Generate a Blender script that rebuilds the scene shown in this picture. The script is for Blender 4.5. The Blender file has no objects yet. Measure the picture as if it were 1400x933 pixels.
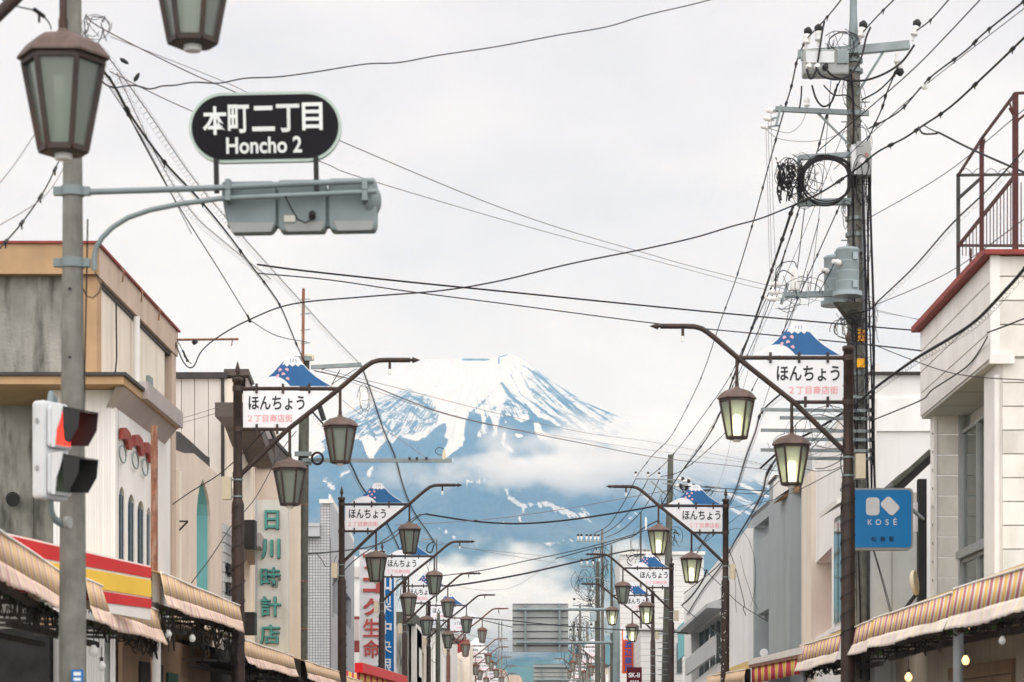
import bpy, bmesh, math, random
import numpy as np
from mathutils import Vector, Matrix
random.seed(7)
D = bpy.data
SC = bpy.context.scene
COL = SC.collection
PI = math.pi

# ---------------------------------------------------------------- camera
F = 3305.0                 # focal length in photograph pixels (85 mm)
CX, CY = 745.0, 1000.0     # where the level street vanishes in the photograph
EYE = 1.6
cam = D.cameras.new('camera'); camo = D.objects.new('camera', cam); COL.objects.link(camo)
cam.lens = 85.0; cam.sensor_width = 36.0
camo.location = (0, 0, EYE); camo.rotation_euler = (math.radians(90), 0, 0)
cam.shift_x = -45.0 / 1400.0; cam.shift_y = 533.5 / 1400.0
cam.clip_start = 0.1; cam.clip_end = 60000
cam.dof.use_dof = True; cam.dof.focus_distance = 85.0; cam.dof.aperture_fstop = 4.5
SC.camera = camo

# ---------------------------------------------------------------- light
W = D.worlds.new('World'); SC.world = W; W.use_nodes = True
nt = W.node_tree; nt.nodes.clear()
def N(t, tree=None, **kw):
    n = (tree or nt).nodes.new(t)
    for k, v in kw.items(): setattr(n, k, v)
    return n
SUN_EL, SUN_ROT = 58.0, 176.0
out = N('ShaderNodeOutputWorld'); bg = N('ShaderNodeBackground'); bg.inputs[1].default_value = 1.0
sky = N('ShaderNodeTexSky'); sky.sky_type = 'NISHITA'; sky.sun_disc = False
sky.sun_elevation = math.radians(SUN_EL); sky.sun_rotation = math.radians(SUN_ROT); sky.altitude = 800
sm = N('ShaderNodeVectorMath', operation='SCALE'); sm.inputs['Scale'].default_value = 0.10
nt.links.new(sky.outputs[0], sm.inputs[0])
tc = N('ShaderNodeTexCoord'); mp = N('ShaderNodeMapping'); mp.inputs['Scale'].default_value = (1, 1, 2.6)
nt.links.new(tc.outputs['Generated'], mp.inputs[0])
n1 = N('ShaderNodeTexNoise'); n1.inputs['Scale'].default_value = 5.5; n1.inputs['Detail'].default_value = 7; n1.inputs['Roughness'].default_value = .55; n1.inputs['Distortion'].default_value = .35
nt.links.new(mp.outputs[0], n1.inputs[0])
cr = N('ShaderNodeValToRGB')
cr.color_ramp.elements[0].position = .32; cr.color_ramp.elements[0].color = (.735, .70, .72, 1)
cr.color_ramp.elements[1].position = .62; cr.color_ramp.elements[1].color = (.91, .86, .855, 1)
e = cr.color_ramp.elements.new(.48); e.color = (.825, .78, .78, 1)
nt.links.new(n1.outputs[0], cr.inputs[0])
mx = N('ShaderNodeMixRGB'); mx.inputs[0].default_value = .96        # almost complete cloud cover
nt.links.new(sm.outputs[0], mx.inputs[1]); nt.links.new(cr.outputs[0], mx.inputs[2])
nt.links.new(mx.outputs[0], bg.inputs[0]); nt.links.new(bg.outputs[0], out.inputs[0])

sun = D.lights.new('sun', 'SUN'); suno = D.objects.new('sun', sun); COL.objects.link(suno)
sun.energy = 3.4; sun.angle = math.radians(135); sun.color = (1.0, .985, .965)
# the sun stands behind the camera, a little to the right
az = math.radians(SUN_ROT)
sd = Vector((math.sin(az) * math.cos(math.radians(SUN_EL)), math.cos(az) * math.cos(math.radians(SUN_EL)), math.sin(math.radians(SUN_EL))))
suno.rotation_euler = sd.to_track_quat('Z', 'Y').to_euler(); suno.location = (10, -20, 60)

SC.view_settings.view_transform = 'Standard'; SC.view_settings.look = 'None'
SC.view_settings.exposure = 0.16; SC.view_settings.gamma = 1.0
SC.render.engine = 'CYCLES'
SC.cycles.use_denoising = True
SC.cycles.max_bounces = 14; SC.cycles.transparent_max_bounces = 24
SC.cycles.volume_bounces = 14; SC.cycles.sample_clamp_indirect = 4

# ---------------------------------------------------------------- helpers
def at(px, py, Y):
    return Vector(((px - CX) * Y / F, Y, EYE + (CY - py) * Y / F))
def fx(px, Y): return (px - CX) * Y / F
def fz(py, Y): return EYE + (CY - py) * Y / F
def yx(px, X): return X * F / (px - CX)           # depth of the plane X at a column
def sidept(px, py, X):
    Y = yx(px, X); return (Y, fz(py, Y))

def tag(o, label=None, cat=None, group=None, kind=None):
    if label: o['label'] = label
    if cat: o['category'] = cat
    if group: o['group'] = group
    if kind: o['kind'] = kind
    return o
def thing(name, label, cat, loc=(0, 0, 0), rz=0, group=None):
    o = D.objects.new(name, None); COL.objects.link(o); o.empty_display_size = .2
    o.location = loc; o.rotation_euler = (0, 0, rz)
    return tag(o, label, cat, group)
def copy_tree(o, parent=None):
    c = o.copy(); COL.objects.link(c); c.parent = parent
    for ch in o.children: copy_tree(ch, c)
    return c

def basis(d):
    d = Vector(d).normalized()
    a = Vector((0, 0, 1)) if abs(d.z) < .9 else Vector((1, 0, 0))
    u = d.cross(a).normalized(); return u, d.cross(u).normalized()
class MB:
    def __init__(s): s.v = []; s.f = []; s.m = []; s.sm = []
    def add(s, vs, fs, m=0, smooth=False):
        b = len(s.v); s.v += [tuple(v) for v in vs]
        for f in fs: s.f.append(tuple(b + i for i in f)); s.m.append(m); s.sm.append(smooth)
        return s
    def box(s, x0, x1, y0, y1, z0, z1, m=0):
        if x0 > x1: x0, x1 = x1, x0
        if y0 > y1: y0, y1 = y1, y0
        if z0 > z1: z0, z1 = z1, z0
        v = [(x, y, z) for z in (z0, z1) for y in (y0, y1) for x in (x0, x1)]
        return s.add(v, [(0, 2, 3, 1), (4, 5, 7, 6), (0, 1, 5, 4), (2, 6, 7, 3), (0, 4, 6, 2), (1, 3, 7, 5)], m)
    def bar(s, p0, p1, w, h=None, m=0, up=None):
        p0, p1 = Vector(p0), Vector(p1); h = h or w
        d = (p1 - p0).normalized()
        if up: u = d.cross(Vector(up)).normalized(); t = u.cross(d).normalized()
        else: u, t = basis(d)
        v = [p + u * a * w / 2 + t * b * h / 2 for p in (p0, p1) for b in (-1, 1) for a in (-1, 1)]
        return s.add(v, [(0, 1, 3, 2), (4, 6, 7, 5), (0, 4, 5, 1), (2, 3, 7, 6), (0, 2, 6, 4), (1, 5, 7, 3)], m)
    def cyl(s, p0, p1, r0, r1=None, n=14, m=0, caps=True):
        p0, p1 = Vector(p0), Vector(p1); r1 = r0 if r1 is None else r1
        u, t = basis(p1 - p0)
        v = []
        for p, r in ((p0, r0), (p1, r1)):
            for k in range(n):
                a = 2 * PI * k / n; v.append(p + u * math.cos(a) * r + t * math.sin(a) * r)
        s.add(v, [(k, (k + 1) % n, n + (k + 1) % n, n + k) for k in range(n)], m, True)
        if caps: s.add(v, [tuple(range(n))[::-1], tuple(range(n, 2 * n))], m)
        return s
    def tube(s, pts, r, n=6, m=0):
        P = [Vector(p) for p in pts]; k = len(P)
        rr = r if hasattr(r, '__len__') else [r] * k
        d = (P[1] - P[0]).normalized(); u, t = basis(d); vs = []
        for i in range(k):
            if i: 
                nd = (P[min(i + 1, k - 1)] - P[i - 1]).normalized()
                u = (u - nd * u.dot(nd)); u = u.normalized() if u.length > 1e-6 else basis(nd)[0]
                t = nd.cross(u)
            for j in range(n):
                a = 2 * PI * j / n; vs.append(P[i] + u * math.cos(a) * rr[i] + t * math.sin(a) * rr[i])
        fs = [(i * n + j, i * n + (j + 1) % n, (i + 1) * n + (j + 1) % n, (i + 1) * n + j) for i in range(k - 1) for j in range(n)]
        s.add(vs, fs, m, True)
        s.add(vs, [tuple(range(n))[::-1], tuple(range((k - 1) * n, k * n))], m)
        return s
    def lathe(s, c, prof, n=14, m=0, rot=0, smooth=True, axis=(0, 0, 1), caps=True):
        c = Vector(c); vs = []; ax = Vector(axis).normalized()
        if abs(ax.z) > .99: u, t = Vector((1, 0, 0)), Vector((0, 1, 0))
        else: u, t = basis(ax)
        for r, z in prof:
            for k in range(n):
                a = 2 * PI * k / n + rot
                vs.append(c + ax * z + u * r * math.cos(a) + t * r * math.sin(a))
        L = len(prof)
        s.add(vs, [(i * n + k, i * n + (k + 1) % n, (i + 1) * n + (k + 1) % n, (i + 1) * n + k) for i in range(L - 1) for k in range(n)], m, smooth)
        if caps: s.add(vs, [tuple(range(n))[::-1], tuple(range((L - 1) * n, L * n))], m)
        return s
    def prism(s, poly, off, m=0):
        P = [Vector(p) for p in poly]; o = Vector(off); n = len(P)
        s.add(P + [p + o for p in P], [tuple(range(n)), tuple(range(n, 2 * n))[::-1]] + [(i, n + i, n + (i + 1) % n, (i + 1) % n) for i in range(n)], m)
        return s
    def build(s, name, mats, parent=None, kind=None, fix=True):
        me = D.meshes.new(name); me.from_pydata([tuple(v) for v in s.v], [], s.f)
        if not isinstance(mats, (list, tuple)): mats = [mats]
        for m in mats: me.materials.append(m)
        me.polygons.foreach_set('material_index', s.m); me.polygons.foreach_set('use_smooth', s.sm)
        if fix:
            bm = bmesh.new(); bm.from_mesh(me)
            bmesh.ops.recalc_face_normals(bm, faces=bm.faces); bm.to_mesh(me); bm.free()
        me.update()
        o = D.objects.new(name, me); COL.objects.link(o)
        if parent: o.parent = parent
        if kind: o['kind'] = kind
        return o

def curve_mesh(splines, extrude, name='plate'):
    cu = D.curves.new(name, 'CURVE'); cu.dimensions = '2D'; cu.fill_mode = 'BOTH'; cu.extrude = extrude
    for sp in splines:
        s = cu.splines.new('POLY'); s.points.add(len(sp) - 1)
        for i, (x, y) in enumerate(sp): s.points[i].co = (x, y, 0, 1)
        s.use_cyclic_u = True
    o = D.objects.new(name, cu); COL.objects.link(o)
    bpy.context.view_layer.update()
    me = D.meshes.new_from_object(o.evaluated_get(bpy.context.evaluated_depsgraph_get()))
    D.objects.remove(o); D.curves.remove(cu)
    return me
def plate(name, outer, holes, thick, fn, mat, parent=None, kind=None):
    """a wall plate with real openings; outer/holes in (u, z); fn maps (u, z, n) to a point, n from 0 (front) to thick (back)"""
    me = curve_mesh([outer] + holes, thick / 2, name)
    for v in me.vertices:
        u, z, n = v.co; v.co = fn(u, z, thick / 2 - n)
    me.materials.clear(); me.materials.append(mat)
    bm = bmesh.new(); bm.from_mesh(me); bmesh.ops.recalc_face_normals(bm, faces=bm.faces); bm.to_mesh(me); bm.free()
    for p in me.polygons: p.use_smooth = False
    o = D.objects.new(name, me); COL.objects.link(o); o.parent = parent
    if kind: o['kind'] = kind
    return o

_txt = {}
def glyphs(text, extrude=.02, bold=0.0, font=None):
    k = (text, extrude, bold)
    if k in _txt: return _txt[k]
    cu = D.curves.new('letters', 'FONT'); cu.body = text; cu.size = 1; cu.offset = bold; cu.extrude = extrude; cu.resolution_u = 3
    o = D.objects.new('letters', cu); COL.objects.link(o); bpy.context.view_layer.update()
    me = D.meshes.new_from_object(o.evaluated_get(bpy.context.evaluated_depsgraph_get()))
    D.objects.remove(o); D.curves.remove(cu)
    V = [v.co.copy() for v in me.vertices]; Fc = [tuple(p.vertices) for p in me.polygons]; D.meshes.remove(me)
    xs = [v.x for v in V]; ys = [v.y for v in V]
    _txt[k] = (V, Fc, min(xs), max(xs), min(ys), max(ys)); return _txt[k]
def text_mb(mb, text, x0, x1, z0, z1, y, depth=.006, bold=0.0, m=0, fn=None):
    """letters filling the box x0..x1, z0..z1, front face at y-depth; fn remaps a point"""
    V, Fc, a, b, c, d = glyphs(text, .02, bold)
    vs = []
    for v in V:
        p = (x0 + (v.x - a) / (b - a) * (x1 - x0), y - (v.z + .02) / .04 * depth, z0 + (v.y - c) / (d - c) * (z1 - z0))
        vs.append(fn(*p) if fn else p)
    mb.add(vs, Fc, m); return mb
def text(name, s, x0, x1, z0, z1, y, mat, parent, depth=.006, bold=0.0, fn=None):
    mb = MB(); text_mb(mb, s, x0, x1, z0, z1, y, depth, bold, 0, fn)
    return mb.build(name, mat, parent, fix=False)

# ---------------------------------------------------------------- materials
def newmat(name):
    m = D.materials.new(name); m.use_nodes = True
    return m, m.node_tree, m.node_tree.nodes['Principled BSDF']
def mat(name, col, rough=.6, metal=0.0, var=.12, scale=3.0, stain=0.0, stain_col=None, bump=.0, bscale=40, spots=None, streak=(1, 1, .12), spec=.22):
    m, t, b = newmat(name); L = t.links.new
    b.inputs['Roughness'].default_value = rough; b.inputs['Metallic'].default_value = metal
    b.inputs['Specular IOR Level'].default_value = spec
    tcn = N('ShaderNodeTexCoord', t); oi = N('ShaderNodeObjectInfo', t)
    off = N('ShaderNodeVectorMath', t, operation='SCALE'); off.inputs[0].default_value = (37, 23, 11); L(oi.outputs['Random'], off.inputs['Scale'])
    co = N('ShaderNodeVectorMath', t, operation='ADD'); L(tcn.outputs['Object'], co.inputs[0]); L(off.outputs[0], co.inputs[1])
    n = N('ShaderNodeTexNoise', t); n.inputs['Scale'].default_value = scale; n.inputs['Detail'].default_value = 6
    L(co.outputs[0], n.inputs[0])
    r = N('ShaderNodeValToRGB', t); r.color_ramp.elements[0].position = .3; r.color_ramp.elements[1].position = .7
    r.color_ramp.elements[0].color = (*[c * (1 - var) for c in col], 1); r.color_ramp.elements[1].color = (*[min(1, c * (1 + var)) for c in col], 1)
    L(n.outputs[0], r.inputs[0]); last = r.outputs[0]
    if stain:
        mpn = N('ShaderNodeMapping', t); mpn.inputs['Scale'].default_value = streak; L(co.outputs[0], mpn.inputs[0])
        n2 = N('ShaderNodeTexNoise', t); n2.inputs['Scale'].default_value = scale * 1.7; n2.inputs['Detail'].default_value = 8; n2.inputs['Roughness'].default_value = .62
        L(mpn.outputs[0], n2.inputs[0])
        r2 = N('ShaderNodeValToRGB', t); r2.color_ramp.elements[0].position = .46; r2.color_ramp.elements[1].position = .68
        r2.color_ramp.elements[0].color = (0, 0, 0, 1); r2.color_ramp.elements[1].color = (stain, stain, stain, 1)
        L(n2.outputs[0], r2.inputs[0])
        mixn = N('ShaderNodeMixRGB', t); L(r2.outputs[0], mixn.inputs[0]); L(last, mixn.inputs[1])
        mixn.inputs[2].default_value = (*(stain_col or tuple(c * .35 for c in col)), 1); last = mixn.outputs[0]
    rv = N('ShaderNodeMapRange', t); L(oi.outputs['Random'], rv.inputs[0]); rv.inputs[3].default_value = .93; rv.inputs[4].default_value = 1.05
    vs_ = N('ShaderNodeVectorMath', t, operation='SCALE'); L(last, vs_.inputs[0]); L(rv.outputs[0], vs_.inputs['Scale'])
    L(vs_.outputs[0], b.inputs['Base Color'])
    if bump:
        n3 = N('ShaderNodeTexNoise', t); n3.inputs['Scale'].default_value = bscale; n3.inputs['Detail'].default_value = 4; L(tcn.outputs['Object'], n3.inputs[0])
        bp = N('ShaderNodeBump', t); bp.inputs['Strength'].default_value = bump; bp.inputs['Distance'].default_value = .02
        L(n3.outputs[0], bp.inputs['Height']); L(bp.outputs[0], b.inputs['Normal'])
    return m
def emis(name, col, strength):
    m, t, b = newmat(name); b.inputs['Base Color'].default_value = (*col, 1)
    b.inputs['Emission Color'].default_value = (*col, 1); b.inputs['Emission Strength'].default_value = strength
    return m
def glassmat(name, tint, body, solid=.55, rough=.15):
    m, t, b = newmat(name); L = t.links.new; t.nodes.remove(b)
    o = t.nodes['Material Output']
    tr = N('ShaderNodeBsdfTransparent', t); tr.inputs[0].default_value = (*tint, 1)
    df = N('ShaderNodeBsdfDiffuse', t); df.inputs[0].default_value = (*body, 1)
    tl = N('ShaderNodeBsdfTranslucent', t); tl.inputs[0].default_value = (*body, 1)
    gl = N('ShaderNodeBsdfGlossy', t); gl.inputs['Roughness'].default_value = rough; gl.inputs[0].default_value = (.9, .95, .93, 1)
    a = N('ShaderNodeMixShader', t); a.inputs[0].default_value = .5; L(df.outputs[0], a.inputs[1]); L(tl.outputs[0], a.inputs[2])
    c = N('ShaderNodeMixShader', t); c.inputs[0].default_value = solid; L(tr.outputs[0], c.inputs[1]); L(a.outputs[0], c.inputs[2])
    fr = N('ShaderNodeFresnel', t); fr.inputs[0].default_value = 1.5
    g = N('ShaderNodeMixShader', t); L(fr.outputs[0], g.inputs[0]); L(c.outputs[0], g.inputs[1]); L(gl.outputs[0], g.inputs[2])
    L(g.outputs[0], o.inputs[0]); return m

M = {}
M['brown'] = mat('brown_paint', (.050, .038, .034), .48, .1, .22, 9, .55, (.10, .045, .028), .12, 60)
M['redbrown'] = mat('faded_brown_paint', (.16, .075, .055), .55, .1, .22, 9, .5, (.22, .09, .05), .1, 60)
M['cap'] = mat('lantern_cap_paint', (.15, .105, .09), .5, .1, .2, 8, .5, (.09, .06, .045), .1, 50)
M['pane'] = glassmat('lantern_glass', (.80, .84, .79), (.58, .63, .56), .38)
M['paneclear'] = glassmat('pale_lantern_glass', (.80, .84, .80), (.62, .66, .60), .55)
M['tube'] = mat('lamp_tube_glass', (.80, .84, .80), .3, 0, .05)
M['tubelit'] = emis('lit_lamp_tube', (1.0, .92, .66), 8.0)
M['panelit'] = glassmat('lit_lantern_glass', (.90, .93, .86), (.84, .88, .74), .45)
M['white'] = mat('white_sign_face', (.80, .80, .82), .35, 0, .04, 4, .12, (.5, .5, .5))
M['blackink'] = mat('black_print', (.02, .02, .022), .4, 0, .1)
M['pinkink'] = mat('pink_print', (.80, .33, .36), .4, 0, .1)
M['petal'] = mat('petal_pink', (.86, .46, .53), .4, 0, .05)
M['fujiblue'] = mat('emblem_blue', (.025, .12, .30), .35, 0, .08)
M['cream'] = mat('cream_plastic', (.66, .58, .43), .5, 0, .08, 6, .3, (.4, .33, .22))
M['steel'] = mat('galvanised_steel', (.24, .28, .285), .55, .3, .15, 6, .4, (.25, .26, .25))
M['bluegrey'] = mat('bluegrey_paint', (.22, .265, .27), .5, .2, .1, 5, .3, (.25, .3, .32))
M['concrete'] = mat('pole_concrete', (.20, .195, .175), .85, 0, .22, 7, .6, (.12, .115, .10), .2, 50)
M['darkpole'] = mat('weathered_dark_pole', (.11, .11, .09), .85, 0, .2, 7, .5, (.06, .06, .05), .2, 50)
M['rust'] = mat('rusty_steel', (.24, .10, .06), .7, .2, .3, 12, .7, (.45, .36, .28), .2, 60)
M['redrail'] = mat('red_rust_rail', (.085, .03, .028), .6, .1, .25, 8, .4, (.08, .03, .03))
M['cable'] = mat('black_cable', (.02, .018, .02), .6, 0, .1)
M['thinwire'] = mat('thin_grey_wire', (.20, .17, .18), .5, 0, .1)
M['porcelain'] = mat('porcelain', (.78, .76, .74), .25, 0, .04)
M['darkrubber'] = mat('dark_rubber', (.03, .03, .03), .6, 0, .1)
M['sagegrey'] = mat('equipment_grey', (.33, .34, .33), .5, .1, .06, 5, .3, (.3, .3, .28))
M['transformer'] = mat('transformer_grey', (.31, .37, .39), .45, .15, .06, 5, .25, (.28, .31, .32))
M['yellowband'] = mat('orange_plate', (.85, .42, .03), .5, 0, .06)
M['signblack'] = mat('sign_black_face', (.012, .011, .013), .3, 0, .2, 2)
M['signblack'].node_tree.nodes['Principled BSDF'].inputs['Specular IOR Level'].default_value = .1
M['signrim'] = mat('sign_rim', (.42, .50, .46), .4, .3, .08)
M['signtext'] = mat('sign_white_text', (.74, .76, .74), .5, 0, .05)
M['signalwhite'] = mat('signal_housing', (.66, .68, .70), .4, 0, .06, 6, .3, (.45, .45, .45))
M['signallens'] = mat('dark_lens', (.10, .12, .09), .2, 0, .1)
M['red_lit'] = emis('red_signal_light', (1.0, .05, .03), 1.5)
M['glass'] = mat('window_glass', (.10, .12, .12), .06, 0, .1)
M['curtain'] = mat('curtain_fabric', (.74, .77, .71), .9, 0, .2, 14, .5, (.32, .36, .32), .0, 30, streak=(1, 1, .03))
M['blueglass'] = mat('blue_window_glass', (.008, .035, .07), .5, 0, .5, 5)
M['blueglass'].node_tree.nodes['Principled BSDF'].inputs['Specular IOR Level'].default_value = .15
M['dark'] = mat('plain_dark', (.035, .032, .03), .9, 0, .3, 4)  # near-black for interiors and grilles, also canopy shade put into a shop front
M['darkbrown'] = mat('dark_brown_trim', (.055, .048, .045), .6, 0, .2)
M['alu'] = mat('aluminium_frame', (.38, .39, .38), .4, .5, .1)
# ---------------------------------------------------------------- ground, road, pavements
M['earth'] = mat('plain_ground', (.045, .075, .035), .95, 0, .4, .02)
M['asphalt'] = mat('asphalt', (.055, .055, .057), .9, 0, .2, 2.0, .4, (.035, .035, .035), .3, 120)
M['paving'] = mat('pavement', (.22, .21, .20), .9, 0, .15, 2.5, .4, (.13, .125, .12), .2, 80)
M['kerbstone'] = mat('kerb_stone', (.32, .31, .30), .85, 0, .1, 4)
M['linepaint'] = mat('road_line_paint', (.75, .75, .73), .7, 0, .1, 8, .4, (.3, .3, .3))
MB().box(-16000, 16000, -60, 31000, -.9, -.02).build('ground', M['earth'], kind='structure')
MB().box(-3.8, 3.6, -20, 420, -.02, 0).build('road', M['asphalt'], kind='structure')
for x0, x1 in ((-8.5, -3.95), (3.75, 8.5)):
    MB().box(x0, x1, -20, 420, -.02, .13).build('pavement', M['paving'], kind='structure')
for x0, x1 in ((-3.95, -3.8), (3.6, 3.75)):
    MB().box(x0, x1, -20, 420, -.02, .14).build('kerb', M['kerbstone'], kind='structure')
mb = MB()
for k in range(0, 60): mb.box(-.17, -.03, -10 + k * 7, -6 + k * 7, 0, .004)
for x in (-3.45, 3.2): mb.box(x, x + .12, -20, 420, 0, .004)
mb.build('road_marking', M['linepaint'], kind='structure')

# ---------------------------------------------------------------- the mountain
_rng = np.random.RandomState(5); _tab = _rng.rand(512, 512)
def vn(x, y):
    xi = np.floor(x).astype(int); yi = np.floor(y).astype(int); fx_ = x - xi; fy_ = y - yi
    sx = fx_ * fx_ * (3 - 2 * fx_); sy = fy_ * fy_ * (3 - 2 * fy_)
    g = lambda a, b: _tab[a % 512, b % 512]
    return (g(xi, yi) * (1 - sx) + g(xi + 1, yi) * sx) * (1 - sy) + (g(xi, yi + 1) * (1 - sx) + g(xi + 1, yi + 1) * sx) * sy
def fbm(x, y, o=4):
    s = 0; a = .5; t = 0
    for k in range(o): s = s + a * vn(x * 2 ** k + 17 * k, y * 2 ** k + 31 * k); t += a; a *= .5
    return s / t
MX, MY = fx(640, 16000), 16000.0
prof_r = [0, 380, 421, 615, 808, 1147, 1500, 1825, 2300, 3000, 4000, 5500, 7200, 9300, 11200]
prof_z = [2700, 2700, 2500, 2322, 2172, 2040, 1865, 1722, 1540, 1290, 980, 620, 330, 70, -12]
cap_x = [300, 480, 510, 535, 550, 565, 580, 600, 632, 640, 665, 672, 680, 686, 692, 697, 703, 708, 713, 722, 740, 760, 800, 840, 870, 1000, 1060]
cap_y = [700, 552, 527, 507, 498, 493, 492, 491, 490, 489.5, 490.5, 491, 487, 486, 484, 482.5, 486, 488, 491, 498, 511, 525, 550, 567, 581, 640, 668]
NT, NR = 1300, 520
th = np.concatenate([np.linspace(-120, 120, NT), np.linspace(122, 238, 60)]) * PI / 180      # 0 points at the camera
rr = np.concatenate([np.linspace(0, 380, 8)[:-1], 380 * (11200 / 380) ** np.linspace(0, 1, NR)])
TH, RR = np.meshgrid(th, rr, indexing='ij')
X = MX + RR * np.sin(TH); Y = MY - RR * np.cos(TH)
Z = np.interp(RR, prof_r, prof_z)
lr = np.log(RR + 300)
rid = fbm(TH * 9 + 40 + fbm(lr * 3, TH * 4) * .8, lr * 2.2, 5) - .5
gul = np.abs(fbm(TH * 26 + 90 + fbm(lr * 4, TH * 9) * .9, lr * 2.5 + 7, 4) - .5)
amp = np.clip((RR - 380) / 1500, 0, 1) * np.clip((11000 - RR) / 3500, 0, 1)
Z = Z + amp * (rid * 190 - gul * 130 + 25)
hills = fbm(X / 700 + 9, Y / 700, 5) - .5
Z = Z + hills * 170 * np.clip((RR - 4500) / 3000, 0, 1) * np.clip((11200 - RR) / 2500, 0, 1)
PX = CX + X * F / Y
capz = EYE + (CY - np.interp(PX, cap_x, cap_y)) * Y / F
blend = np.clip((RR - 700) / 500, 0, 1)
Z = np.where(RR < 2600, np.minimum(Z, capz - fbm(TH * 60, lr * 8) * 9 * (1 - np.exp(-RR / 900))), Z)
PY = CY - (Z - EYE) * F / Y
# snow cover, surveyed as outlines on the mountain face
x0f, y0f, wf, hf = 250, 440, 900, 480
gy, gx = np.mgrid[y0f:y0f + hf, x0f:x0f + wf].astype(float)
def inpoly(poly):
    c = np.zeros(gx.shape, bool); n = len(poly)
    for i in range(n):
        xa, ya = poly[i]; xb, yb = poly[(i + 1) % n]
        if ya == yb: continue
        cond = ((ya > gy) != (yb > gy)) & (gx < (xb - xa) * (gy - ya) / (yb - ya) + xa)
        c ^= cond
    return c
def blur(a, k):
    for ax in (0, 1):
        p = np.pad(a, [(k, k) if i == ax else (0, 0) for i in range(2)], 'edge')
        cs = np.cumsum(p, ax); cs = np.concatenate([np.zeros_like(np.take(cs, [0], ax)), cs], ax)
        n = a.shape[ax]
        a = (np.take(cs, range(2 * k + 1, 2 * k + 1 + n), ax) - np.take(cs, range(0, n), ax)) / (2 * k + 1)
    return a
def strk(pts, w):
    m = np.full(gx.shape, 1e9)
    for (xa, ya), (xb, yb) in zip(pts[:-1], pts[1:]):
        dx, dy = xb - xa, yb - ya; t = np.clip(((gx - xa) * dx + (gy - ya) * dy) / (dx * dx + dy * dy), 0, 1)
        m = np.minimum(m, np.hypot(gx - xa - t * dx, gy - ya - t * dy))
    return np.clip(1 - m / w, 0, 1)
snowline = [(250, 640), (330, 640), (400, 640), (425, 628), (447, 616), (470, 606), (485, 600), (494, 603), (500, 618), (508, 636), (512, 622), (520, 612), (530, 600), (537, 607), (545, 596), (556, 600),
            (570, 604), (578, 600), (588, 592), (598, 584), (608, 578), (612, 588), (606, 598), (613, 601), (609, 612), (608, 628), (620, 618), (632, 610), (637, 598), (636, 584), (641, 572), (648, 564),
            (656, 566), (659, 580), (652, 596), (655, 600), (668, 590), (664, 575), (668, 568), (674, 580), (672, 598), (678, 600), (682, 582), (684, 570), (694, 576), (688, 590), (684, 606), (696, 618), (706, 618),
            (692, 606), (692, 596), (690, 578), (688, 570), (700, 570), (712, 578), (724, 574), (722, 562), (735, 570), (748, 575), (765, 586), (775, 592), (800, 600), (900, 624), (1000, 630), (1150, 630)]
S = np.where(inpoly([(250, 440)] + snowline + [(1150, 440)]), 1.0, 0.0)
S[inpoly([(730, 577), (738, 578), (742, 590), (758, 596), (748, 602), (736, 600), (731, 590)])] = 1
S[inpoly([(703, 592), (716, 595), (712, 600), (706, 598)])] = 1
S = blur(S, 1)
mott = blur(np.where(inpoly([(440, 590), (470, 560), (520, 540), (560, 530), (590, 540), (598, 560), (600, 580), (575, 596), (540, 600), (500, 600), (470, 606), (440, 625)]), 1.0, 0.0), 6)
mott2 = blur(np.where(inpoly([(690, 520), (706, 540), (725, 556), (730, 570), (700, 572), (685, 568), (690, 545)]), 1.0, 0.0), 3)
mott3 = blur(np.where(inpoly([(640, 560), (655, 545), (690, 560), (690, 625), (600, 640), (630, 610)]), 1.0, 0.0), 3)
S = S * 1.2 - .14
S = S - .55 * mott * np.clip(S, 0, 2) - .5 * mott2 * np.clip(S, 0, 2) - .45 * mott3 * np.clip(S, 0, 2) + .45 * mott * np.clip(1 - S, 0, 1)
S = S + .1 * mott3
right = blur(np.where(inpoly([(735, 500), (870, 578), (880, 600), (780, 600), (730, 560), (715, 520)]), 1.0, 0.0), 4)
S = S - .42 * right * S
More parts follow.
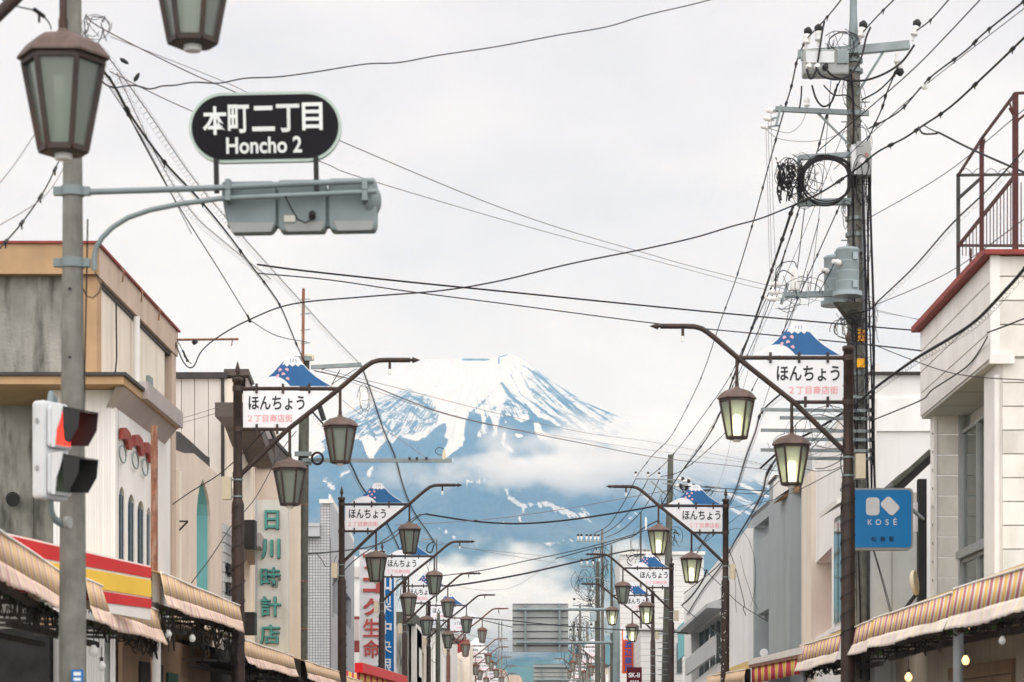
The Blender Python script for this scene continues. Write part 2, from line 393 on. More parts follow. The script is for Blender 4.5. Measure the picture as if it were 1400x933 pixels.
for pts, w, a in [([(686, 524), (696, 540), (708, 550), (722, 560), (730, 568)], 2.6, 1.), ([(698, 512), (705, 524), (712, 540), (730, 552), (748, 566), (770, 578), (790, 592)], 1.5, 1.1),
                  ([(715, 500), (740, 516), (760, 534), (785, 556), (810, 575), (826, 590)], 1.6, 1.1), ([(722, 497), (760, 524), (800, 549), (842, 567)], 1.3, .9), ([(765, 545), (782, 552), (800, 572)], 2.6, 1.),
                  ([(712, 510), (722, 530), (738, 542)], 1.3, .8), ([(752, 556), (780, 575), (800, 592)], 2., .8), ([(790, 540), (830, 565)], 2.2, .7), ([(728, 532), (750, 553), (765, 568)], 1.1, .8),
                  ([(685, 524), (672, 538), (655, 555), (645, 564), (637, 576), (636, 596)], 1.7, .9), ([(735, 520), (770, 552), (812, 588)], 1., .9), ([(745, 512), (790, 548), (836, 578)], 1.1, .9), ([(750, 530), (790, 566), (815, 584)], 1.2, .9), ([(770, 530), (810, 556), (850, 572)], 1., .8), ([(700, 500), (730, 523), (760, 552)], .9, .8), ([(655, 505), (668, 498), (690, 505)], .8, .5), ([(560, 560), (580, 575), (596, 566)], 1.4, .8), ([(520, 575), (535, 590), (550, 578)], 1.3, .7), ([(500, 575), (512, 598), (516, 612)], 1.6, .9), ([(570, 575), (560, 592)], 1.5, .8), ([(535, 572), (528, 600)], 1.2, .7), ([(640, 560), (650, 590), (644, 604)], 1.3, .8), ([(672, 560), (690, 552), (705, 556)], 1.4, .8), ([(633, 492), (668, 492)], 2.4, 1.5), ([(597, 491), (625, 495), (633, 491)], 1.1, .9), ([(694, 485), (682, 489), (682, 497)], 1.6, 1.3), ([(705, 498), (704, 508), (690, 509)], 1.2, .8),
                  ([(548, 545), (560, 541), (575, 548), (590, 560)], 1.5, .8), ([(575, 545), (590, 532), (598, 526)], 1.3, .8), ([(532, 561), (545, 548), (560, 540)], 1.3, .7),
                  ([(480, 578), (520, 562), (540, 556)], 1.5, .7), ([(440, 605), (480, 588), (520, 570)], 1.6, .8), ([(425, 628), (470, 604)], 1.6, .8), ([(545, 515), (562, 502)], 1., .7), ([(430, 585), (470, 572)], 1., .6)]:
    S = np.maximum(S - a * strk(pts, w * 1.0) * .85, -.3)
low = np.zeros_like(S)
for pts, w, a in [([(697, 680), (706, 688), (716, 692), (728, 690)], 3.2, .95), ([(716, 692), (713, 702), (709, 711)], 2.6, .9), ([(690, 665), (694, 675)], 2., .8), ([(738, 690), (748, 688), (756, 693), (765, 698), (778, 702), (790, 706), (800, 706)], 4., .95),
                  ([(796, 696), (803, 704), (808, 714)], 3.2, .9), ([(756, 702), (758, 718)], 1.6, .7), ([(862, 708), (868, 702), (876, 712)], 2.5, .8), ([(838, 722), (850, 718)], 3, .6), ([(445, 658), (456, 668)], 3.2, .75), ([(466, 650), (476, 644)], 3, .8), ([(508, 640), (504, 650)], 2.5, .8),
                  ([(605, 640), (620, 628)], 2., .6), ([(640, 660), (670, 655)], 5, .55), ([(740, 745), (790, 738)], 4, .45), ([(600, 722), (622, 736)], 2.5, .55), ([(738, 758), (742, 770)], 2., .6), ([(880, 675), (890, 690)], 3, .8),
                  ([(975, 668), (1000, 678), (1050, 702)], 4, .85), ([(1000, 655), (1050, 680)], 3.5, .85), ([(1012, 648), (1050, 668)], 3, .9), ([(985, 690), (1010, 702)], 3.5, .8), ([(1020, 700), (1050, 715)], 3., .6), ([(930, 650), (960, 664)], 3.5, .7), ([(955, 690), (985, 700)], 4, .8)]:
    low = np.maximum(low, .82 * a * strk(pts, w * 1.5) ** .6)
S = np.maximum(S, low)
S = blur(S, 1) * .5 + S * .5
ix = np.clip(PX - x0f, 0, wf - 2.001); iy = np.clip(PY - y0f, 0, hf - 2.001)
ii = ix.astype(int); jj = iy.astype(int); u = ix - ii; w_ = iy - jj
SV = (S[jj, ii] * (1 - u) + S[jj, ii + 1] * u) * (1 - w_) + (S[jj + 1, ii] * (1 - u) + S[jj + 1, ii + 1] * u) * w_
inside = (PX > x0f) & (PX < x0f + wf) & (PY > 400) & (PY < y0f + hf) & (np.cos(TH) > -.25)
SV = np.where(inside, SV, np.clip((Z - 1560) / 420 + .5, 0, 1))
nt_, nr_ = TH.shape
idx = np.arange(nt_ * nr_).reshape(nt_, nr_)
nxt = np.roll(idx, -1, 0)
quads = np.stack([idx[:, :-1], nxt[:, :-1], nxt[:, 1:], idx[:, 1:]], -1).reshape(-1, 4)
me = D.meshes.new('snowy_mountain'); me.vertices.add(nt_ * nr_)
me.vertices.foreach_set('co', np.stack([X, Y, Z], -1).reshape(-1).astype(np.float32))
me.loops.add(len(quads) * 4); me.loops.foreach_set('vertex_index', quads.reshape(-1).astype(np.int32))
me.polygons.add(len(quads)); me.polygons.foreach_set('loop_start', np.arange(0, len(quads) * 4, 4, dtype=np.int32))
me.polygons.foreach_set('use_smooth', np.ones(len(quads), bool))
me.update(calc_edges=True)
a = me.attributes.new('snow', 'FLOAT', 'POINT'); a.data.foreach_set('value', SV.reshape(-1).astype(np.float32))
a = me.attributes.new('polar', 'FLOAT_VECTOR', 'POINT'); a.data.foreach_set('vector', np.stack([TH * 100, lr * 10, 0 * TH], -1).reshape(-1).astype(np.float32))
mo = D.objects.new('snowy_mountain', me); COL.objects.link(mo); mo['kind'] = 'structure'
m, t, b = newmat('snow_and_rock'); L = t.links.new; b.inputs['Roughness'].default_value = .9; b.inputs['Specular IOR Level'].default_value = .1
at1 = N('ShaderNodeAttribute', t, attribute_name='snow'); at2 = N('ShaderNodeAttribute', t, attribute_name='polar')
mpn = N('ShaderNodeMapping', t); mpn.inputs['Scale'].default_value = (1.7, .55, 1); L(at2.outputs['Vector'], mpn.inputs[0])
n1 = N('ShaderNodeTexNoise', t); n1.inputs['Scale'].default_value = 1.0; n1.inputs['Detail'].default_value = 8; n1.inputs['Roughness'].default_value = .68; n1.inputs['Distortion'].default_value = .8
L(mpn.outputs[0], n1.inputs[0])
ma = N('ShaderNodeMath', t, operation='MULTIPLY_ADD'); L(n1.outputs[0], ma.inputs[0]); ma.inputs[1].default_value = 2.2; ma.inputs[2].default_value = -1.1
ad = N('ShaderNodeMath', t, operation='ADD'); 
n4 = N('ShaderNodeTexNoise', t); n4.inputs['Scale'].default_value = .016; n4.inputs['Detail'].default_value = 9; n4.inputs['Roughness'].default_value = .7; n4.inputs['Distortion'].default_value = .6
tc4 = N('ShaderNodeTexCoord', t); L(tc4.outputs['Object'], n4.inputs[0])
ma4 = N('ShaderNodeMath', t, operation='MULTIPLY_ADD'); L(n4.outputs[0], ma4.inputs[0]); ma4.inputs[1].default_value = 1.5; ma4.inputs[2].default_value = -.75
ad0 = N('ShaderNodeMath', t, operation='ADD'); L(ma.outputs[0], ad0.inputs[0]); L(ma4.outputs[0], ad0.inputs[1])
L(ad0.outputs[0], ad.inputs[0]); L(at1.outputs['Fac'], ad.inputs[1])
r = N('ShaderNodeValToRGB', t); r.color_ramp.elements[0].position = .47; r.color_ramp.elements[1].position = .53; L(ad.outputs[0], r.inputs[0])
tcn = N('ShaderNodeTexCoord', t); n2 = N('ShaderNodeTexNoise', t); n2.inputs['Scale'].default_value = .0022; n2.inputs['Detail'].default_value = 8; L(tcn.outputs['Object'], n2.inputs[0])
rk = N('ShaderNodeValToRGB', t); rk.color_ramp.elements[0].position = .35; rk.color_ramp.elements[1].position = .68
rk.color_ramp.elements[0].color = (.030, .034, .030, 1); rk.color_ramp.elements[1].color = (.085, .085, .07, 1); L(n2.outputs[0], rk.inputs[0])
sepz = N('ShaderNodeSeparateXYZ', t); L(tcn.outputs['Object'], sepz.inputs[0])
mrz = N('ShaderNodeMapRange', t); L(sepz.outputs[2], mrz.inputs[0]); mrz.inputs[1].default_value = 350; mrz.inputs[2].default_value = 1000
fo = N('ShaderNodeMixRGB', t); L(mrz.outputs[0], fo.inputs[0]); fo.inputs[1].default_value = (.045, .095, .035, 1); L(rk.outputs[0], fo.inputs[2])
n3 = N('ShaderNodeTexNoise', t); n3.inputs['Scale'].default_value = .012; n3.inputs['Detail'].default_value = 9; n3.inputs['Roughness'].default_value = .7; L(tcn.outputs['Object'], n3.inputs[0])
mv = N('ShaderNodeMixRGB', t, blend_type='MULTIPLY'); mv.inputs[0].default_value = .8; L(fo.outputs[0], mv.inputs[1])
r3 = N('ShaderNodeValToRGB', t); r3.color_ramp.elements[0].position = .35; r3.color_ramp.elements[0].color = (.45, .45, .45, 1); r3.color_ramp.elements[1].position = .65; r3.color_ramp.elements[1].color = (1.4, 1.4, 1.4, 1)
L(n3.outputs[0], r3.inputs[0]); L(r3.outputs[0], mv.inputs[2])
mx2 = N('ShaderNodeMixRGB', t); L(r.outputs[0], mx2.inputs[0]); L(mv.outputs[0], mx2.inputs[1]); mx2.inputs[2].default_value = (.60, .605, .63, 1)
L(mx2.outputs[0], b.inputs['Base Color'])
bp = N('ShaderNodeBump', t); bp.inputs['Strength'].default_value = .5; bp.inputs['Distance'].default_value = 30; L(n1.outputs[0], bp.inputs['Height']); L(bp.outputs[0], b.inputs['Normal'])
me.materials.append(m)

# ---------------------------------------------------------------- low cloud banks lying on the mountain
def cloudmat(name, dens, nscale, thr=0.0, namp=1.7, seed=0, zs=1.6):
    m = D.materials.new(name); m.use_nodes = True; t = m.node_tree; t.nodes.clear(); L = t.links.new
    o = N('ShaderNodeOutputMaterial', t); pv = N('ShaderNodeVolumePrincipled', t)
    pv.inputs['Color'].default_value = (.955, .955, .975, 1); pv.inputs['Anisotropy'].default_value = .2
    tcn = N('ShaderNodeTexCoord', t)
    ln = N('ShaderNodeVectorMath', t, operation='LENGTH'); L(tcn.outputs['Object'], ln.inputs[0])
    geo = N('ShaderNodeNewGeometry', t); mp_ = N('ShaderNodeMapping', t); mp_.inputs['Scale'].default_value = (nscale, nscale, nscale * zs); mp_.inputs['Location'].default_value = (seed, seed * .7, 0)
    L(geo.outputs['Position'], mp_.inputs[0])
    n = N('ShaderNodeTexNoise', t); n.inputs['Scale'].default_value = 1; n.inputs['Detail'].default_value = 5; n.inputs['Roughness'].default_value = .58
    L(mp_.outputs[0], n.inputs[0])
    a = N('ShaderNodeMath', t, operation='MULTIPLY_ADD'); L(n.outputs[0], a.inputs[0]); a.inputs[1].default_value = namp; a.inputs[2].default_value = .75 - namp * .5 - thr
    s_ = N('ShaderNodeMath', t, operation='SUBTRACT'); L(a.outputs[0], s_.inputs[0]); L(ln.outputs['Value'], s_.inputs[1])
    mr = N('ShaderNodeMapRange', t); mr.interpolation_type = 'SMOOTHSTEP'; L(s_.outputs[0], mr.inputs[0]); mr.inputs[1].default_value = 0; mr.inputs[2].default_value = .45; mr.inputs[3].default_value = 0; mr.inputs[4].default_value = dens
    L(mr.outputs[0], pv.inputs['Density']); L(pv.outputs[0], o.inputs['Volume'])
    m.cycles.volume_step_rate = .35
    return m
def cloud(px, py, Yc, hw, hh, depth, dens, nscale, label_seed, thr=0.0, namp=1.7):
    s = Yc / F
    bm = bmesh.new(); bmesh.ops.create_icosphere(bm, subdivisions=3, radius=1.0)
    me = D.meshes.new('cloud_bank'); bm.to_mesh(me); bm.free()
    me.materials.append(cloudmat('cloud_vapour', dens, nscale, thr, namp, label_seed))
    o = D.objects.new('cloud_bank', me); COL.objects.link(o); o['kind'] = 'stuff'
    o.location = at(px, py, Yc); o.scale = (hw * s, depth, hh * s)
cloud(930, 612, 12900, 290, 66, 800, .0075, .0022, 3, .02, 2.3)
cloud(720, 642, 12500, 170, 40, 450, .006, .0034, 8, .04, 2.4)
cloud(660, 842, 9000, 200, 125, 620, .011, .0032, 13, .04, 2.4)
cloud(765, 848, 8800, 130, 92, 400, .009, .0040, 21, .08, 2.6)
cloud(858, 752, 9300, 52, 40, 200, .006, .006, 5, .1, 2.4)
cloud(880, 655, 12600, 210, 48, 400, .0022, .0042, 41, .04, 2.6)
cloud(850, 592, 13200, 90, 26, 300, .004, .0046, 44, .06, 2.6)
cloud(570, 655, 12800, 130, 34, 240, .0026, .0045, 31, .08, 2.6)
# ---------------------------------------------------------------- street lamps with sign boards
K = 87.44                                              # photograph pixels per metre at the first left lamp
def lx(px): return (px - 326) / K
def lz(py): return EYE + (CY - py) / K
def hexring(r, z, c, n=6):
    return [Vector((c[0] + r * math.cos(2 * PI * k / n), c[1] + r * math.sin(2 * PI * k / n), z)) for k in range(n)]
def lantern(parent, x, ztop, metal, lit, pyramid=False, narrow=False, simple=False):
    """six-sided hanging lantern, cap top at ztop"""
    R = .285 if not narrow else .25
    mb = MB(); c = (0, 0)
    zr = -.155
    Rt, Rb, zt, zb = R * .86, R * .50, zr - .02, zr - .555
    for k in range(6):                                 # frame bars on the edges
        a = 2 * PI * k / 6
        p0 = Vector((Rt * math.cos(a), Rt * math.sin(a), zt)); p1 = Vector((Rb * math.cos(a), Rb * math.sin(a), zb))
        mb.bar(p0, p1, .030, .030)
    for r0, z0, h in ((Rt, zt, .035), (Rb, zb, .035)):  # rings
        P = hexring(r0, z0, c)
        for k in range(6): mb.bar(P[k], P[(k + 1) % 6], .028, h)
    mb.lathe((0, 0, zb - .012), [(Rb * .98, -.012), (Rb * .98, .004)], 6, smooth=False)
    f = mb.build('lantern', metal, parent); f.location = (x, 0, ztop)
    cp = MB()
    if pyramid: prof = [(R, zr), (R, zr + .015), (R * .5, -.045), (.045, .0), (.03, .03)]
    else: prof = [(R, zr), (R * 1.0, zr + .014), (R * .93, zr + .04), (R * .80, zr + .085), (R * .58, zr + .125), (R * .30, zr + .148), (.05, zr + .155), (.03, zr + .185)]
    cp.lathe((0, 0, 0), prof, 6, smooth=False); cp.lathe((0, 0, 0), [(R * .97, zr - .006), (R * .6, zr - .004)], 6, smooth=False)
    cp.build('lantern_cap', metal if narrow else M['cap'], f)
    if simple:
        g = MB(); g.lathe((0, 0, 0), [(Rb * .95, zb), (Rt * .95, zt)], 6, smooth=False, caps=False); g.build('glass_panes', M['paneclear'] if narrow else M['pane'], f)
    else:
        pm = M['panelit'] if lit else (M['paneclear'] if narrow else M['pane'])
        A = hexring(Rt * .95, zt, c); B = hexring(Rb * .95, zb, c)
        for k in range(6):
            k2 = (k + 1) % 6
            nrm = ((A[k] + A[k2]) / 2); nrm.z = 0; nrm.normalize()
            g = MB(); g.prism([B[k], B[k2], A[k2], A[k]], -nrm * .005); g.build('pane', pm, f)
    t = MB(); t.lathe((0, 0, 0), [(.045, zb + .02), (.055, zb + .04), (.055, zb + .30), (.03, zb + .33)], 10)
    t.build('lamp_tube', M['tubelit'] if lit else M['tube'], f)
    t = MB(); t.lathe((0, 0, 0), [(.05, zb - .06), (.055, zb - .05), (.055, zb - .02)], 10); t.build('lamp_socket', M['porcelain'], f)
    return f
EMBX = dict(x0=345, x1=452)
def emb(pts, dx): return [Vector((lx(x) + dx, 0, lz(y))) for x, y in pts]
fuji_out = [(352, 527), (362, 520), (372, 512), (380, 503), (388, 494), (394, 487.5), (409, 487.5), (415, 496), (424, 506), (434, 514.5), (444, 521), (456, 527.5)]
fuji_blue = [(380, 527.5), (376, 519), (368, 515), (375, 509), (382, 501), (389, 493), (395, 488.5), (408, 488.5), (414, 496.5), (423, 506.5), (433, 515), (443, 521.5), (453, 527.5)]
fuji_cap = [(395, 488.5), (408, 488.5), (413.5, 496), (416, 499), (412, 498), (409, 501), (405, 498), (401, 501), (397, 498), (393, 501), (390, 497.5), (387, 499), (389.5, 493)]
fuji_hill = [(345, 527.8), (352, 523), (362, 517.5), (372, 514.5), (381, 514.5), (388, 518), (394, 523), (398, 527.8)]
def petal(cx, cy, a, s=4.2):
    P = []
    for k in range(9):
        t_ = -1 + k / 4; P.append((abs(t_) ** 1.6 * 0 + math.sin(t_ * 1.57) * .62, (1 - abs(t_) ** 1.5) * 1.0 - .35 if abs(t_) > .12 else .42))
    return [(cx + s * (u_ * math.cos(a) - v_ * math.sin(a)), cy + s * (u_ * math.sin(a) + v_ * math.cos(a))) for u_, v_ in P]
def street_lamp(name, label, s=1, lit=(False, False), metal=None, kind=2, simple=False, pyramid=False, capmat=None, group='street lamps along both sides of the road', sign=True):
    metal = metal or M['brown']
    t = thing(name, label, 'street lamp', group=group)
    X_ = lambda px: s * lx(px)
    # pole
    mb = MB()
    mb.lathe((0, 0, 0), [(.16, .13), (.16, .20), (.105, .24), (.105, 2.2), (.098, lz(690)), (.088, lz(686)), (.072, lz(683)), (.070, lz(522)), (.088, lz(521.5)), (.088, lz(517)), (.07, lz(516))], 14)
    pole = mb.build('pole', metal, t)
    f = MB(); f.lathe((0, 0, 0), [(.022, lz(517)), (.022, lz(511)), (.045, lz(508)), (.034, lz(503)), (.002, lz(493))], 10); f.build('finial', metal, pole)
    # arm
    a = MB()
    arm = [(330, 649), (393, 588), (465, 531), (494, 506), (503, 499), (510, 494.5), (519, 492), (530, 491.5), (562, 491.5)]
    a.tube([(X_(x), 0, lz(y)) for x, y in arm], .038, 10)
    armo = a.build('arm', metal, t)
    f = MB(); f.lathe((X_(561), 0, lz(491.5)), [(.022, 0), (.022, .035), (.05, .05), (.03, .10), (.002, .17)], 10, axis=(s, 0, 0)); f.build('finial', metal, armo)
    b_ = MB(); b_.cyl((X_(534), 0, lz(493)), (X_(534), 0, lz(505)), .022, n=10); so = b_.build('bulb_holder', metal, armo)
    b_ = MB(); b_.cyl((X_(534), 0, lz(504)), (X_(534), 0, lz(511)), .026, n=10); b_.build('socket', M['tube'] if kind == 2 else metal, t)
    b_ = MB(); b_.cyl((0, 0, lz(531)), (X_(465), 0, lz(531)), .030, n=10); b_.build('cross_bar', metal, t)
    b_ = MB(); b_.cyl((0, 0, lz(586.5)), (X_(394), 0, lz(586.5)), .029, n=10); b_.build('cross_bar', metal, t)
    b_ = MB()
    for zz in (531, 586.5, 649): b_.cyl((0, 0, lz(zz) - .04), (0, 0, lz(zz) + .04), .083, n=14)
    b_.build('collar', metal, t, kind='stuff')
    for hx, y0, y1, li in ((466, 531, 570, lit[0]), (397, 587, 628, lit[1])):
        b_ = MB(); b_.cyl((X_(hx), 0, lz(y0)), (X_(hx), 0, lz(y1)), .024, n=10); b_.cyl((X_(hx), 0, lz(y1 - 8)), (X_(hx), 0, lz(y1)), .030, n=10)
        b_.build('hanger', metal, t)
        lantern(t, X_(hx), lz(y1 - .5), metal, li, pyramid, kind == 3, simple)
    # junction box
    jb = MB(); jb.box(-s * .10, -s * .24, -.075, .075, lz(683), lz(652)); jb.build('junction_box', M['cream'], t)
    jb = MB()
    for zz in (656, 679): jb.cyl((0, 0, lz(zz) - .012), (0, 0, lz(zz) + .012), .083, n=14); jb.box(-s * .02, -s * .12, -.03, .03, lz(zz) - .01, lz(zz) + .01)
    jb.build('strap', M['steel'], t, kind='stuff')
    # sign board
    if sign:
        sb = MB()
        P = [(333.5, 584.5), (333.5, 534.5), (455, 534.5), (400, 584.5)]
        sb.prism([Vector((X_(x), -.014, lz(y))) for x, y in P], (0, .028, 0))
        so = sb.build('sign_board', M['white'], t)
        dx = 0 if s > 0 else -1.585
        xr = (lambda a_, b2: (lx(a_), lx(b2))) if s > 0 else (lambda a_, b2: (-lx(a_ + (326 + 1159 - 0) * 0) , 0))
        if kind == 2:
            if s > 0: tx = (lx(341), lx(417.5)); t2 = (lx(340), lx(401))
            else: tx = (-(1159 - 1061) / 95.2, -(1159 - 1147) / 95.2); t2 = (-(1159 - 1078) / 95.2, -(1159 - 1145) / 95.2)
            text('name_lettering', 'ほんちょう', *tx, lz(560.5), lz(541), -.014, M['blackink'], so, .004, .02)
            text('street_lettering', '２丁目商店街', *t2, lz(576.8), lz(566.5), -.014, M['pinkink'], so, .004, .008)
            ff = lambda P, y, d, mm, nm, par: MB().prism([p + Vector((0, y, 0)) for p in emb(P, dx)], (0, d, 0)).build(nm, mm, par)
            e0 = MB(); e0.prism([p + Vector((0, -.012, 0)) for p in emb(fuji_out, dx)], (0, .024, 0), 0)
            e0.prism([p + Vector((0, -.016, 0)) for p in emb(fuji_blue, dx)], (0, .003, 0), 1)
            e0.prism([p + Vector((0, -.019, 0)) for p in emb(fuji_cap, dx)], (0, .003, 0), 0)
            e0.prism([p + Vector((0, -.0195, 0)) for p in emb(fuji_hill, dx)], (0, .0035, 0), 0)
            for k, (xx, w2) in enumerate(((398, 0), (401.5, 0), (405, 0))):
                e0.prism([p + Vector((0, -.021, 0)) for p in emb([(xx, 490.5), (xx + .9, 490.5), (xx + .6 + (k - 1) * .8, 495), (xx + (k - 1) * .8, 495)], dx)], (0, .002, 0), 1)
            for (cx_, cy_, an) in ((384, 505.5, 2.6), (393.5, 505, -2.6), (388.5, 511, 2.9), (394.5, 517.5, -2.7), (381, 513.8, 1.9)):
                e0.prism([p + Vector((0, -.022, 0)) for p in emb(petal(cx_, cy_, an, 4.1), dx)], (0, .002, 0), 2)
            e0.build('mountain_emblem', [M['white'], M['fujiblue'], M['petal']], t)
        else:
            if s > 0: tx = (lx(350), lx(412))
            else: tx = (-(412 - 326) / K, -(345 - 326) / K)
            text('name_lettering', '３丁目商栄会', *tx, lz(560), lz(546), -.014, M['blackink'], so, .004, .012)
            st = MB(); st.box(tx[0] + .1, tx[1] - .12, -.017, -.013, lz(574), lz(569)); st.build('pink_line', M['petal'], so)
            e0 = MB(); e0.prism([p + Vector((0, -.012, 0)) for p in emb(fuji_out, dx)], (0, .024, 0), 0); e0.build('mountain_emblem', M['white'], t)
        cl = MB()
        for xx, zz in ((352, 531), (388, 531), (424, 531), (352, 586.5), (380, 586.5)):
            cl.box(X_(xx) - .018, X_(xx) + .018, -.036, .036, lz(zz) - .075, lz(zz) + .075)
        cl.build('clip', metal, t, kind='stuff')
    return t
LAMP = {}
def lamp_at(key, px, Y, label, **kw):
    if key in LAMP: t = copy_tree(LAMP[key])
    else: t = LAMP[key] = street_lamp('street_lamp', label, **kw)
    t['label'] = label; R = random.Random(px); t.rotation_euler = (math.radians(R.uniform(-.5, .5)), math.radians(R.uniform(-.35, .35)), math.radians(R.uniform(-2.5, 2.5)))
    t.location = (fx(px, Y), Y, 0)
    return t
# the left row
RB = M['redbrown']
lamp_at('L', -93, 14.8, 'large brown street lamp at the top left corner, its two lanterns nearest the camera')
lamp_at('L', 326, 37.8, 'brown street lamp with unlit lanterns, just left of the teal lettered clock shop sign')
lamp_at('L', 468, 57.2, 'brown street lamp with unlit lanterns in front of the grey tiled building')
lamp_at('L', 521, 74.0, 'brown street lamp with unlit lanterns standing before the red lettered white sign')
lamp_at('L', 554, 89.3, 'brown street lamp just right of the blue bank sign, its lanterns unlit')
lamp_at('L', 585.5, 103.0, 'brown street lamp before the pale clad wall, fifth complete lamp of the left row')
lamp_at('L3', 612.5, 114.5, 'reddish brown street lamp with small pale lanterns, in front of the red roof', kind=3, metal=RB)
LF = ['first', 'second', 'third', 'fourth', 'fifth', 'sixth']
for i, (px, Y) in enumerate(((632.5, 152), (640, 167), (650, 189), (661, 215), (668, 243))):
    lamp_at('L3s', px, Y, f'small reddish street lamp, {LF[i]} of the far left cluster beyond the red roof', kind=3, metal=RB, simple=True)
# the right row
lamp_at('R', 1159, 34.7, 'brown street lamp with two glowing lanterns beside the blue square shop sign', s=-1, lit=(True, True))
lamp_at('Rp', 990.5, 57.6, 'brown street lamp with pyramid capped glowing lanterns before the white wall', s=-1, lit=(True, True), pyramid=True)
lamp_at('Rh', 916.5, 79.6, 'brown street lamp whose upper lantern is dark and lower one glows, third on the right', s=-1, lit=(False, True))
lamp_at('R', 893, 95.4, 'brown street lamp with two glowing lanterns in front of the pale blue sign gantry post', s=-1)
for i, (px, Y) in enumerate(((825, 154), (815, 168), (805, 194), (798, 216), (792, 240))):
    lamp_at('R3s', px, Y, f'small reddish street lamp with pale lanterns, {LF[i]} of the far right cluster behind the gantry', s=-1, kind=3, metal=RB, simple=True)
# ================================================================ BUILDINGS, left side
M['oldconcrete'] = mat('stained_concrete', (.33, .315, .28), .92, 0, .3, 1.5, .95, (.06, .058, .052), .6, 22, streak=(1.5, 1.5, .30))
M['tan'] = mat('tan_fascia', (.45, .29, .16), .7, 0, .10, 3, .3, (.33, .22, .13), .1, 60)
M['pinktan'] = mat('pale_tan_fascia', (.58, .45, .36), .7, 0, .08, 2, .4, (.38, .27, .2), .1, 60)
M['creamwall'] = mat('cream_plaster', (.80, .72, .62), .9, 0, .05, 1.5, .45, (.56, .48, .40), .15, 40, streak=(1, 1, .1))
M['peachwall'] = mat('peach_plaster', (.74, .63, .54), .9, 0, .05, 1.5, .3, (.5, .42, .36), .15, 40)
M['whitewall'] = mat('white_plaster', (.85, .835, .82), .85, 0, .04, 1.2, .3, (.60, .57, .53), .12, 40, streak=(1, 1, .1))
M['offwhite'] = mat('offwhite_plaster', (.80, .775, .735), .85, 0, .05, 1.2, .35, (.52, .49, .45), .15, 40, streak=(1, 1, .1))
M['greige'] = mat('greige_board', (.60, .56, .52), .8, 0, .05, 1.6, .3, (.42, .39, .36), .1, 40)
M['redtrim'] = mat('dull_red_trim', (.30, .06, .05), .6, 0, .15, 6, .3, (.2, .05, .04))
M['teal'] = mat('teal_paint', (.22, .52, .54), .6, 0, .06)
M['paleblue'] = mat('pale_blue_paint', (.58, .72, .76), .6, 0, .05)
M['siding'] = mat('grey_siding', (.52, .53, .53), .6, 0, .06, 3, .3, (.38, .38, .38))
M['redsign'] = mat('red_sign_band', (.66, .02, .025), .45, 0, .06, 2)
M['yellowsign'] = mat('yellow_sign_band', (.86, .55, .06), .45, 0, .06, 2)
M['signwhite'] = mat('white_sign_band', (.82, .78, .74), .5, 0, .05)
M['greywall'] = mat('grey_plaster', (.34, .38, .39), .85, 0, .05, 1.2, .3, (.25, .28, .29), .2, 60, streak=(1, 1, .1))
M['metalgrey'] = mat('grey_metal_cladding', (.50, .51, .53), .45, .3, .06, 3, .3, (.38, .38, .4))
M['brownroof'] = mat('brown_metal_roof', (.10, .08, .07), .55, .2, .15, 5)
M['redroof'] = mat('red_sheet_roof', (.40, .03, .03), .5, .1, .2, 4)
M['greybrown'] = mat('mauve_grey_panel', (.40, .35, .34), .7, 0, .08, 3)
M['timber'] = mat('timber_soffit', (.42, .24, .12), .7, 0, .2, 8)
M['blue'] = mat('sign_blue', (.015, .22, .56), .35, 0, .04)
M['bankblue'] = mat('bank_sign_blue', (.01, .15, .42), .4, 0, .05)
M['redletter'] = mat('red_letters', (.52, .10, .085), .5, 0, .1)
M['tealletter'] = mat('teal_letters', (.10, .34, .30), .5, 0, .15, 8, .4, (.05, .24, .22))
M['agedwhite'] = mat('aged_white_board', (.72, .70, .64), .6, 0, .05, 2, .5, (.48, .45, .38), streak=(1, 1, .1))
def brickmat(name, c1, c2, mortar, sx, sy, msize=.03, axis='XZ', bump=.4):
    m, t, b = newmat(name); L = t.links.new
    tcn = N('ShaderNodeTexCoord', t); sep = N('ShaderNodeSeparateXYZ', t); L(tcn.outputs['Object'], sep.inputs[0])
    cmb = N('ShaderNodeCombineXYZ', t); L(sep.outputs[0 if axis[0] == 'X' else 1], cmb.inputs[0]); L(sep.outputs[2], cmb.inputs[1])
    br = N('ShaderNodeTexBrick', t); br.offset = 0; br.inputs['Scale'].default_value = 1; br.inputs['Brick Width'].default_value = sx; br.inputs['Row Height'].default_value = sy
    br.inputs['Mortar Size'].default_value = msize; br.inputs['Color1'].default_value = (*c1, 1); br.inputs['Color2'].default_value = (*c2, 1); br.inputs['Mortar'].default_value = (*mortar, 1)
    L(cmb.outputs[0], br.inputs[0]); L(br.outputs[0], b.inputs['Base Color']); b.inputs['Roughness'].default_value = .45
    bp = N('ShaderNodeBump', t); bp.inputs['Strength'].default_value = bump; bp.inputs['Distance'].default_value = .01; bp.invert = True
    L(br.outputs[1], bp.inputs['Height']); L(bp.outputs[0], b.inputs['Normal']); return m
M['tile'] = brickmat('grey_tile_wall', (.56, .56, .57), (.50, .50, .52), (.13, .13, .14), .0855, .0855, .008)
M['whitetile'] = brickmat('white_siding_wall', (.72, .70, .68), (.70, .68, .66), (.45, .43, .42), 40, .27, .012)

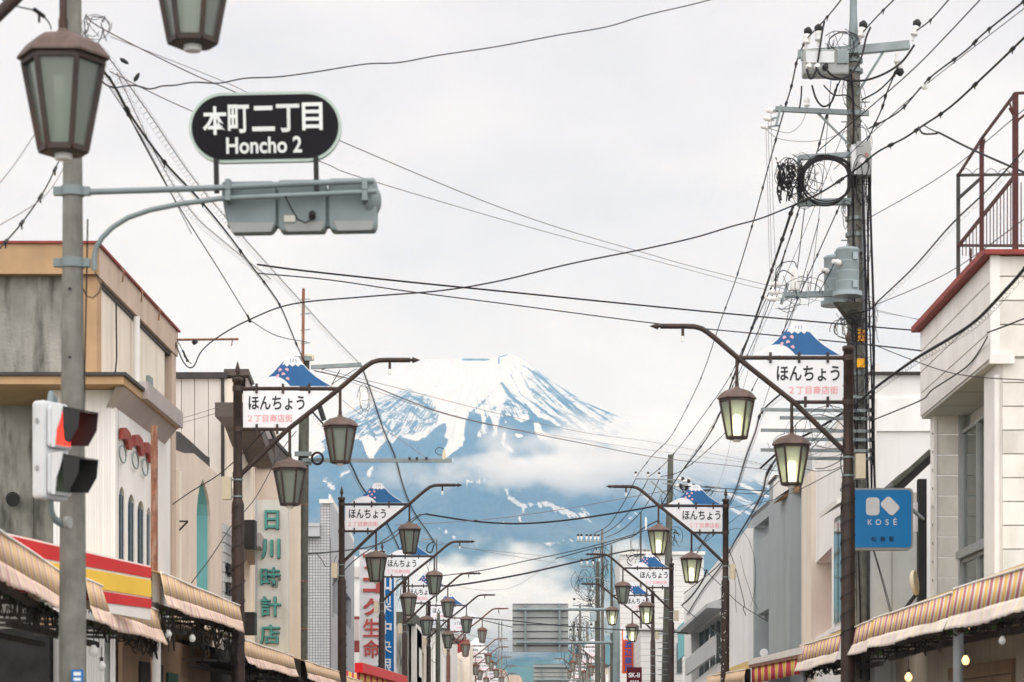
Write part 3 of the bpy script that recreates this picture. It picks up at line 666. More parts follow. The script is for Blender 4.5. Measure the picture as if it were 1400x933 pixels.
XL = -6.5
def bx(name, x0, x1, y0, y1, z0, z1, m, parent): return MB().box(x0, x1, y0, y1, z0, z1).build(name, m, parent)
def S_(px, py, X=XL): return sidept(px, py, X)
def sideplate(name, X, outer, holes, thick, m, parent, sg=-1):
    """plate on the street-facing plane X, going away from the street (sg -1 left, +1 right); outlines in photograph columns/rows"""
    o = [sidept(x, y, X) for x, y in outer]; h = [[sidept(x, y, X) for x, y in q] for q in holes]
    return plate(name, o, h, thick, lambda u, z, n: (X + sg * n, u, z), m, parent)
def frontplate(name, Y, outer, holes, thick, m, parent):
    o = [(fx(x, Y), fz(y, Y)) for x, y in outer]; h = [[(fx(x, Y), fz(y, Y)) for x, y in q] for q in holes]
    return plate(name, o, h, thick, lambda u, z, n: (u, Y + n, z), m, parent)
def root(name, label, cat, x, y, group=None): return thing(name, label, cat, (0, 0, 0), 0, group)

# ---- corner building with the stained concrete gable
b = root('corner_building', 'two-storey corner building, stained concrete end wall under a tan fascia, far left', 'building', -8, 35)
YA = 34.8
bx('wall', -13, -6.62, YA + .02, 42.2, .13, 8.5, M['oldconcrete'], b)
z1, z0 = fz(337, YA), fz(378, YA)
bx('fascia', -13.1, -6.42, YA - .18, YA + .02, z0, z1, M['tan'], b)
bx('fascia', -6.62, -6.42, YA + .021, 42.3, z0, z1, M['pinktan'], b)
mb = MB(); mb.box(-13.15, -6.38, YA - .22, 42.35, z1, z1 + .035); mb.build('roof_edge', M['redtrim'], b)
sideplate('side_wall', -6.5, [(128, 378), (225, 470), (225, 1000), (128, 1000)], [], .12, M['creamwall'], b)
bx('corner_post', -6.66, -6.44, YA - .06, YA + .30, .13, z0 - .003, M['tan'], b)
bx('corner_post', -6.62, -6.44, 41.75, 42.2, .13, z0 - .003, M['pinktan'], b)
bx('painted_shadow_strip', -6.6, -6.47, YA + .31, 41.74, z0 - .07, z0 - .003, M['darkbrown'], b)  # solid dark strip that paints the shade below the fascia
for k in range(3):
    y = YA + 1.6 + k * 1.7
    mb = MB(); mb.tube([(-6.40, y, z1 + .03), (-6.34, y, z1 - .06), (-6.36, y, z1 - .22)], .015, 5); mb.build('rusty_hook', M['rust'], b)
# cornice over the white shopfront block
cz0, cz1 = fz(532, 32.8), fz(516, 32.8)
bx('cornice', -8.0, -5.70, 32.7, 37.6, cz0 + .05, cz1, M['tan'], b)
bx('cornice_edge', -8.05, -5.66, 32.66, 37.64, cz1 + .002, cz1 + .05, M['darkbrown'], b)
mb = MB(); mb.prism([(-5.72, 32.9, cz0 + .045), (-5.98, 33.3, cz0 - .30), (-5.98, 37.5, cz0 - .30), (-5.72, 37.58, cz0 + .045)], (-.12, 0, 0)); mb.build('cornice_soffit', M['greybrown'], b)
bx('cornice_step', -6.8, -5.62, 34.2, 37.55, cz0 + .06, cz0 + .30, M['greybrown'], b)
wzt = cz0 + .045
o = bx('white_block', -6.75, -6.12, 33.3, 37.7, .13, wzt, M['whitewall'], b)
arch = []
for x0_, x1_, yt in ((162.5, 170.5, 666), (175, 184, 676), (188, 197, 685), (200.5, 206, 694)):
    xm = (x0_ + x1_) / 2; w = (x1_ - x0_) / 2
    arch.append([(x1_, 900), (x1_, yt + 18)] + [(xm + w * math.cos(a), yt + 18 - 18 * math.sin(a)) for a in np.linspace(.2, PI - .2, 9)] + [(x0_, yt + 18), (x0_, 900)])
sideplate('shopfront_wall', -5.9, [(162.2, 535), (233, 600), (233, 985), (162.2, 985)], arch, .14, M['whitewall'], b)
bx('shopfront_wall', -6.75, -5.9, 33.2, 33.38, .13, wzt, M['whitewall'], b)
for k, (x0_, x1_, yt) in enumerate(((162.5, 170.5, 666), (175, 184, 676), (188, 197, 685), (200.5, 206, 694))):
    ya, yb = yx(x0_, -5.9), yx(x1_, -5.9)
    w = bx('window', -6.03, -5.915, ya + .01, yb - .01, 1.9, fz(yt + 8, ya), M['blueglass'], b)
    bx('mullion', -5.914, -5.90, (ya + yb) / 2 - .012, (ya + yb) / 2 + .012, 1.9, fz(yt + 6, ya), M['steel'], w)
for k, (px, py) in enumerate(((173, 603), (190, 612), (203, 622))):
    Yk = yx(px, -5.86); zc = fz(py, Yk); mb = MB()
    pts = [(0, .22), (.16, .30), (.34, .24), (.46, .02), (.40, -.18), (.28, -.20), (.24, -.02), (.12, .02), (0, -.06)]
    mb.prism([(-5.88, Yk - .45 + u_ * 1.8, zc + v_ * .55) for u_, v_ in pts], (.05, 0, 0)); mb.build('red_ornament', M['redtrim'], b)
    mb = MB(); mb.tube([(-5.86, Yk - .3 + .22 * math.cos(a) * 1.2, zc - .22 + .12 * math.sin(a)) for a in np.linspace(0, 2 * PI, 13)], .012, 5); mb.build('iron_scroll', M['steel'], b)
for k in range(22):
    x = -6.72 + k * .036; MB().box(x, x + .02, 33.185, 33.199, .2, wzt - .01).build('wall_rib', M['whitewall'], b) if k % 1 == 0 and x < -5.93 else None
mb = MB(); mb.cyl((-6.40, 37.9, .2), (-6.40, 37.9, 8.1), .05, n=10); mb.build('downpipe', M['whitewall'], b)
for z in (2.2, 3.6, 5.0, 6.6): MB().lathe((-6.40, 37.9, z), [(.062, -.025), (.062, .025)], 10).build('pipe_clip', M['steel'], b)
MB().tube([(-6.42, 36.2, 8.0), (-6.42, 36.25, 7.2), (-6.42, 36.1, 6.9), (-6.42, 36.15, 6.4)], .012, 5).build('wall_cable', M['cable'], b)
bx('vent_cover', -6.5, -6.44, 39.4, 39.75, 7.1, 7.4, M['steel'], b)
# small things on the concrete wall
mb = MB(); p = at(22, 685, YA); mb.cyl(p + Vector((-.05, 0, .03)), p + Vector((.03, -.35, -.03)), .10, .09, 14); mb.build('vent_pipe', M['darkrubber'], b)
mb = MB(); mb.box(fx(44, YA), fx(46, YA), YA - .03, YA + .02, .13, fz(600, YA)); mb.build('wall_conduit', M['concrete'], b)
bx('lower_wall_panel', fx(-60, 34.3), fx(55, 34.3), 34.3, 34.7, .13, fz(842, 34.3), M['oldconcrete'], b)
bx('lower_wall_panel', fx(55, 34.2), fx(78, 34.2), 34.2, 34.7, .13, fz(842, 34.2), M['tan'], b)
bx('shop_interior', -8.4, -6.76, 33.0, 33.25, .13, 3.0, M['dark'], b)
# rods projecting from its far corner
t = thing('cable_bracket', 'dark iron rod projecting from the roof corner of the stained corner building', 'bracket')
mb = MB(); p0 = at(229, 465, 42.2); p1 = at(326, 464, 42.2); mb.cyl(p0, p1, .022, n=6); mb.cyl(p1 + Vector((-.10, 0, 0)), p1 + Vector((-.12, 0, -.12)), .01, n=5)
o = mb.build('rod', M['rust'], t)
mb = MB(); mb.cyl(at(265, 466, 42.2), at(268, 470, 42.2), .05, n=8); mb.build('insulator', M['darkrubber'], t)

# ---- red and yellow shop signboard
t = thing('shop_signboard', 'long red and yellow banded shop signboard below the concrete wall', 'sign')
def sgn(px, py): 
    k = (px - 0) / 206.; Yk = 22.1 + (27 - 22.1) * k * (22.1 / 27 + (1 - 22.1 / 27) * k); return at(px, py, Yk)
def band(nm, ya0, ya1, yb0, yb1, mm, off):
    q = [sgn(-40, ya0 - (ya1 - ya0) * 40 / 206), sgn(206, ya1), sgn(206, yb1), sgn(-40, yb0 - (yb1 - yb0) * 40 / 206)]
    MB().prism([p + Vector((off, -off, 0)) for p in q], (-.03, .05, 0)).build(nm, mm, t)
band('board', 727, 774, 812, 848, M['signwhite'], 0)
band('red_band', 730, 776.5, 753, 790.5, M['redsign'], .012)
band('yellow_band', 757, 794, 784, 817, M['yellowsign'], .012)
band('lower_red_band', 786, 819.5, 806, 832, M['redsign'], .012)

# ---- peach building with the tall teal arch
b = root('arched_building', 'peach plaster building with a tall teal arched recess', 'building', -8, 45)
b['label'] = 'peach plaster building with a tall pointed teal recess, right of the stained corner building'
ZB = S_(236, 612)[1]
xs0, xs1 = 236, 322
A = [(x1, y1) for x1, y1 in ((269, 840), (269, 700), (270.5, 680), (273, 666), (277, 655), (280, 662), (284, 675), (286.5, 690), (287.5, 705), (287.5, 840))]
sideplate('wall', XL, [(xs0, 614), (252, 620), (265, 620), (280, 633), (300, 651), (304, 653), (xs1, 672), (xs1, 985), (xs0, 985)], [A], .5, M['peachwall'], b)
ya, yb = yx(267, XL), yx(289, XL)
bx('recess', -7.3, -7.01, ya - .1, yb + .1, .13, 6.6, M['paleblue'], b)
sideplate('recess_frame', XL - .02, [(263.5, 850), (263.5, 700), (266, 676), (277, 647), (287, 672), (290, 700), (290, 850)], [A], .10, M['peachwall'], b)
mb = MB()
for (xa, ya_), (xb, yb_) in zip(A[:-1], A[1:]):
    p = sidept(xa, ya_, XL); q = sidept(xb, yb_, XL)
    if xa > 277: mb.add([(XL - .05, p[0] - .02, p[1]), (XL - .05, q[0] - .02, q[1]), (-7.0, q[0] - .02, q[1]), (-7.0, p[0] - .02, p[1])], [(0, 1, 2, 3)])
mb.build('recess_lining', M['teal'], b, fix=False)
bx('body', -13, -7.31, 42.4, 50.6, .13, 5.9, M['peachwall'], b)
mb = MB(); P = [(236, 610), (251, 616), (265, 616.5), (280, 629), (300, 647.5), (305, 650)]
for (xa, ya_), (xb, yb_) in zip(P[:-1], P[1:]):
    p = sidept(xa, ya_, XL + .04); q = sidept(xb, yb_, XL + .04); mb.bar((XL + .04 - .3, *p), (XL + .04 - .3, *q), .07, .7, up=(0, 0, 1))
mb.build('roof_trim', M['darkbrown'], b)
bx('pilaster', XL, XL + .06, yx(240, XL), yx(244, XL), .13, 6.2, M['creamwall'], b)
# grey siding strip with the two black characters
y0, y1 = yx(303, XL), yx(317, XL)
for k in range(17):
    z = 2.4 + k * .2
    MB().prism([(XL, y0, z + .008), (XL + .05, y0, z + .008), (XL + .04, y0, z + .195), (XL, y0, z + .195)], (0, y1 - y0, .0)).build('siding_board', M['siding'], b)
bx('blue_trim', XL, XL + .05, y1 + .01, y1 + .28, .13, 6.0, M['teal'], b)
for s_, py0, py1 in (('場', 768, 785), ('所', 793, 812)):
    mb = MB(); ya_, yb_ = yx(304.5, XL), yx(312, XL)
    text_mb(mb, s_, ya_, yb_, fz(py1, 48.5), fz(py0, 48.5), 0, .05, .012, 0, lambda x, y, z: (XL + .055 - y, x, z)); mb.build('character', M['blackink'], b, fix=False)
mb = MB(); p = [at(236, 713, 42.6), at(257, 713, 42.6), at(236, 735, 42.6)]
for i in range(3): mb.bar(p[i], p[(i + 1) % 3], .03)
t = mb.build('iron_bracket', M['darkbrown']); tag(t, 'small triangular iron bracket on the peach wall beside the teal arch', 'bracket')

# ---- greige building with dark trim
b = root('panelled_building', 'greige panelled building with black edge trim, behind the peach arched building', 'building', -8, 50)
YB = 50.7
zt = fz(518, YB)
bx('body', -14, -6.36 , YB + .06, 57.6, .13, zt - .3, M['creamwall'], b)
xx = fx(200, YB)
edges = [200, 229, 248, 266, 285, 302.5]
for a_, c_ in zip(edges[:-1], edges[1:]):
    bx('wall_panel', fx(a_, YB) + .006, fx(c_, YB) - .006, YB, YB + .055, 3.5, zt, M['greige'], b)
bx('backing', fx(200, YB), fx(302, YB), YB + .056, YB + .1, 3.5, zt, M['darkbrown'], b)
bx('edge_trim', fx(303, YB), fx(306.5, YB), YB - .05, YB + .02, 3.5, zt, M['darkbrown'], b)
bx('cream_strip', fx(307, YB), -6.37, YB - .01, YB + .05, 3.5, zt, M['creamwall'], b)
bx('roof_trim', fx(190, YB), fx(312, YB), YB - .12, YB + .5, zt + .002, zt + .12, M['darkbrown'], b)
mb = MB()
mb.prism([(-6.72, YB - .1, zt + .06), (-6.2, YB - .1, zt + .06), (-6.2, 57.6, zt - 1.0), (-6.72, 57.6, zt - 1.0)], (0, 0, .13)); mb.build('eave', M['brownroof'], b)
mb = MB(); mb.prism([(-6.24, YB + .1, zt - .2), (-6.24, 57.5, zt - 1.25), (-6.24, 57.5, zt - 1.02), (-6.24, YB + .1, zt + .05)], (-.05, 0, 0)); mb.build('eave_board', M['greybrown'], b)

# ---- cream row building behind the first lamp
b = root('cream_building', 'cream plaster building with sloping brown eaves, behind the teal lettered clock shop sign', 'building', -8, 58)
xw = [(331, 575), (352, 640), (368, 655), (372, 668), (398, 700), (398, 985), (331, 985)]
sideplate('wall', -6.45, xw, [[(334.5, 800), (334.5, 889), (343.5, 889), (343.5, 800)], [(334.5, 712), (334.5, 748), (347, 748), (347, 712)]], .2, M['creamwall'], b)
bx('body', -13, -6.8, 52.4, 61.3, .13, 6.6, M['creamwall'], b)
for (xa, xb, ya_, yb_) in ((334, 344.5, 798, 890), (334, 348, 711, 749)):
    w = bx('window', -6.62, -6.58, yx(xa, -6.5), yx(xb, -6.5), fz(yb_, 52.5), fz(ya_, 52.5), M['glass'], b)
    bx('window_frame', -6.57, -6.53, yx(xa, -6.5) + .4, yx(xa, -6.5) + .47, fz(yb_, 52.5), fz(ya_, 52.5), M['darkbrown'], w)
Y1 = 56.5
for nm, P, mm, th in (('eave', [(318, 560), (331, 575), (348, 622), (352, 630)], M['brownroof'], .28), ('lower_eave', [(333, 738), (347, 757), (352, 764)], M['greybrown'], .28)):
    mb = MB()
    for (xa, ya_), (xb, yb_) in zip(P[:-1], P[1:]):
        p = sidept(xa, ya_, -6.2); q = sidept(xb, yb_, -6.2); mb.bar((-6.2, *p), (-6.2, *q), .7, th, up=(0, 0, 1))
    mb.build(nm, mm, b)
yy = yx(352, -6.3)
bx('roof_block', fx(351, yy), fx(376, yy), yy, yy + 3, fz(640, yy), fz(606, yy), M['brownroof'], b)
bx('roof_cap', fx(349, yy), fx(378, yy), yy - .1, yy + 3.1, fz(606, yy), fz(601, yy), M['darkbrown'], b)
frontplate('end_wall', yy + .1, [(340, 640), (345, 622), (372, 642), (384, 668), (384, 985), (340, 985)], [], .2, M['peachwall'], b)
frontplate('end_wall', yy + 1.4, [(384, 668), (410, 690), (410, 985), (366, 985), (366, 650)], [], .2, M['creamwall'], b)

# ---- clock shop sign
YS = 50.2
t = thing('vertical_shop_sign', 'tall off-white vertical sign with raised teal characters 日川時計店', 'sign')
t['label'] = 'tall off-white vertical sign with five raised teal characters'
x0, x1 = fx(352, YS), fx(393.5, YS)
mb = MB(); mb.box(x0, x1, YS, YS + .32, fz(892, YS), fz(684, YS)); mb.build('sign_box', M['agedwhite'], t)
bx('sign_side', x0 - .05, x0 - .002, YS + .01, YS + .33, fz(890, YS), fz(683, YS), M['siding'], t)
for py in (756.5, 789, 845): bx('joint', x0 + .02, x1 - .02, YS - .004, YS + .01, fz(py + .5, YS), fz(py, YS), M['siding'], t)
for ch, xa, xb, ya_, yb_ in (('日', 362, 381.5, 698, 724), ('川', 357, 383, 737, 764), ('時', 356.5, 383.5, 776, 803), ('計', 356.5, 384, 815, 843), ('店', 355.5, 383, 854, 881)):
    text('character', ch, fx(xa, YS), fx(xb, YS), fz(yb_, YS), fz(ya_, YS), YS - .01, M['tealletter'], t, .05, .022 if ch in '日川' else .012)
    text('character_shadow', ch, fx(xa + .6, YS), fx(xb + .6, YS), fz(yb_ + .7, YS), fz(ya_ + .7, YS), YS, M['blackink'], t, .03, .022 if ch in '日川' else .012)  # black copy offset right and down, painted as each raised character's shadow

for x_, a_, b2, yk, lab in ((340, 711, 750, 49.0, 'upper dark square speaker box between the first lamp pole and the clock shop sign'), (339.5, 837, 868, 49.0, 'lower dark square box between the first lamp pole and the clock shop sign')):
    t = thing('louvre_box', lab, 'box'); bx('case', fx(333, yk), fx(348, yk), yk, yk + .4, fz(b2, yk), fz(a_, yk), M['darkrubber'], t)
    bx('front_grille', fx(334, yk), fx(347, yk), yk - .02, yk - .001, fz(b2 - 1, yk), fz(a_ + 1, yk), M['dark'], t)

# ---- grey tiled building
b = root('tiled_building', 'grey building with small square tiles and a sloping parapet, left of the second lamp', 'building', -8, 73)
YE = 72.0; xr = fx(451.5, YE)
bx('tiled_wall', fx(385, YE), xr, YE, YE + .2, .13, fz(735, YE), M['tile'], b)
bx('tiled_pier', fx(438, YE), xr, YE - .02, YE - .001, .13, fz(690, YE), M['tile'], b)
bx('roof_slab', fx(385, YE), fx(438, YE), YE - .25, YE + 1.2, fz(734.5, YE), fz(716, YE), M['metalgrey'], b)
bx('roof_slab_lip', fx(385, YE), fx(438, YE), YE - .28, YE - .251, fz(721, YE), fz(719.5, YE), M['siding'], b)
bx('body', -13, xr - .22, YE + .21, 81, .13, 6.4, M['metalgrey'], b)
win = [(455.5, 770), (455.5, 815), (479, 850), (479, 815), (479, 797)]
wh = [[(455, 783), (455, 836), (462, 843), (462, 793)], [(463, 795), (463, 845), (470, 852), (470, 805)], [(471, 807), (471, 853), (480, 862), (480, 820)]]
sideplate('side_wall', xr, [(451.6, 686), (453, 685), (468, 712), (484.5, 744), (484.5, 985), (451.6, 985)], wh, .2, M['metalgrey'], b)
for (a_, _b, _c, d_) in wh:
    w = bx('window', xr - .16, xr - .12, yx(a_[0], xr), yx(_c[0], xr), fz(862, 76), fz(783, 76), M['glass'], b)
    bx('window_frame', xr - .05, xr + .02, yx(a_[0], xr) - .02, yx(a_[0], xr) + .10, fz(850, 76), fz(788, 76), M['steel'], w)
mb = MB(); P = [(450, 684), (453, 684), (468, 711), (485, 743)]
for (xa, ya_), (xb, yb_) in zip(P[1:-1], P[2:]):
    p = sidept(xa, ya_, xr); q = sidept(xb, yb_, xr); mb.bar((xr - .05, *p), (xr - .05, *q), .06, .35, up=(0, 0, 1))
mb.bar((fx(437, YE), YE, fz(686, YE)), (xr + .1, YE, fz(686, YE)), .25, .12, up=(0, 0, 1))
mb.build('parapet_cap', M['offwhite'], b)

# ---- beige block seen just behind it
b = root('pale_low_block', 'pale grey low block between the tiled building and the red lettered sign', 'building', -8, 86)
bx('wall', fx(480, 86), fx(493, 86), 86, 90, .13, fz(761, 86), M['offwhite'], b); bx('band', fx(480, 86), fx(493, 86), 85.9, 85.99, fz(790, 86), fz(775, 86), M['greige'], b)
t = root('red_balcony', 'red railed balcony in the gap left of the red lettered white sign', 'balcony', 0, 0)
bx('railing_top', fx(483, 84), fx(492, 84), 84, 84.1, fz(847, 84), fz(843, 84), M['redtrim'], t); bx('balcony_panel', fx(483, 84), fx(492, 84), 84, 84.1, fz(892, 84), fz(876, 84), M['redtrim'], t)
for k in range(6): bx('baluster', fx(484 + k * 1.5, 84), fx(484.5 + k * 1.5, 84), 84.02, 84.06, fz(876, 84), fz(847, 84), M['redtrim'], t)

# ---- red lettered vertical sign and the blue bank sign
YV = 77.5
t = thing('vertical_shop_sign', 'white vertical sign with large red characters, behind the third left lamp', 'sign')
mb = MB(); mb.box(fx(491.5, YV), fx(525.5, YV), YV, YV + .4, fz(910, YV), fz(752, YV)); mb.build('sign_box', M['white'], t)
for ch, ya_, yb_ in (('フ', 758, 779), ('コ', 790, 811), ('ク', 818, 842), ('生', 846, 871), ('命', 875, 900)):
    text('character', ch, fx(496.5, YV), fx(519.5, YV), fz(yb_, YV), fz(ya_, YV), YV - .005, M['redletter'], t, .05, .04 if ch in 'フコク' else .014)
YK = 80
t = thing('vertical_shop_sign', 'blue vertical bank sign with white characters and a white right edge', 'sign')
mb = MB(); mb.box(fx(516, YK), fx(538.5, YK), YK, YK + .4, fz(935, YK), fz(776, YK)); mb.build('sign_box', M['bankblue'], t)
bx('sign_edge', fx(538.6, YK), fx(540.6, YK), YK - .02, YK + .42, fz(935, YK), fz(775, YK), M['white'], t)
for ch, ya_, yb_ in (('山', 784, 808), ('梨', 815, 837), ('中', 849, 867), ('央', 875, 893), ('銀', 900, 920)):
    text('character', ch, fx(517.5, YK), fx(535.5, YK), fz(yb_, YK), fz(ya_, YK), YK - .003, M['white'], t, .02, .03 if ch in '山中' else .012)

# ---- further buildings on the left
b = root('concrete_building', 'weathered grey concrete building with a dark roof, right of the blue bank sign', 'building', 0, 0)
YC = 96; xr = fx(586, 110)
bx('wall', fx(520, YC), fx(556, YC), YC, YC + 7, .13, fz(850, YC), M['oldconcrete'], b)
bx('parapet', fx(518, YC), fx(571, YC + 3), YC - .1, YC + 8, fz(853, YC), fz(837, YC), M['darkpole'], b)
bx('wall', fx(556.2, YC + 2.5), fx(563, YC + 2.5), YC + 2.5, YC + 7, .13, fz(864, YC), M['timber'], b)
bx('pier', fx(563, YC + 2), fx(570, YC + 2), YC + 1.6, YC + 6, .13, fz(851, YC), M['offwhite'], b)
sideplate('side_wall', fx(570, YC + 2), [(570, 858), (586, 880), (586, 985), (570, 985)], [[(573, 885), (573, 925), (580, 930), (580, 895)]], .2, M['creamwall'], b)
b = root('siding_building', 'pale vertically clad building behind the fifth lamp of the left row', 'building', 0, 0)
YD = 116
for k in range(5):
    bx('cladding_strip', fx(587 + k * 4.3, YD) + .01, fx(591.3 + k * 4.3, YD) - .01, YD, YD + .12, .13, fz(862, YD), M['offwhite'], b)
bx('body', fx(575, YD), fx(609, YD), YD + .13, YD + 16, .13, fz(866, YD), M['offwhite'], b)
bx('roof', fx(575, YD), fx(610, YD), YD - .2, YD + 17, fz(862, YD) + .002, fz(859, YD), M['brownroof'], b)
b = root('red_roof_house', 'house with a bright red sheet metal roof on the far left', 'house', 0, 0)
YR = 138
mb = MB(); P = [at(606, 876, YR), at(641, 875, YR + 6), at(641, 888, YR + 6), at(606, 900, YR)]
mb.prism(P, (0, .1, .0)); mb.build('roof', M['redroof'], b)
mb = MB()
for k in range(11):
    f = k / 10; mb.bar(P[0].lerp(P[1], f) + Vector((0, -.05, 0)), P[3].lerp(P[2], f) + Vector((0, -.05, 0)), .05)
mb.build('roof_seam', M['redtrim'], b, kind='stuff')
bx('wall', fx(600, YR + 7), fx(642, YR + 7), YR + 7, YR + 14, .13, fz(880, YR + 7), M['creamwall'], b)
bx('wall', fx(600, YR + 1), fx(628, YR + 1), YR + 1, YR + 6, .13, fz(900, YR + 1), M['creamwall'], b)
bx('window', fx(614, YR + 1), fx(624, YR + 1), YR + .9, YR + .98, fz(925, YR), fz(912, YR), M['glass'], b)
for i, (xa, xb, py, Yk, mm, lab) in enumerate(((618, 636, 868, 160, M['creamwall'], 'small cream house behind the red roofed one on the left'), (640, 662, 900, 200, M['offwhite'], 'distant off-white house low on the left'), (664, 692, 915, 260, M['greige'], 'distant pale house with a hipped roof near the end of the street'))):
    b = root('far_house', lab, 'house', 0, 0)
    bx('wall', fx(xa, Yk), fx(xb, Yk), Yk, Yk + 12, 0, fz(py + 6, Yk), mm, b)
    mb = MB(); c0, c1 = fx(xa - 1, Yk), fx(xb + 1, Yk); w = (c1 - c0)
    mb.prism([(c0, Yk - .3, fz(py + 6, Yk)), (c1, Yk - .3, fz(py + 6, Yk)), (c1 - w * .1, Yk - .3, fz(py, Yk)), (c0 + w * .1, Yk - .3, fz(py, Yk))], (0, 12.6, 0)); mb.build('roof', M['greybrown'] if i < 2 else M['pinktan'], b)
    for k in range(2): bx('window', fx(xa + 3 + k * 8, Yk), fx(xa + 8 + k * 8, Yk), Yk - .06, Yk - .01, fz(py + 17, Yk), fz(py + 10, Yk), M['glass'], b)
# ================================================================ BUILDINGS, right side
M['panel'] = mat('offwhite_wall_panel', (.80, .765, .705), .75, 0, .05, 2, .45, (.50, .47, .41), .12, 60, streak=(.6, .6, .25))
M['panelw'] = mat('white_wall_panel', (.84, .815, .785), .7, 0, .04, 2, .35, (.6, .56, .52), .1, 60, streak=(.6, .6, .25))
M['soffit'] = mat('soffit_board', (.60, .60, .56), .8, 0, .05, 2)
b = root('panelled_corner_building', 'off-white panel clad building with a red roof edge, at the right edge', 'building', 7, 31)
YN = 30.3; XU = 5.60; XB = 5.73
zr1 = fz(350, YN); zbot = fz(489, YN)
bx('body', XB + .13, 14, YN + .10, 31.5, .13, zbot + .04, M['offwhite'], b)
bx('body', 6.55, 14, 31.51, 36.2, .13, zbot + .04, M['offwhite'], b)
bx('upper_body', XU + .08, 14, YN + .07, 36.0, zbot + .05, zr1, M['offwhite'], b)
# panels on the wall that faces the street corner
z = fz(350, YN); rows = []
pys = [350, 378, 411, 444, 488]
for y0_, y1_ in zip(pys[:-1], pys[1:]):
    for xa, xb in ((1357, 1480), (1480, 1640)): bx('wall_panel', fx(xa, YN) + .006, fx(xb, YN) - .006, YN, YN + .065, fz(y1_, YN) + .008, fz(y0_, YN) - .008, M['panel'], b)
y_ = 490
while y_ < 985:
    y2 = y_ + 32.6
    for xa, xb in ((1371, 1490), (1490, 1640)): bx('wall_panel', fx(xa, YN) + .006, fx(xb, YN) - .006, YN + .035, YN + .095, fz(y2, YN) + .007, fz(y_, YN) - .007, M['panel'], b)
    y_ = y2
# panels on the projecting upper storey, street side
yf = yx(1258, XU)
zs = [zbot, zbot + (zr1 - zbot) * .27, zbot + (zr1 - zbot) * .52, zbot + (zr1 - zbot) * .76, zr1]
ym = yx(1303, XU)
for za, zb_ in zip(zs[:-1], zs[1:]):
    for ya_, yb_ in ((YN + .05, ym), (ym, yf)):
        bx('wall_panel', XU, XU + .075, ya_ + .01, yb_ - .01, za + .01, zb_ - .01, M['panelw'], b)
bx('corner_trim', XU - .02, XU + .10, YN - .02, YN + .045, zbot, zr1, M['panelw'], b)
bx('roof_edge', XU - .12, 14, YN - .12, YN + .1, zr1 + .003, zr1 + .06, M['redtrim'], b)
bx('roof_edge', XU - .12, XU + .1, YN + .101, yf + .1, zr1 + .004, zr1 + .085, M['redtrim'], b)
bx('soffit', XU + .02, 7, YN + .05, yf - .02, zbot - .03, zbot + .045, M['soffit'], b)
for k in (1, 2, 3): bx('soffit_joint', XU + .03, XB + .45, YN + .05 + k * 1.4, YN + .06 + k * 1.4, zbot - .036, zbot - .031, M['alu'], b)
# recessed window wall
XW = 6.16
ya_, yb_ = 31.55, 35.68
bx('pier', XB, 6.4, YN + .096, ya_, .13, zbot - .032, M['panelw'], b)
bx('pier', 6.25, 6.5, ya_, yb_, .13, zbot - .032, M['offwhite'], b)
yl = 566
while yl < 985:
    bx('wall_panel', 5.79, 6.5, 35.68, 35.75, fz(yl + 28, 35.68) + .008, fz(yl, 35.68) - .008, M['panel'], b); yl += 28
bx('corner_trim', 5.74, 5.785, 35.66, 36.0, .13, zbot - .032, M['panelw'], b)
bx('corner_trim', 6.10, 6.16, 35.55, 35.675, .13, zbot - .032, M['alu'], b)
zt_, zm, zl = fz(560, 34.6), fz(738, 34.6), fz(905, 34.6)
zt_, zm, zl = 6.02, 4.18, 2.6
M['wp'] = glassmat('window_pane', (.80, .84, .80), (.25, .28, .26), .12, .05)
for (za, zb_) in ((zm + .06, zt_), (zl, zm - .06)):
    n = 3
    for k in range(n):
        p0 = ya_ + .05 + (yb_ - ya_ - .15) * k / n; p1 = ya_ + .05 + (yb_ - ya_ - .15) * (k + 1) / n
        mb = MB()
        for (q0, q1, r0, r1) in ((p0, p0 + .05, za, zb_), (p1 - .05, p1, za, zb_), (p0 + .051, p1 - .051, za, za + .05), (p0 + .051, p1 - .051, zb_ - .05, zb_)):
            mb.box(XW - .03 - .02 * (k % 2), XW + .02, q0, q1, r0, r1)
        w = mb.build('window', M['alu'], b)
        bx('pane', XW - .004, XW + .002, p0 + .045, p1 - .045, za + .045, zb_ - .045, M['wp'], w)
        c = MB(); pts = [(XW + .07 + .018 * math.sin(j * 1.9) + .01 * math.sin(j * .7), p0 + .04 + (p1 - p0 - .08) * j / 40) for j in range(41)]
        c.add([(x, y, z_) for x, y in pts for z_ in (za, zb_)], [(2 * j, 2 * j + 2, 2 * j + 3, 2 * j + 1) for j in range(40)], 0, True); c.build('curtain', M['curtain'], w, fix=False)
bx('sill', XW - .12, XW + .02, ya_, yb_ - .12, zm - .055, zm + .055, M['alu'], b)
mb = MB(); mb.cyl((5.70, YN + .15, .2), (5.70, YN + .15, zbot - .2), .045, n=10); mb.build('downpipe', M['panelw'], b)
bx('gutter_box', XU - .04, XB + .14, YN - .09, YN - .021, zbot - .09, zbot + .03, M['panelw'], b)
bx('shutter', XB - .0, 6.3, 31.6, 35.6, .13, 2.4, M['dark'], b)
for k in range(22):   # metal clips of the corner trim
    MB().box(XB - .016, XB - .002, 35.67, 35.69, .3 + k * .27, .34 + k * .27).build('trim_clip', M['alu'], b)

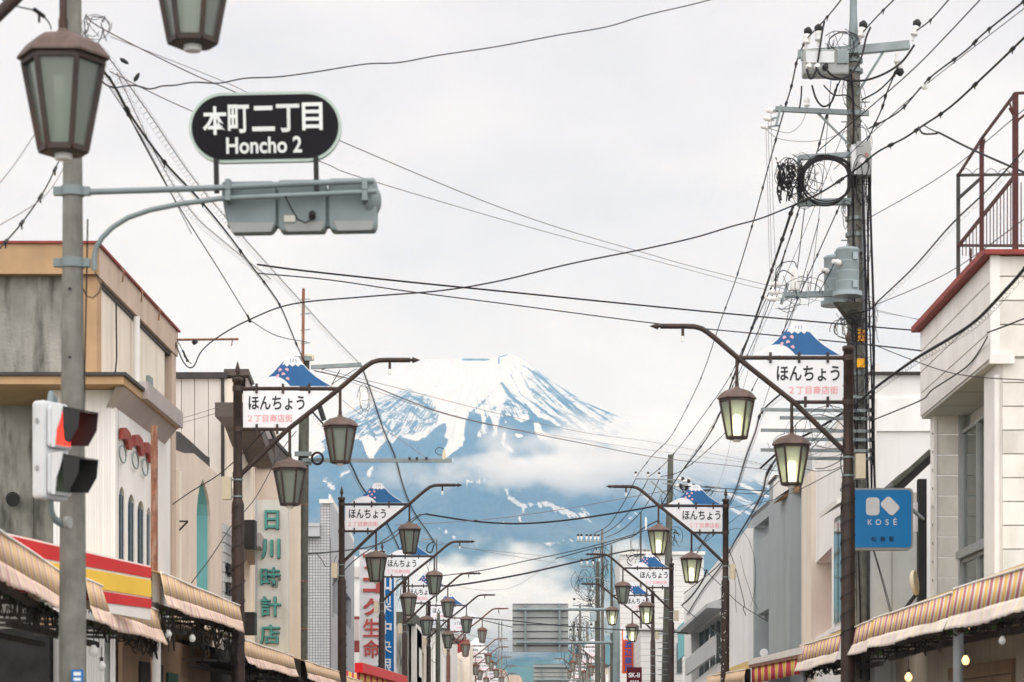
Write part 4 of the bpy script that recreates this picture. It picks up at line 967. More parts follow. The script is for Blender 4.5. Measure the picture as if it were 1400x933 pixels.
# ---- red steel frame and railing on its roof
t = root('rooftop_frame', 'rust red steel stair frame with barred railing on the right roof', 'railing', 0, 0)
Zr = zr1 + .09
def post(px, ytop, ybot, Yk, w=.06, nm='post', mm='redrail'):
    MB().bar(at(px, ytop, Yk), at(px, ybot, Yk), w, w).build(nm, M[mm], t)
post(1310, 238, 384, 35.0, .05, mm='darkbrown'); post(1342, 192, 352, 32.8, .055); post(1388, 128, 346, 30.8, .068)
post(1560, 120, 346, 30.8, .068); post(1520, 236, 350, 35.0, .05, mm='darkbrown')
post(1327, 340, 372, 33.8, .03)
def rail(xa, ya_, Ya, xb, yb_, Yb, w=.032, mm='redrail', nm='rail'): MB().bar(at(xa, ya_, Ya), at(xb, yb_, Yb), w, w).build(nm, M[mm], t)
rail(1310, 240, 35, 1342, 190, 32.8); rail(1342, 190, 32.8, 1388, 128, 30.8); rail(1388, 128, 30.8, 1560, 122, 30.8)
rail(1310, 240, 35, 1388, 239, 35.0, .036, 'darkbrown'); rail(1310, 336, 35, 1520, 337, 35.0, .036, 'darkbrown'); rail(1388, 239, 35, 1520, 238, 35, .036, 'darkbrown')
rail(1310, 272, 35, 1341, 244, 33.6, .035, 'darkbrown'); rail(1310, 337, 35, 1388, 240, 31.5, .04); rail(1380, 120 + 28, 30.8, 1392, 168, 30.8, .03); rail(1390, 166, 30.8, 1410, 150, 30.8, .03); rail(1346, 190, 32.8, 1342, 222, 32.9, .02); rail(1380, 140, 31, 1388, 168, 30.9, .02)
for k in range(18):
    px = 1316 + k * 4.7; y0_ = 337 - (px - 1310) * 1.22
    Yk = 35 - (px - 1310) * .045
    MB().bar(at(px, max(y0_, 250), Yk), at(px, 337 if px > 1340 else 350, Yk), .012, .012).build('baluster', M['redrail'], t)
pts = []
for k in range(90):
    a = k / 89; pts.append(at(1312 + 88 * a, 238 - 7 * abs(math.sin(a * 16)), 35))
MB().tube(pts, .006, 4).build('barbed_wire', M['thinwire'], t)
bx('roof_stub', 7.4, 14, YN + .5, 36, zr1, zr1 + .05, M['offwhite'], b)

# ---- white building behind with dark roof line
b = root('white_building', 'plain white building with a thin dark roof line, behind the large utility pole', 'building', 0, 0)
YW = 43.3
bx('wall', fx(1188, YW), 14, YW, 44.3, .13, fz(513, YW), M['whitewall'], b)
bx('wall_band', fx(1198, YW), 12, YW - .05, YW - .002, fz(590, YW), fz(545, YW), M['whitewall'], b)
bx('roof_edge', fx(1187, YW), 12, YW - .1, YW + .6, fz(513, YW) + .002, fz(509.5, YW), M['darkbrown'], b)
bx('corner_board', fx(1189, YW), fx(1198, YW), YW - .06, YW - .003, .2, fz(546, YW), M['offwhite'], b)
XR = 5.8
sideplate('side_wall', XR, [(1187.5, 514), (1162, 560), (1134, 600), (1108, 652), (1108, 985), (1187.5, 985)],
          [[(1115, 770), (1115, 872), (1137, 858), (1137, 748)]], .35, M['whitewall'], b, 1)
bx('body', 6.2, 12, 44.31, 52.6, .13, 7.0, M['whitewall'], b)
bx('door_panel', 6.18, 6.195, 46, 52, .13, 5, M['redtrim'], b)
mb = MB(); P = [(1187, 512), (1162, 558), (1134, 598), (1107, 650)]
for (xa, ya2), (xb, yb2) in zip(P[:-1], P[1:]):
    p = sidept(xa, ya2, XR); q = sidept(xb, yb2, XR); mb.bar((XR + .15, *p), (XR + .15, *q), .12, .4, up=(0, 0, 1))
mb.build('verge', M['offwhite'], b)
# bay window
ya2, yb2 = yx(1160, 5.5), yx(1139, 5.5)
w = bx('bay_window', 5.52, 5.79, ya2, yb2, 3.55, 5.65, M['siding'], b)
for k in range(3): bx('pane', 5.50, 5.515, ya2 + .1 + k * .75, ya2 + .75 + k * .75, 3.65, 5.55, M['wp'], w)
bx('pane_end', 5.55, 5.76, ya2 - .02, ya2 - .002, 3.65, 5.55, M['curtain'], w)
mb = MB(); mb.prism([(5.25, ya2 - .3, 5.68), (5.25, ya2 - .3, 5.78), (5.80, ya2 - .3, 6.15), (5.80, ya2 - .3, 6.0)], (0, yb2 - ya2 + .6, 0)); mb.build('bay_roof', M['offwhite'], b)
bx('bay_sill', 5.42, 5.80, ya2 - .05, yb2 + .05, 3.46, 3.545, M['offwhite'], b)

# ---- lean-to roof with gutter and grey wall next to the corner building
t = root('lean_to', 'grey lean-to with a dark sloping gutter, right of the blue square sign', 'shed', 0, 0)
YL = 38.2
bx('wall', fx(1196, YL), fx(1262, YL), YL, YL + 4, .13, fz(700, YL), M['siding'], t)
MB().prism([at(1222, 668, YL - .1), at(1228, 675, YL - .1), at(1272, 634, YL - .1), at(1272, 618, YL - .1), at(1223, 662, YL - .1)], (0, 3.5, 0)).build('roof', M['darkbrown'], t)
MB().bar(at(1222, 662, YL - .2), at(1272, 617, YL - .2), .07, .07).build('gutter', M['darkpole'], t)
bx('wall', fx(1232, YL), fx(1262, YL), YL + .2, YL + 3, 3.5, fz(672, YL), M['offwhite'], t)
bx('post', fx(1256, 37.4), fx(1267, 37.4), 37.4, 37.6, .13, fz(655, 37.4), M['darkrubber'], t)
bx('meter_box', fx(1249, 37.6), fx(1256, 37.6), 37.5, 37.7, fz(728, 37.6), fz(688, 37.6), M['white'], t)
bx('joint', fx(1219, YL), fx(1219.6, YL), YL - .006, YL + .01, .2, fz(702, YL), M['concrete'], t)
t = thing('satellite_dish', 'off-white dish panel seen edge-on above the striped awning, beside the black post', 'antenna')
mb = MB(); c = at(1250, 797, 33.5); mb.lathe(c, [(.01, -.05), (.12, -.04), (.175, -.01), (.18, .01), (.17, .03)], 16, axis=(.93, -.36, .12)); mb.build('dish', M['cream'], t)
mb = MB(); mb.bar(at(1256, 808, 33.6), at(1238, 832, 33.6), .05); mb.build('arm', M['darkrubber'], t)

# ---- blue square sign
YQ = 35.6
t = thing('square_shop_sign', 'bright blue square cosmetics sign with two white rounded shapes', 'sign')
def rrect(x0, x1, z0, z1, r, n=6):
    P = []
    for cx_, cz_, a0 in ((x1 - r, z1 - r, 0), (x0 + r, z1 - r, PI / 2), (x0 + r, z0 + r, PI), (x1 - r, z0 + r, 1.5 * PI)):
        for k in range(n + 1): a = a0 + PI / 2 * k / n; P.append((cx_ + r * math.cos(a), cz_ + r * math.sin(a)))
    return P
x0, x1, z0, z1 = fx(1160, YQ), fx(1248.5, YQ), fz(752, YQ), fz(667.5, YQ)
MB().prism([(x, YQ, z) for x, z in rrect(x0, x1, z0, z1, .07)], (0, .22, 0)).build('sign_rim', M['sagegrey'], t)
MB().prism([(x, YQ - .01, z) for x, z in rrect(x0 + .02, x1 - .03, z0 + .035, z1 - .03, .06)], (0, .05, 0)).build('sign_face', M['blue'], t)
q = lambda x, y: (fx(x, YQ), YQ - .011, fz(y, YQ))
cx_, cz_ = fx(1193, YQ), fz(692.8, YQ); hw, hh = 9.2 * YQ / F, 12.2 * YQ / F
MB().prism([(x, YQ - .011, z) for x, z in rrect(cx_ - hw, cx_ + hw, cz_ - hh, cz_ + hh, .055)], (0, -.006, 0)).build('logo_shape', M['white'], t)
cx_, cz_ = fx(1216.6, YQ), fz(692.2, YQ); a = math.radians(45); P = []
for x, z in rrect(-.093, .093, -.128, .128, .05): P.append((cx_ + x * math.cos(a) - z * math.sin(a), YQ - .011, cz_ + x * math.sin(a) + z * math.cos(a)))
MB().prism(P, (0, -.006, 0)).build('logo_shape', M['white'], t)
for ch, xa, xb, ya2, yb2 in (('K', 1186.3, 1192, 710.8, 718), ('O', 1197, 1204.4, 710.5, 718.2), ('S', 1210.5, 1214.8, 710.5, 718.2), ('É', 1221.3, 1226, 708, 718)):
    text('letter', ch, fx(xa, YQ), fx(xb, YQ), fz(yb2, YQ), fz(ya2, YQ), YQ - .011, M['white'], t, .005, .005)
for ch, xa, xb in (('松', 1191, 1198), ('島', 1203, 1210), ('屋', 1215, 1221.5)):
    text('character', ch, fx(xa, YQ), fx(xb, YQ), fz(740.5, YQ), fz(734, YQ), YQ - .011, M['blackink'], t, .005, .0)
MB().bar((x1 - .01, YQ + .1, z1 - .3), (fx(1262, 37.4), YQ + 1.8, z1 - .3), .04).build('bracket', M['steel'], t)

# ---- grey plastered building
b = root('grey_building', 'blue-grey plastered building with tall piers and a timber soffit', 'building', 0, 0)
XG = 5.78
g0, g1 = 1021, 1095
y1092 = yx(1095, XG); y1052 = yx(1052, XG); y1021 = yx(1021, XG)
ztall = fz(663, y1052); zlow = fz(716, y1021)
bx('pier', XG, 6.4, yx(1080, XG) , y1052, .13, ztall, M['greywall'], b)
sideplate('screen_wall', XG, [(1021, 716), (1051.8, 690), (1051.8, 985), (1021, 985)], [[(1031, 722), (1031, 730), (1031.5, 985), (1051, 985), (1051, 832), (1034, 842), (1034, 745), (1051, 729), (1051, 706)]], .4, M['greywall'], b, 1)
bx('screen_panel', XG + .22, XG + .5, yx(1050, XG), yx(1034.5, XG), fz(843, 64), zlow - .4, M['greywall'], b)
bx('recess_wall', XG + .41, 12, y1052 + .01, y1021 - .05, .13, 6.2, M['siding'], b)
bx('wall', XG + .25, 7, y1092, yx(1080, XG) - .01, .13, ztall + .1, M['siding'], b)
bx('body', 6.41, 12, y1092 + .3, y1052, .13, ztall - .3, M['greywall'], b)
MB().prism([at(1063, 683, 58.2), at(1093, 672, 56.6), at(1093, 662, 56.6)], (0, 1.2, 0)).build('timber_soffit', M['timber'], b)
MB().prism([at(1062, 680, 58.0), at(1093, 659, 56.4), at(1093, 650, 56.4), at(1063, 654, 58.0)], (0, 1.0, 0)).build('roof_fascia', M['offwhite'], b)
mb = MB(); p = sidept(1052, 689, XG); q = sidept(1021, 714.5, XG); mb.bar((XG + .15, *p), (XG + .15, *q), .06, .4, up=(0, 0, 1)); mb.build('coping', M['brownroof'], b)
bx('coping', XG - .04, 6.45, y1052 - 1.8, y1052 + .04, ztall + .002, ztall + .06, M['brownroof'], b)
mb = MB(); p = at(1045, 893, 62); mb.lathe(p, [(.05, -.1), (.11, 0), (.11, .06)], 10, axis=(-.3, -.9, .1)); mb.bar(p, p + Vector((.25, .1, -.15)), .04); mb.build('security_camera', M['white'], b)
bx('light_wall', 5.70, 6.3, yx(1109, 5.7), yx(1096, 5.7), .13, fz(652, 53), M['creamwall'], b)

# ---- long white building with the strip window
b = root('long_white_building', 'long white building with a slanted hood over its strip window', 'building', 0, 0)
XH = 5.62
ya2 = yx(1021, XH); zt2 = fz(723.5, ya2)
Pn = [(1020.8, 723), (1000, 746), (962, 790), (935.5, 815), (935.5, 985), (1020.8, 985)]
hole = [(945.5, 866), (989.5, 836), (989.5, 905), (978, 908), (945.5, 935)]
sideplate('wall', XH, Pn, [hole], .5, M['whitewall'], b, 1)
bx('end_wall', XH, 12, ya2 - .25, ya2 - .002, .13, zt2, M['whitewall'], b)
bx('body', XH + .9, 12, ya2, 98, .13, zt2 - .3, M['whitewall'], b)
mb = MB(); pp = [sidept(944.5, 868, XH), sidept(990, 832, XH)]
mb.prism([(XH, pp[0][0], pp[0][1]), (XH - .55, pp[0][0] , pp[0][1] + .02), (XH - .55, pp[0][0], pp[0][1] + .14), (XH, pp[0][0], pp[0][1] + .35)], (0, pp[1][0] - pp[0][0], pp[1][1] - pp[0][1])); mb.build('window_hood', M['siding'], b)
y0w, y1w = yx(989, XH + .4), yx(946, XH + .4)
n = 7
for k in range(n):
    p0 = y0w - 2 + (y1w - y0w + 4) * k / n; p1 = y0w - 2 + (y1w - y0w + 4) * (k + 1) / n
    w = bx('window', XH + .32, XH + .36, p0 + .05, p1 - .05, 2.7, 5.6, M['glass'], b)
    bx('window_frame', XH + .24, XH + .31, p0 - .06, p0 + .06, 2.7, 5.6, M['steel'], w); bx('window_frame', XH + .27, XH + .30, (p0 + p1) / 2 - .05, (p0 + p1) / 2 + .05, 2.7, 5.6, M['steel'], w)
mb = MB(); pp = [sidept(937, 913, XH - .3), sidept(975, 883, XH - .3)]; mb.bar((XH - .25, *pp[0]), (XH - .25, *pp[1]), .10, .6, up=(0, 0, 1)); mb.build('lower_ledge', M['siding'], b)
bx('air_conditioner', XH - .25, XH - .01, yx(1000, XH), yx(985, XH), 2.0, 3.4, M['white'], b)

# ---- far white sided building, its roof things, more far houses
b = root('white_sided_building', 'white building with fine horizontal siding behind the third right lamp', 'building', 0, 0)
YF = 122
bx('wall', fx(848, YF), fx(962, YF), YF, YF + 10, .13, fz(759, YF), M['whitetile'], b)
bx('parapet', fx(847, YF), fx(964, YF), YF - .15, YF + .3, fz(759, YF) + .002, fz(754.5, YF), M['offwhite'], b)
bx('roof_plant', fx(868, YF), fx(906, YF), YF + 1, YF + 4, fz(754, YF), fz(749, YF), M['greybrown'], b)
mb = MB()
for k in range(9): mb.box(fx(866 + k * 5, YF), fx(869 + k * 5, YF), YF + .8, YF + 1.2, fz(755, YF), fz(750 + (k % 3), YF))
mb.build('roof_tile_heap', M['darkpole'], b, kind='stuff')
bx('window', fx(871, YF), fx(877, YF), YF - .06, YF - .01, fz(885, YF), fz(862, YF), M['glass'], b)
b = root('pale_shop_building', 'pale horizontally clad building behind the dark utility pole on the right', 'building', 0, 0)
YP = 104
bx('wall', fx(876, YP), fx(934, YP), YP, YP + 9, .13, fz(862, YP), M['whitetile'], b)
bx('roof', fx(874, YP), fx(936, YP), YP - .2, YP + 9.2, fz(862, YP) + .002, fz(859.5, YP), M['siding'], b)
bx('window', fx(926, YP - .5), fx(933, YP - .5), YP - .1, YP - .02, fz(920, YP), fz(880, YP), M['glass'], b)
MB().prism([at(926, 858, 100), at(935, 850, 99), at(936, 895, 99), at(927, 903, 100)], (.05, .1, 0)).build('teal_blind', M['teal'], b)
for i, (xa, xb, py, Yk, mm) in enumerate(((838, 862, 905, 170, M['greige']), (812, 836, 912, 215, M['offwhite']), (846, 868, 880, 150, M['whitewall']))):
    b = root('far_house', ['distant greige house behind the gantry post on the right', 'distant off-white house behind the far right lamps', 'white house just right of the pale blue gantry post'][i], 'house', 0, 0)
    bx('wall', fx(xa, Yk), fx(xb, Yk), Yk, Yk + 12, 0, fz(py, Yk), mm, b)
    mb = MB(); c0, c1 = fx(xa - 1.5, Yk), fx(xb + 1.5, Yk); mb.prism([(c0, Yk - .4, fz(py, Yk)), (c1, Yk - .4, fz(py, Yk)), ((c0 + c1) / 2, Yk - .4, fz(py - 6, Yk))], (0, 12.8, 0)); mb.build('roof', M['darkpole'], b)
    bx('window', fx(xa + 6, Yk), fx(xa + 12, Yk), Yk - .06, Yk - .01, fz(py + 16, Yk), fz(py + 8, Yk), M['glass'], b)

# ---- orange pharmacy sign, dark red sign, gantry signs
Yk = 112
t = thing('vertical_shop_sign', 'narrow orange-red vertical pharmacy sign with blue characters', 'sign')
M['orangesign'] = mat('orange_sign', (.78, .10, .02), .45, 0, .05); M['blueletter'] = mat('blue_letters', (.02, .12, .45), .45, 0, .05)
bx('sign_box', fx(852, Yk), fx(865.8, Yk), Yk, Yk + .4, fz(921, Yk), fz(875, Yk), M['orangesign'], t)
bx('sign_top', fx(852, Yk), fx(865.8, Yk), Yk, Yk + .4, fz(874.9, Yk), fz(860, Yk), M['white'], t)
bx('sign_side', fx(850.8, Yk), fx(851.9, Yk), Yk, Yk + .4, fz(921, Yk), fz(860, Yk), M['orangesign'], t)
for ch, ya2, yb2 in (('渡', 876.5, 886), ('辺', 887.5, 897), ('薬', 898.5, 908), ('局', 909.5, 919)):
    text('character', ch, fx(853.5, Yk), fx(864.3, Yk), fz(yb2, Yk), fz(ya2, Yk), Yk - .002, M['blueletter'], t, .02, .014)
text('small_character', '有', fx(855.5, Yk), fx(861, Yk), fz(873.5, Yk), fz(868.5, Yk), Yk - .002, M['blueletter'], t, .02, .03)
Yk = 88
t = thing('square_shop_sign', 'dark red shop sign with white lettering low beside the gantry post', 'sign')
M['maroon'] = mat('maroon_face', (.10, .006, .012), .35, 0, .08)
bx('sign_box', fx(857, Yk), fx(877.5, Yk), Yk, Yk + .3, fz(945, Yk), fz(912.5, Yk), M['maroon'], t)
text('lettering', 'SK-II', fx(859.2, Yk), fx(874.6, Yk), fz(926.5, Yk), fz(920, Yk), Yk - .002, M['white'], t, .01, .03)
for k in range(4): bx('character', fx(861.5 + k * 3.2, Yk), fx(863.6 + k * 3.2, Yk), Yk - .01, Yk - .001, fz(932.8, Yk), fz(930.6, Yk), M['white'], t)
def gantry(nm_label, Yk, xpole, xl, xpl, xpr, yt, yb, ya1, ya2, k):
    t = thing('sign_gantry', nm_label, 'road sign', group='road sign gantries seen from behind')
    s = Yk / F
    if xpole: MB().cyl((fx(xpole, Yk), Yk, 0), (fx(xpole, Yk), Yk, fz(ya1 - 12 * k, Yk)), 4.9 * s * k, n=20).build('post', M['bluegrey'], t)
    for y_ in (ya1, ya2):
        MB().cyl((fx(xl, Yk), Yk, fz(y_, Yk)), (fx(xpole or 812, Yk), Yk, fz(y_, Yk)), 2.1 * s * k, n=14).build('arm', M['bluegrey'], t)
        if xpole: MB().cyl((fx(xpole - 9, Yk), Yk, fz(y_, Yk)), (fx(xpole - 7, Yk), Yk, fz(y_, Yk)), 4.2 * s * k, n=14).build('flange', M['bluegrey'], t)
    n = 7
    for i in range(n):
        a_ = yt + (yb - yt) * i / n; c_ = yt + (yb - yt) * (i + 1) / n
        z1_, z0_ = fz(a_, Yk), fz(c_, Yk)
        MB().prism([(fx(xpl, Yk), Yk + .32, z0_ + .004), (fx(xpl, Yk), Yk + .25, z0_ + .01), (fx(xpl, Yk), Yk + .29, z1_ - .03), (fx(xpl, Yk), Yk + .24, z1_ - .012), (fx(xpl, Yk), Yk + .32, z1_ - .004)], (fx(xpr, Yk) - fx(xpl, Yk), 0, 0)).build('panel_slat', M['sagegrey'], t)
    bx('panel_face', fx(xpl, Yk), fx(xpr, Yk), Yk + .321, Yk + .34, fz(yb, Yk), fz(yt, Yk), M['bankblue'], t)
    for f in (.235, .845):
        xx = xpl + (xpr - xpl) * f; bx('stiffener', fx(xx - 1.3 * k, Yk), fx(xx + 1.3 * k, Yk), Yk - .02, Yk + .238, fz(yb, Yk), fz(yt, Yk), M['bluegrey'], t)
    return t
gantry('large slatted road sign seen from behind on a pale blue gantry over the street', 106, 842.5, 706, 700.5, 777, 825, 891.5, 833.5, 879, 1)
gantry('smaller slatted road sign seen from behind, lower and farther down the street', 188, None, 731, 729.5, 776, 908, 948, 912, 930, .6)
b = root('far_rooftop', 'pale tiled rooftop at the very end of the street between the lamp rows', 'roof', 0, 0)
MB().prism([at(690, 933, 300), at(692, 926, 300), at(697, 923, 300), at(710, 923, 300), at(713, 927, 300), at(714, 940, 300)], (0, 10, 0)).build('roof', M['pinktan'], b)
# ================================================================ AWNINGS
def stripemat(name, cols, period, fade=.2):
    m, t, b = newmat(name); L = t.links.new; b.inputs['Roughness'].default_value = .85
    tcn = N('ShaderNodeTexCoord', t); sep = N('ShaderNodeSeparateXYZ', t); L(tcn.outputs['Object'], sep.inputs[0])
    d = N('ShaderNodeMath', t, operation='DIVIDE'); L(sep.outputs[0], d.inputs[0]); d.inputs[1].default_value = period
    fr = N('ShaderNodeMath', t, operation='FRACT'); L(d.outputs[0], fr.inputs[0])
    r = N('ShaderNodeValToRGB', t); r.color_ramp.interpolation = 'CONSTANT'; el = r.color_ramp.elements
    el[0].position = 0; el[0].color = (*cols[0][1], 1); el[1].position = cols[1][0]; el[1].color = (*cols[1][1], 1)
    for p, c in cols[2:]: e_ = el.new(p); e_.color = (*c, 1)
    L(fr.outputs[0], r.inputs[0])
    n = N('ShaderNodeTexNoise', t); n.inputs['Scale'].default_value = 2.2; n.inputs['Detail'].default_value = 7; L(tcn.outputs['Object'], n.inputs[0])
    r2 = N('ShaderNodeValToRGB', t); r2.color_ramp.elements[0].position = .45; r2.color_ramp.elements[1].position = .72; r2.color_ramp.elements[1].color = (fade,) * 3 + (1,); r2.color_ramp.elements[0].color = (0, 0, 0, 1); L(n.outputs[0], r2.inputs[0])
    mxn = N('ShaderNodeMixRGB', t); L(r2.outputs[0], mxn.inputs[0]); L(r.outputs[0], mxn.inputs[1]); mxn.inputs[2].default_value = (.42, .36, .28, 1)
    L(mxn.outputs[0], b.inputs['Base Color']); return m
W_ = (.80, .75, .70); YE_ = (.80, .52, .14); RO = (.50, .17, .19)
M['awn_r'] = stripemat('yellow_rose_stripes', [(0, YE_), (.38, W_), (.5, RO), (.82, W_)], .49, .15)
M['val_r'] = stripemat('faded_valance_right', [(0, (.84, .72, .54)), (.36, W_), (.48, (.80, .66, .62)), (.84, W_)], .49, .1)
M['awn_l'] = stripemat('beige_rose_stripes', [(0, (.72, .50, .26)), (.56, (.74, .60, .46)), (.66, (.52, .22, .22)), (.80, (.74, .60, .46))], .56, .3)
M['val_l'] = stripemat('faded_valance_left', [(0, (.80, .60, .46)), (.5, (.82, .66, .56)), (.64, (.66, .38, .36)), (.80, (.84, .68, .58))], .56, .2)
M['awn_ry'] = stripemat('red_yellow_stripes', [(0, (.62, .03, .06)), (.46, (.85, .80, .72)), (.5, (.84, .55, .06)), (.96, (.85, .80, .72))], 1.5, .1)
M['fabricwhite'] = mat('white_awning_hem', (.82, .77, .72), .85, 0, .08, 4, .3, (.6, .5, .4))
M['under'] = mat('awning_underside', (.42, .30, .12), .9, 0, .2, 3)
M['vine'] = mat('dry_vine', (.045, .036, .028), .9, 0, .3, 8)
M['leaf'] = mat('vine_leaf', (.06, .10, .03), .8, 0, .4, 9)
M['frame'] = mat('awning_frame', (.07, .06, .055), .7, .2, .3, 6)
M['bulbglass'] = mat('unlit_globe', (.80, .80, .78), .15, 0, .03)
M['bulblit'] = emis('warm_lit_globe', (1.0, .55, .22), 2.2)
rnd = random.Random(3)
def awning(label, A, B, ytA, ymA, ybA, ytB, ymB, ybB, inner, mf, mv, side=-1, hem=True):
    """A, B = (column, depth) of the two front corners; rows of top, fold and lower edge at each"""
    a = at(A[0], 1000, A[1]); b_ = at(B[0], 1000, B[1]); a.z = b_.z = 0
    d = b_ - a; Ln = d.length; rz = math.atan2(d.y, d.x)
    t = thing('striped_awning', label, 'awning', a, rz, 'striped awnings over the pavements')
    zt0, zm0, zb0 = fz(ytA, A[1]), fz(ymA, A[1]), fz(ybA, A[1]); zt1, zm1, zb1 = fz(ytB, B[1]), fz(ymB, B[1]), fz(ybB, B[1])
    lp = lambda p, q, f: p + (q - p) * f
    n = max(24, int(Ln * 12)); nrm = -side * 1.0         # local y: which way the street lies
    # for the left row the street lies at local -y; for the right row at +y
    st = -1 if side < 0 else 1
    # fascia
    vs = []; fs = []
    for i in range(n + 1):
        f = i / n; x = f * Ln; w = .004 * math.sin(f * 17) + .004 * math.sin(f * 9 + 1)
        vs += [(x, st * (.0 + w), lp(zt0, zt1, f) + .003 * math.sin(f * 13)), (x, st * (.05 + w), lp(zm0, zm1, f) + .006 * math.sin(f * 21))]
    fs = [(2 * i, 2 * i + 2, 2 * i + 3, 2 * i + 1) for i in range(n)]
    mb = MB(); mb.add(vs, fs, 0, True); o = mb.build('fascia', mf, t, fix=False)
    md = o.modifiers.new('s', 'SOLIDIFY'); md.thickness = .01
    # valance: folds and scalloped hem
    vs = []; fs = []; K_ = 5; n2 = n * 2
    for i in range(n2 + 1):
        f = i / n2; x = f * Ln; sc = abs(math.sin(x * PI / .28)) ** .6
        for k in range(K_):
            g = k / (K_ - 1)
            z = lp(lp(zm0, zm1, f), lp(zb0, zb1, f), g) - .012 * g * sc + g * .015 * math.sin(x * 1.3 + 2)
            y = .05 + g * (.05 + .014 * math.sin(x * 9 + 2 * math.sin(x * 3)) + .02 * math.sin(x * 2.3)) 
            vs.append((x, st * y, z))
    fs = [(i * K_ + k, (i + 1) * K_ + k, (i + 1) * K_ + k + 1, i * K_ + k + 1) for i in range(n2) for k in range(K_ - 1)]
    mb = MB(); mb.add(vs, fs, 0, True); o = mb.build('valance', mv, t, fix=False)
    md = o.modifiers.new('s', 'SOLIDIFY'); md.thickness = .008
    if hem:
        MB().tube([(f * Ln, st * .012, lp(zt0, zt1, f) + .003 * math.sin(f * 13) + .008) for f in np.linspace(0, 1, 24)], .014, 6).build('hem', M['fabricwhite'], t)
    # canopy sheet back to the wall
    iw = inner
    P = [(0, 0, zt0), (Ln, 0, zt1), (Ln, -st * iw, zt1 + .45), (0, -st * iw, zt0 + .45)]
    MB().prism(P, (0, 0, .012)).build('canopy', M['under'], t)
    # steel frame below
    for yy, dz in ((-.10, .02), (-iw * .5, -.02), (-iw * .95, -.02)):
        MB().bar((0, st * yy, lp(zb0, zb1, 0) + dz), (Ln, st * yy, zb1 + dz), .06, .07, up=(0, 0, 1)).build('frame_rail', M['frame'], t)
    k = 0; x = .2
    while x < Ln:
        f = x / Ln; MB().bar((x, -st * .05, lp(zb0, zb1, f) + .05), (x, -st * iw, lp(zb0, zb1, f) + .1), .035).build('rafter', M['frame'], t); x += 1.5
    return t
awning('faded beige striped awning at the lower left edge, nearest on the left', (-50, 16.6), (87, 24.2), 695, 745, 772, 787, 822, 843, 1.6, M['awn_l'], M['val_l'])
awning('faded beige striped awning in front of the red and yellow signboard', (116, 24.0), (215, 30.4), 793, 828, 850, 836, 862, 880, 1.5, M['awn_l'], M['val_l'])
awning('beige striped awning below the tall teal arch, left of the first lamp', (219, 30.0), (327, 37.5), 784, 813, 830, 829, 850, 864, 1.7, M['awn_l'], M['val_l'])
awning('beige striped awning under the teal lettered clock shop sign', (331, 38.5), (401, 47.3), 875, 897, 908, 898, 916, 926, 1.6, M['awn_l'], M['val_l'])
awning('beige striped awning below the grey tiled building', (416.5, 48.5), (467, 58), 904, 920, 930, 920, 934, 942, 1.6, M['awn_l'], M['val_l'])
awning('short tan striped awning just right of the second left lamp pole', (471, 59), (494, 66), 925, 938, 946, 932, 943, 950, 1.5, M['awn_l'], M['val_l'])
awning('yellow and rose striped awning at the right edge, nearest on the right', (1305, 26.3), (1664, 16), 807, 843, 862, 694, 750, 777, 1.2, M['awn_r'], M['val_r'], -1)
awning('yellow and rose striped awning between the round posts below the blue sign', (1195.5, 32.7), (1304, 26.35), 847, 872, 887, 811, 845, 861, 1.2, M['awn_r'], M['val_r'], -1)
awning('short striped awning piece just right of the first right lamp pole', (1161, 35.4), (1194.5, 32.8), 862, 886, 899, 848, 873, 888, 1.2, M['awn_r'], M['val_r'], -1)
awning('striped awning piece just left of the first right lamp pole', (1094.5, 42.1), (1151, 36.3), 884, 906, 919, 868, 891, 905, 1.2, M['awn_r'], M['val_r'], -1)
awning('pale striped awning low in front of the long white building', (968, 64), (1019, 52), 925, 940, 948, 916, 933, 944, 1.2, M['awn_l'], M['val_l'], -1)
# bright red and yellow striped blinds
def blind(label, A, B, rows, mm, side):
    t = thing('striped_blind', label, 'awning', group='red and yellow striped blinds')
    a0, b0, b1, a1 = at(A[0], rows[0], A[1]), at(B[0], rows[1], B[1]), at(B[0], rows[3], B[1]), at(A[0], rows[2], A[1])
    d = b0 - a0; rz = math.atan2(d.y, d.x); t.location = (a0.x, a0.y, 0); t.rotation_euler = (0, 0, rz)
    Ln = math.hypot(d.x, d.y)
    n = 40; vs = []
    for i in range(n + 1):
        f = i / n; x = f * Ln
        for g in (0, .5, 1):
            z = (a0.z + (b0.z - a0.z) * f) * (1 - g) + (a1.z + (b1.z - a1.z) * f) * g
            vs.append((x, .02 * g * math.sin(x * 4), z))
    MB().add(vs, [(i * 3 + k, i * 3 + 3 + k, i * 3 + 4 + k, i * 3 + 1 + k) for i in range(n) for k in (0, 1)], 0, True).build('blind', mm, t, fix=False).modifiers.new('s', 'SOLIDIFY').thickness = .02
    return t, a0, b0
t, a0, b0 = blind('red, yellow and white striped blind low on the right before the grey building', (1029, 52), (1094, 42.3), (909, 898, 935, 922), M['awn_ry'], 1)
MB().bar((-.3, -.02, a0.z + .06), (10.6, -.02, b0.z + .08), .10, .12, up=(0, 0, 1)).build('roller_box', M['fabricwhite'], t)
MB().bar((-.3, -.03, a0.z - .03), (10.6, -.03, b0.z + .0), .06, .08, up=(0, 0, 1)).build('rail', M['rust'], t)
t, a0, b0 = blind('red and yellow striped blind with a red top band below the red lettered sign', (487.5, 66), (549, 78), (914, 933, 936, 950), M['awn_ry'], -1)
MB().bar((0, -.06, a0.z + .02), (12.2, -.06, b0.z + .06), .22, .26, up=(0, 0, 1)).build('red_band', M['redsign'], t)
MB().bar((0, -.07, a0.z + .17), (12.2, -.07, b0.z + .20), .06, .03, up=(0, 0, 1)).build('cream_edge', M['cream'], t)
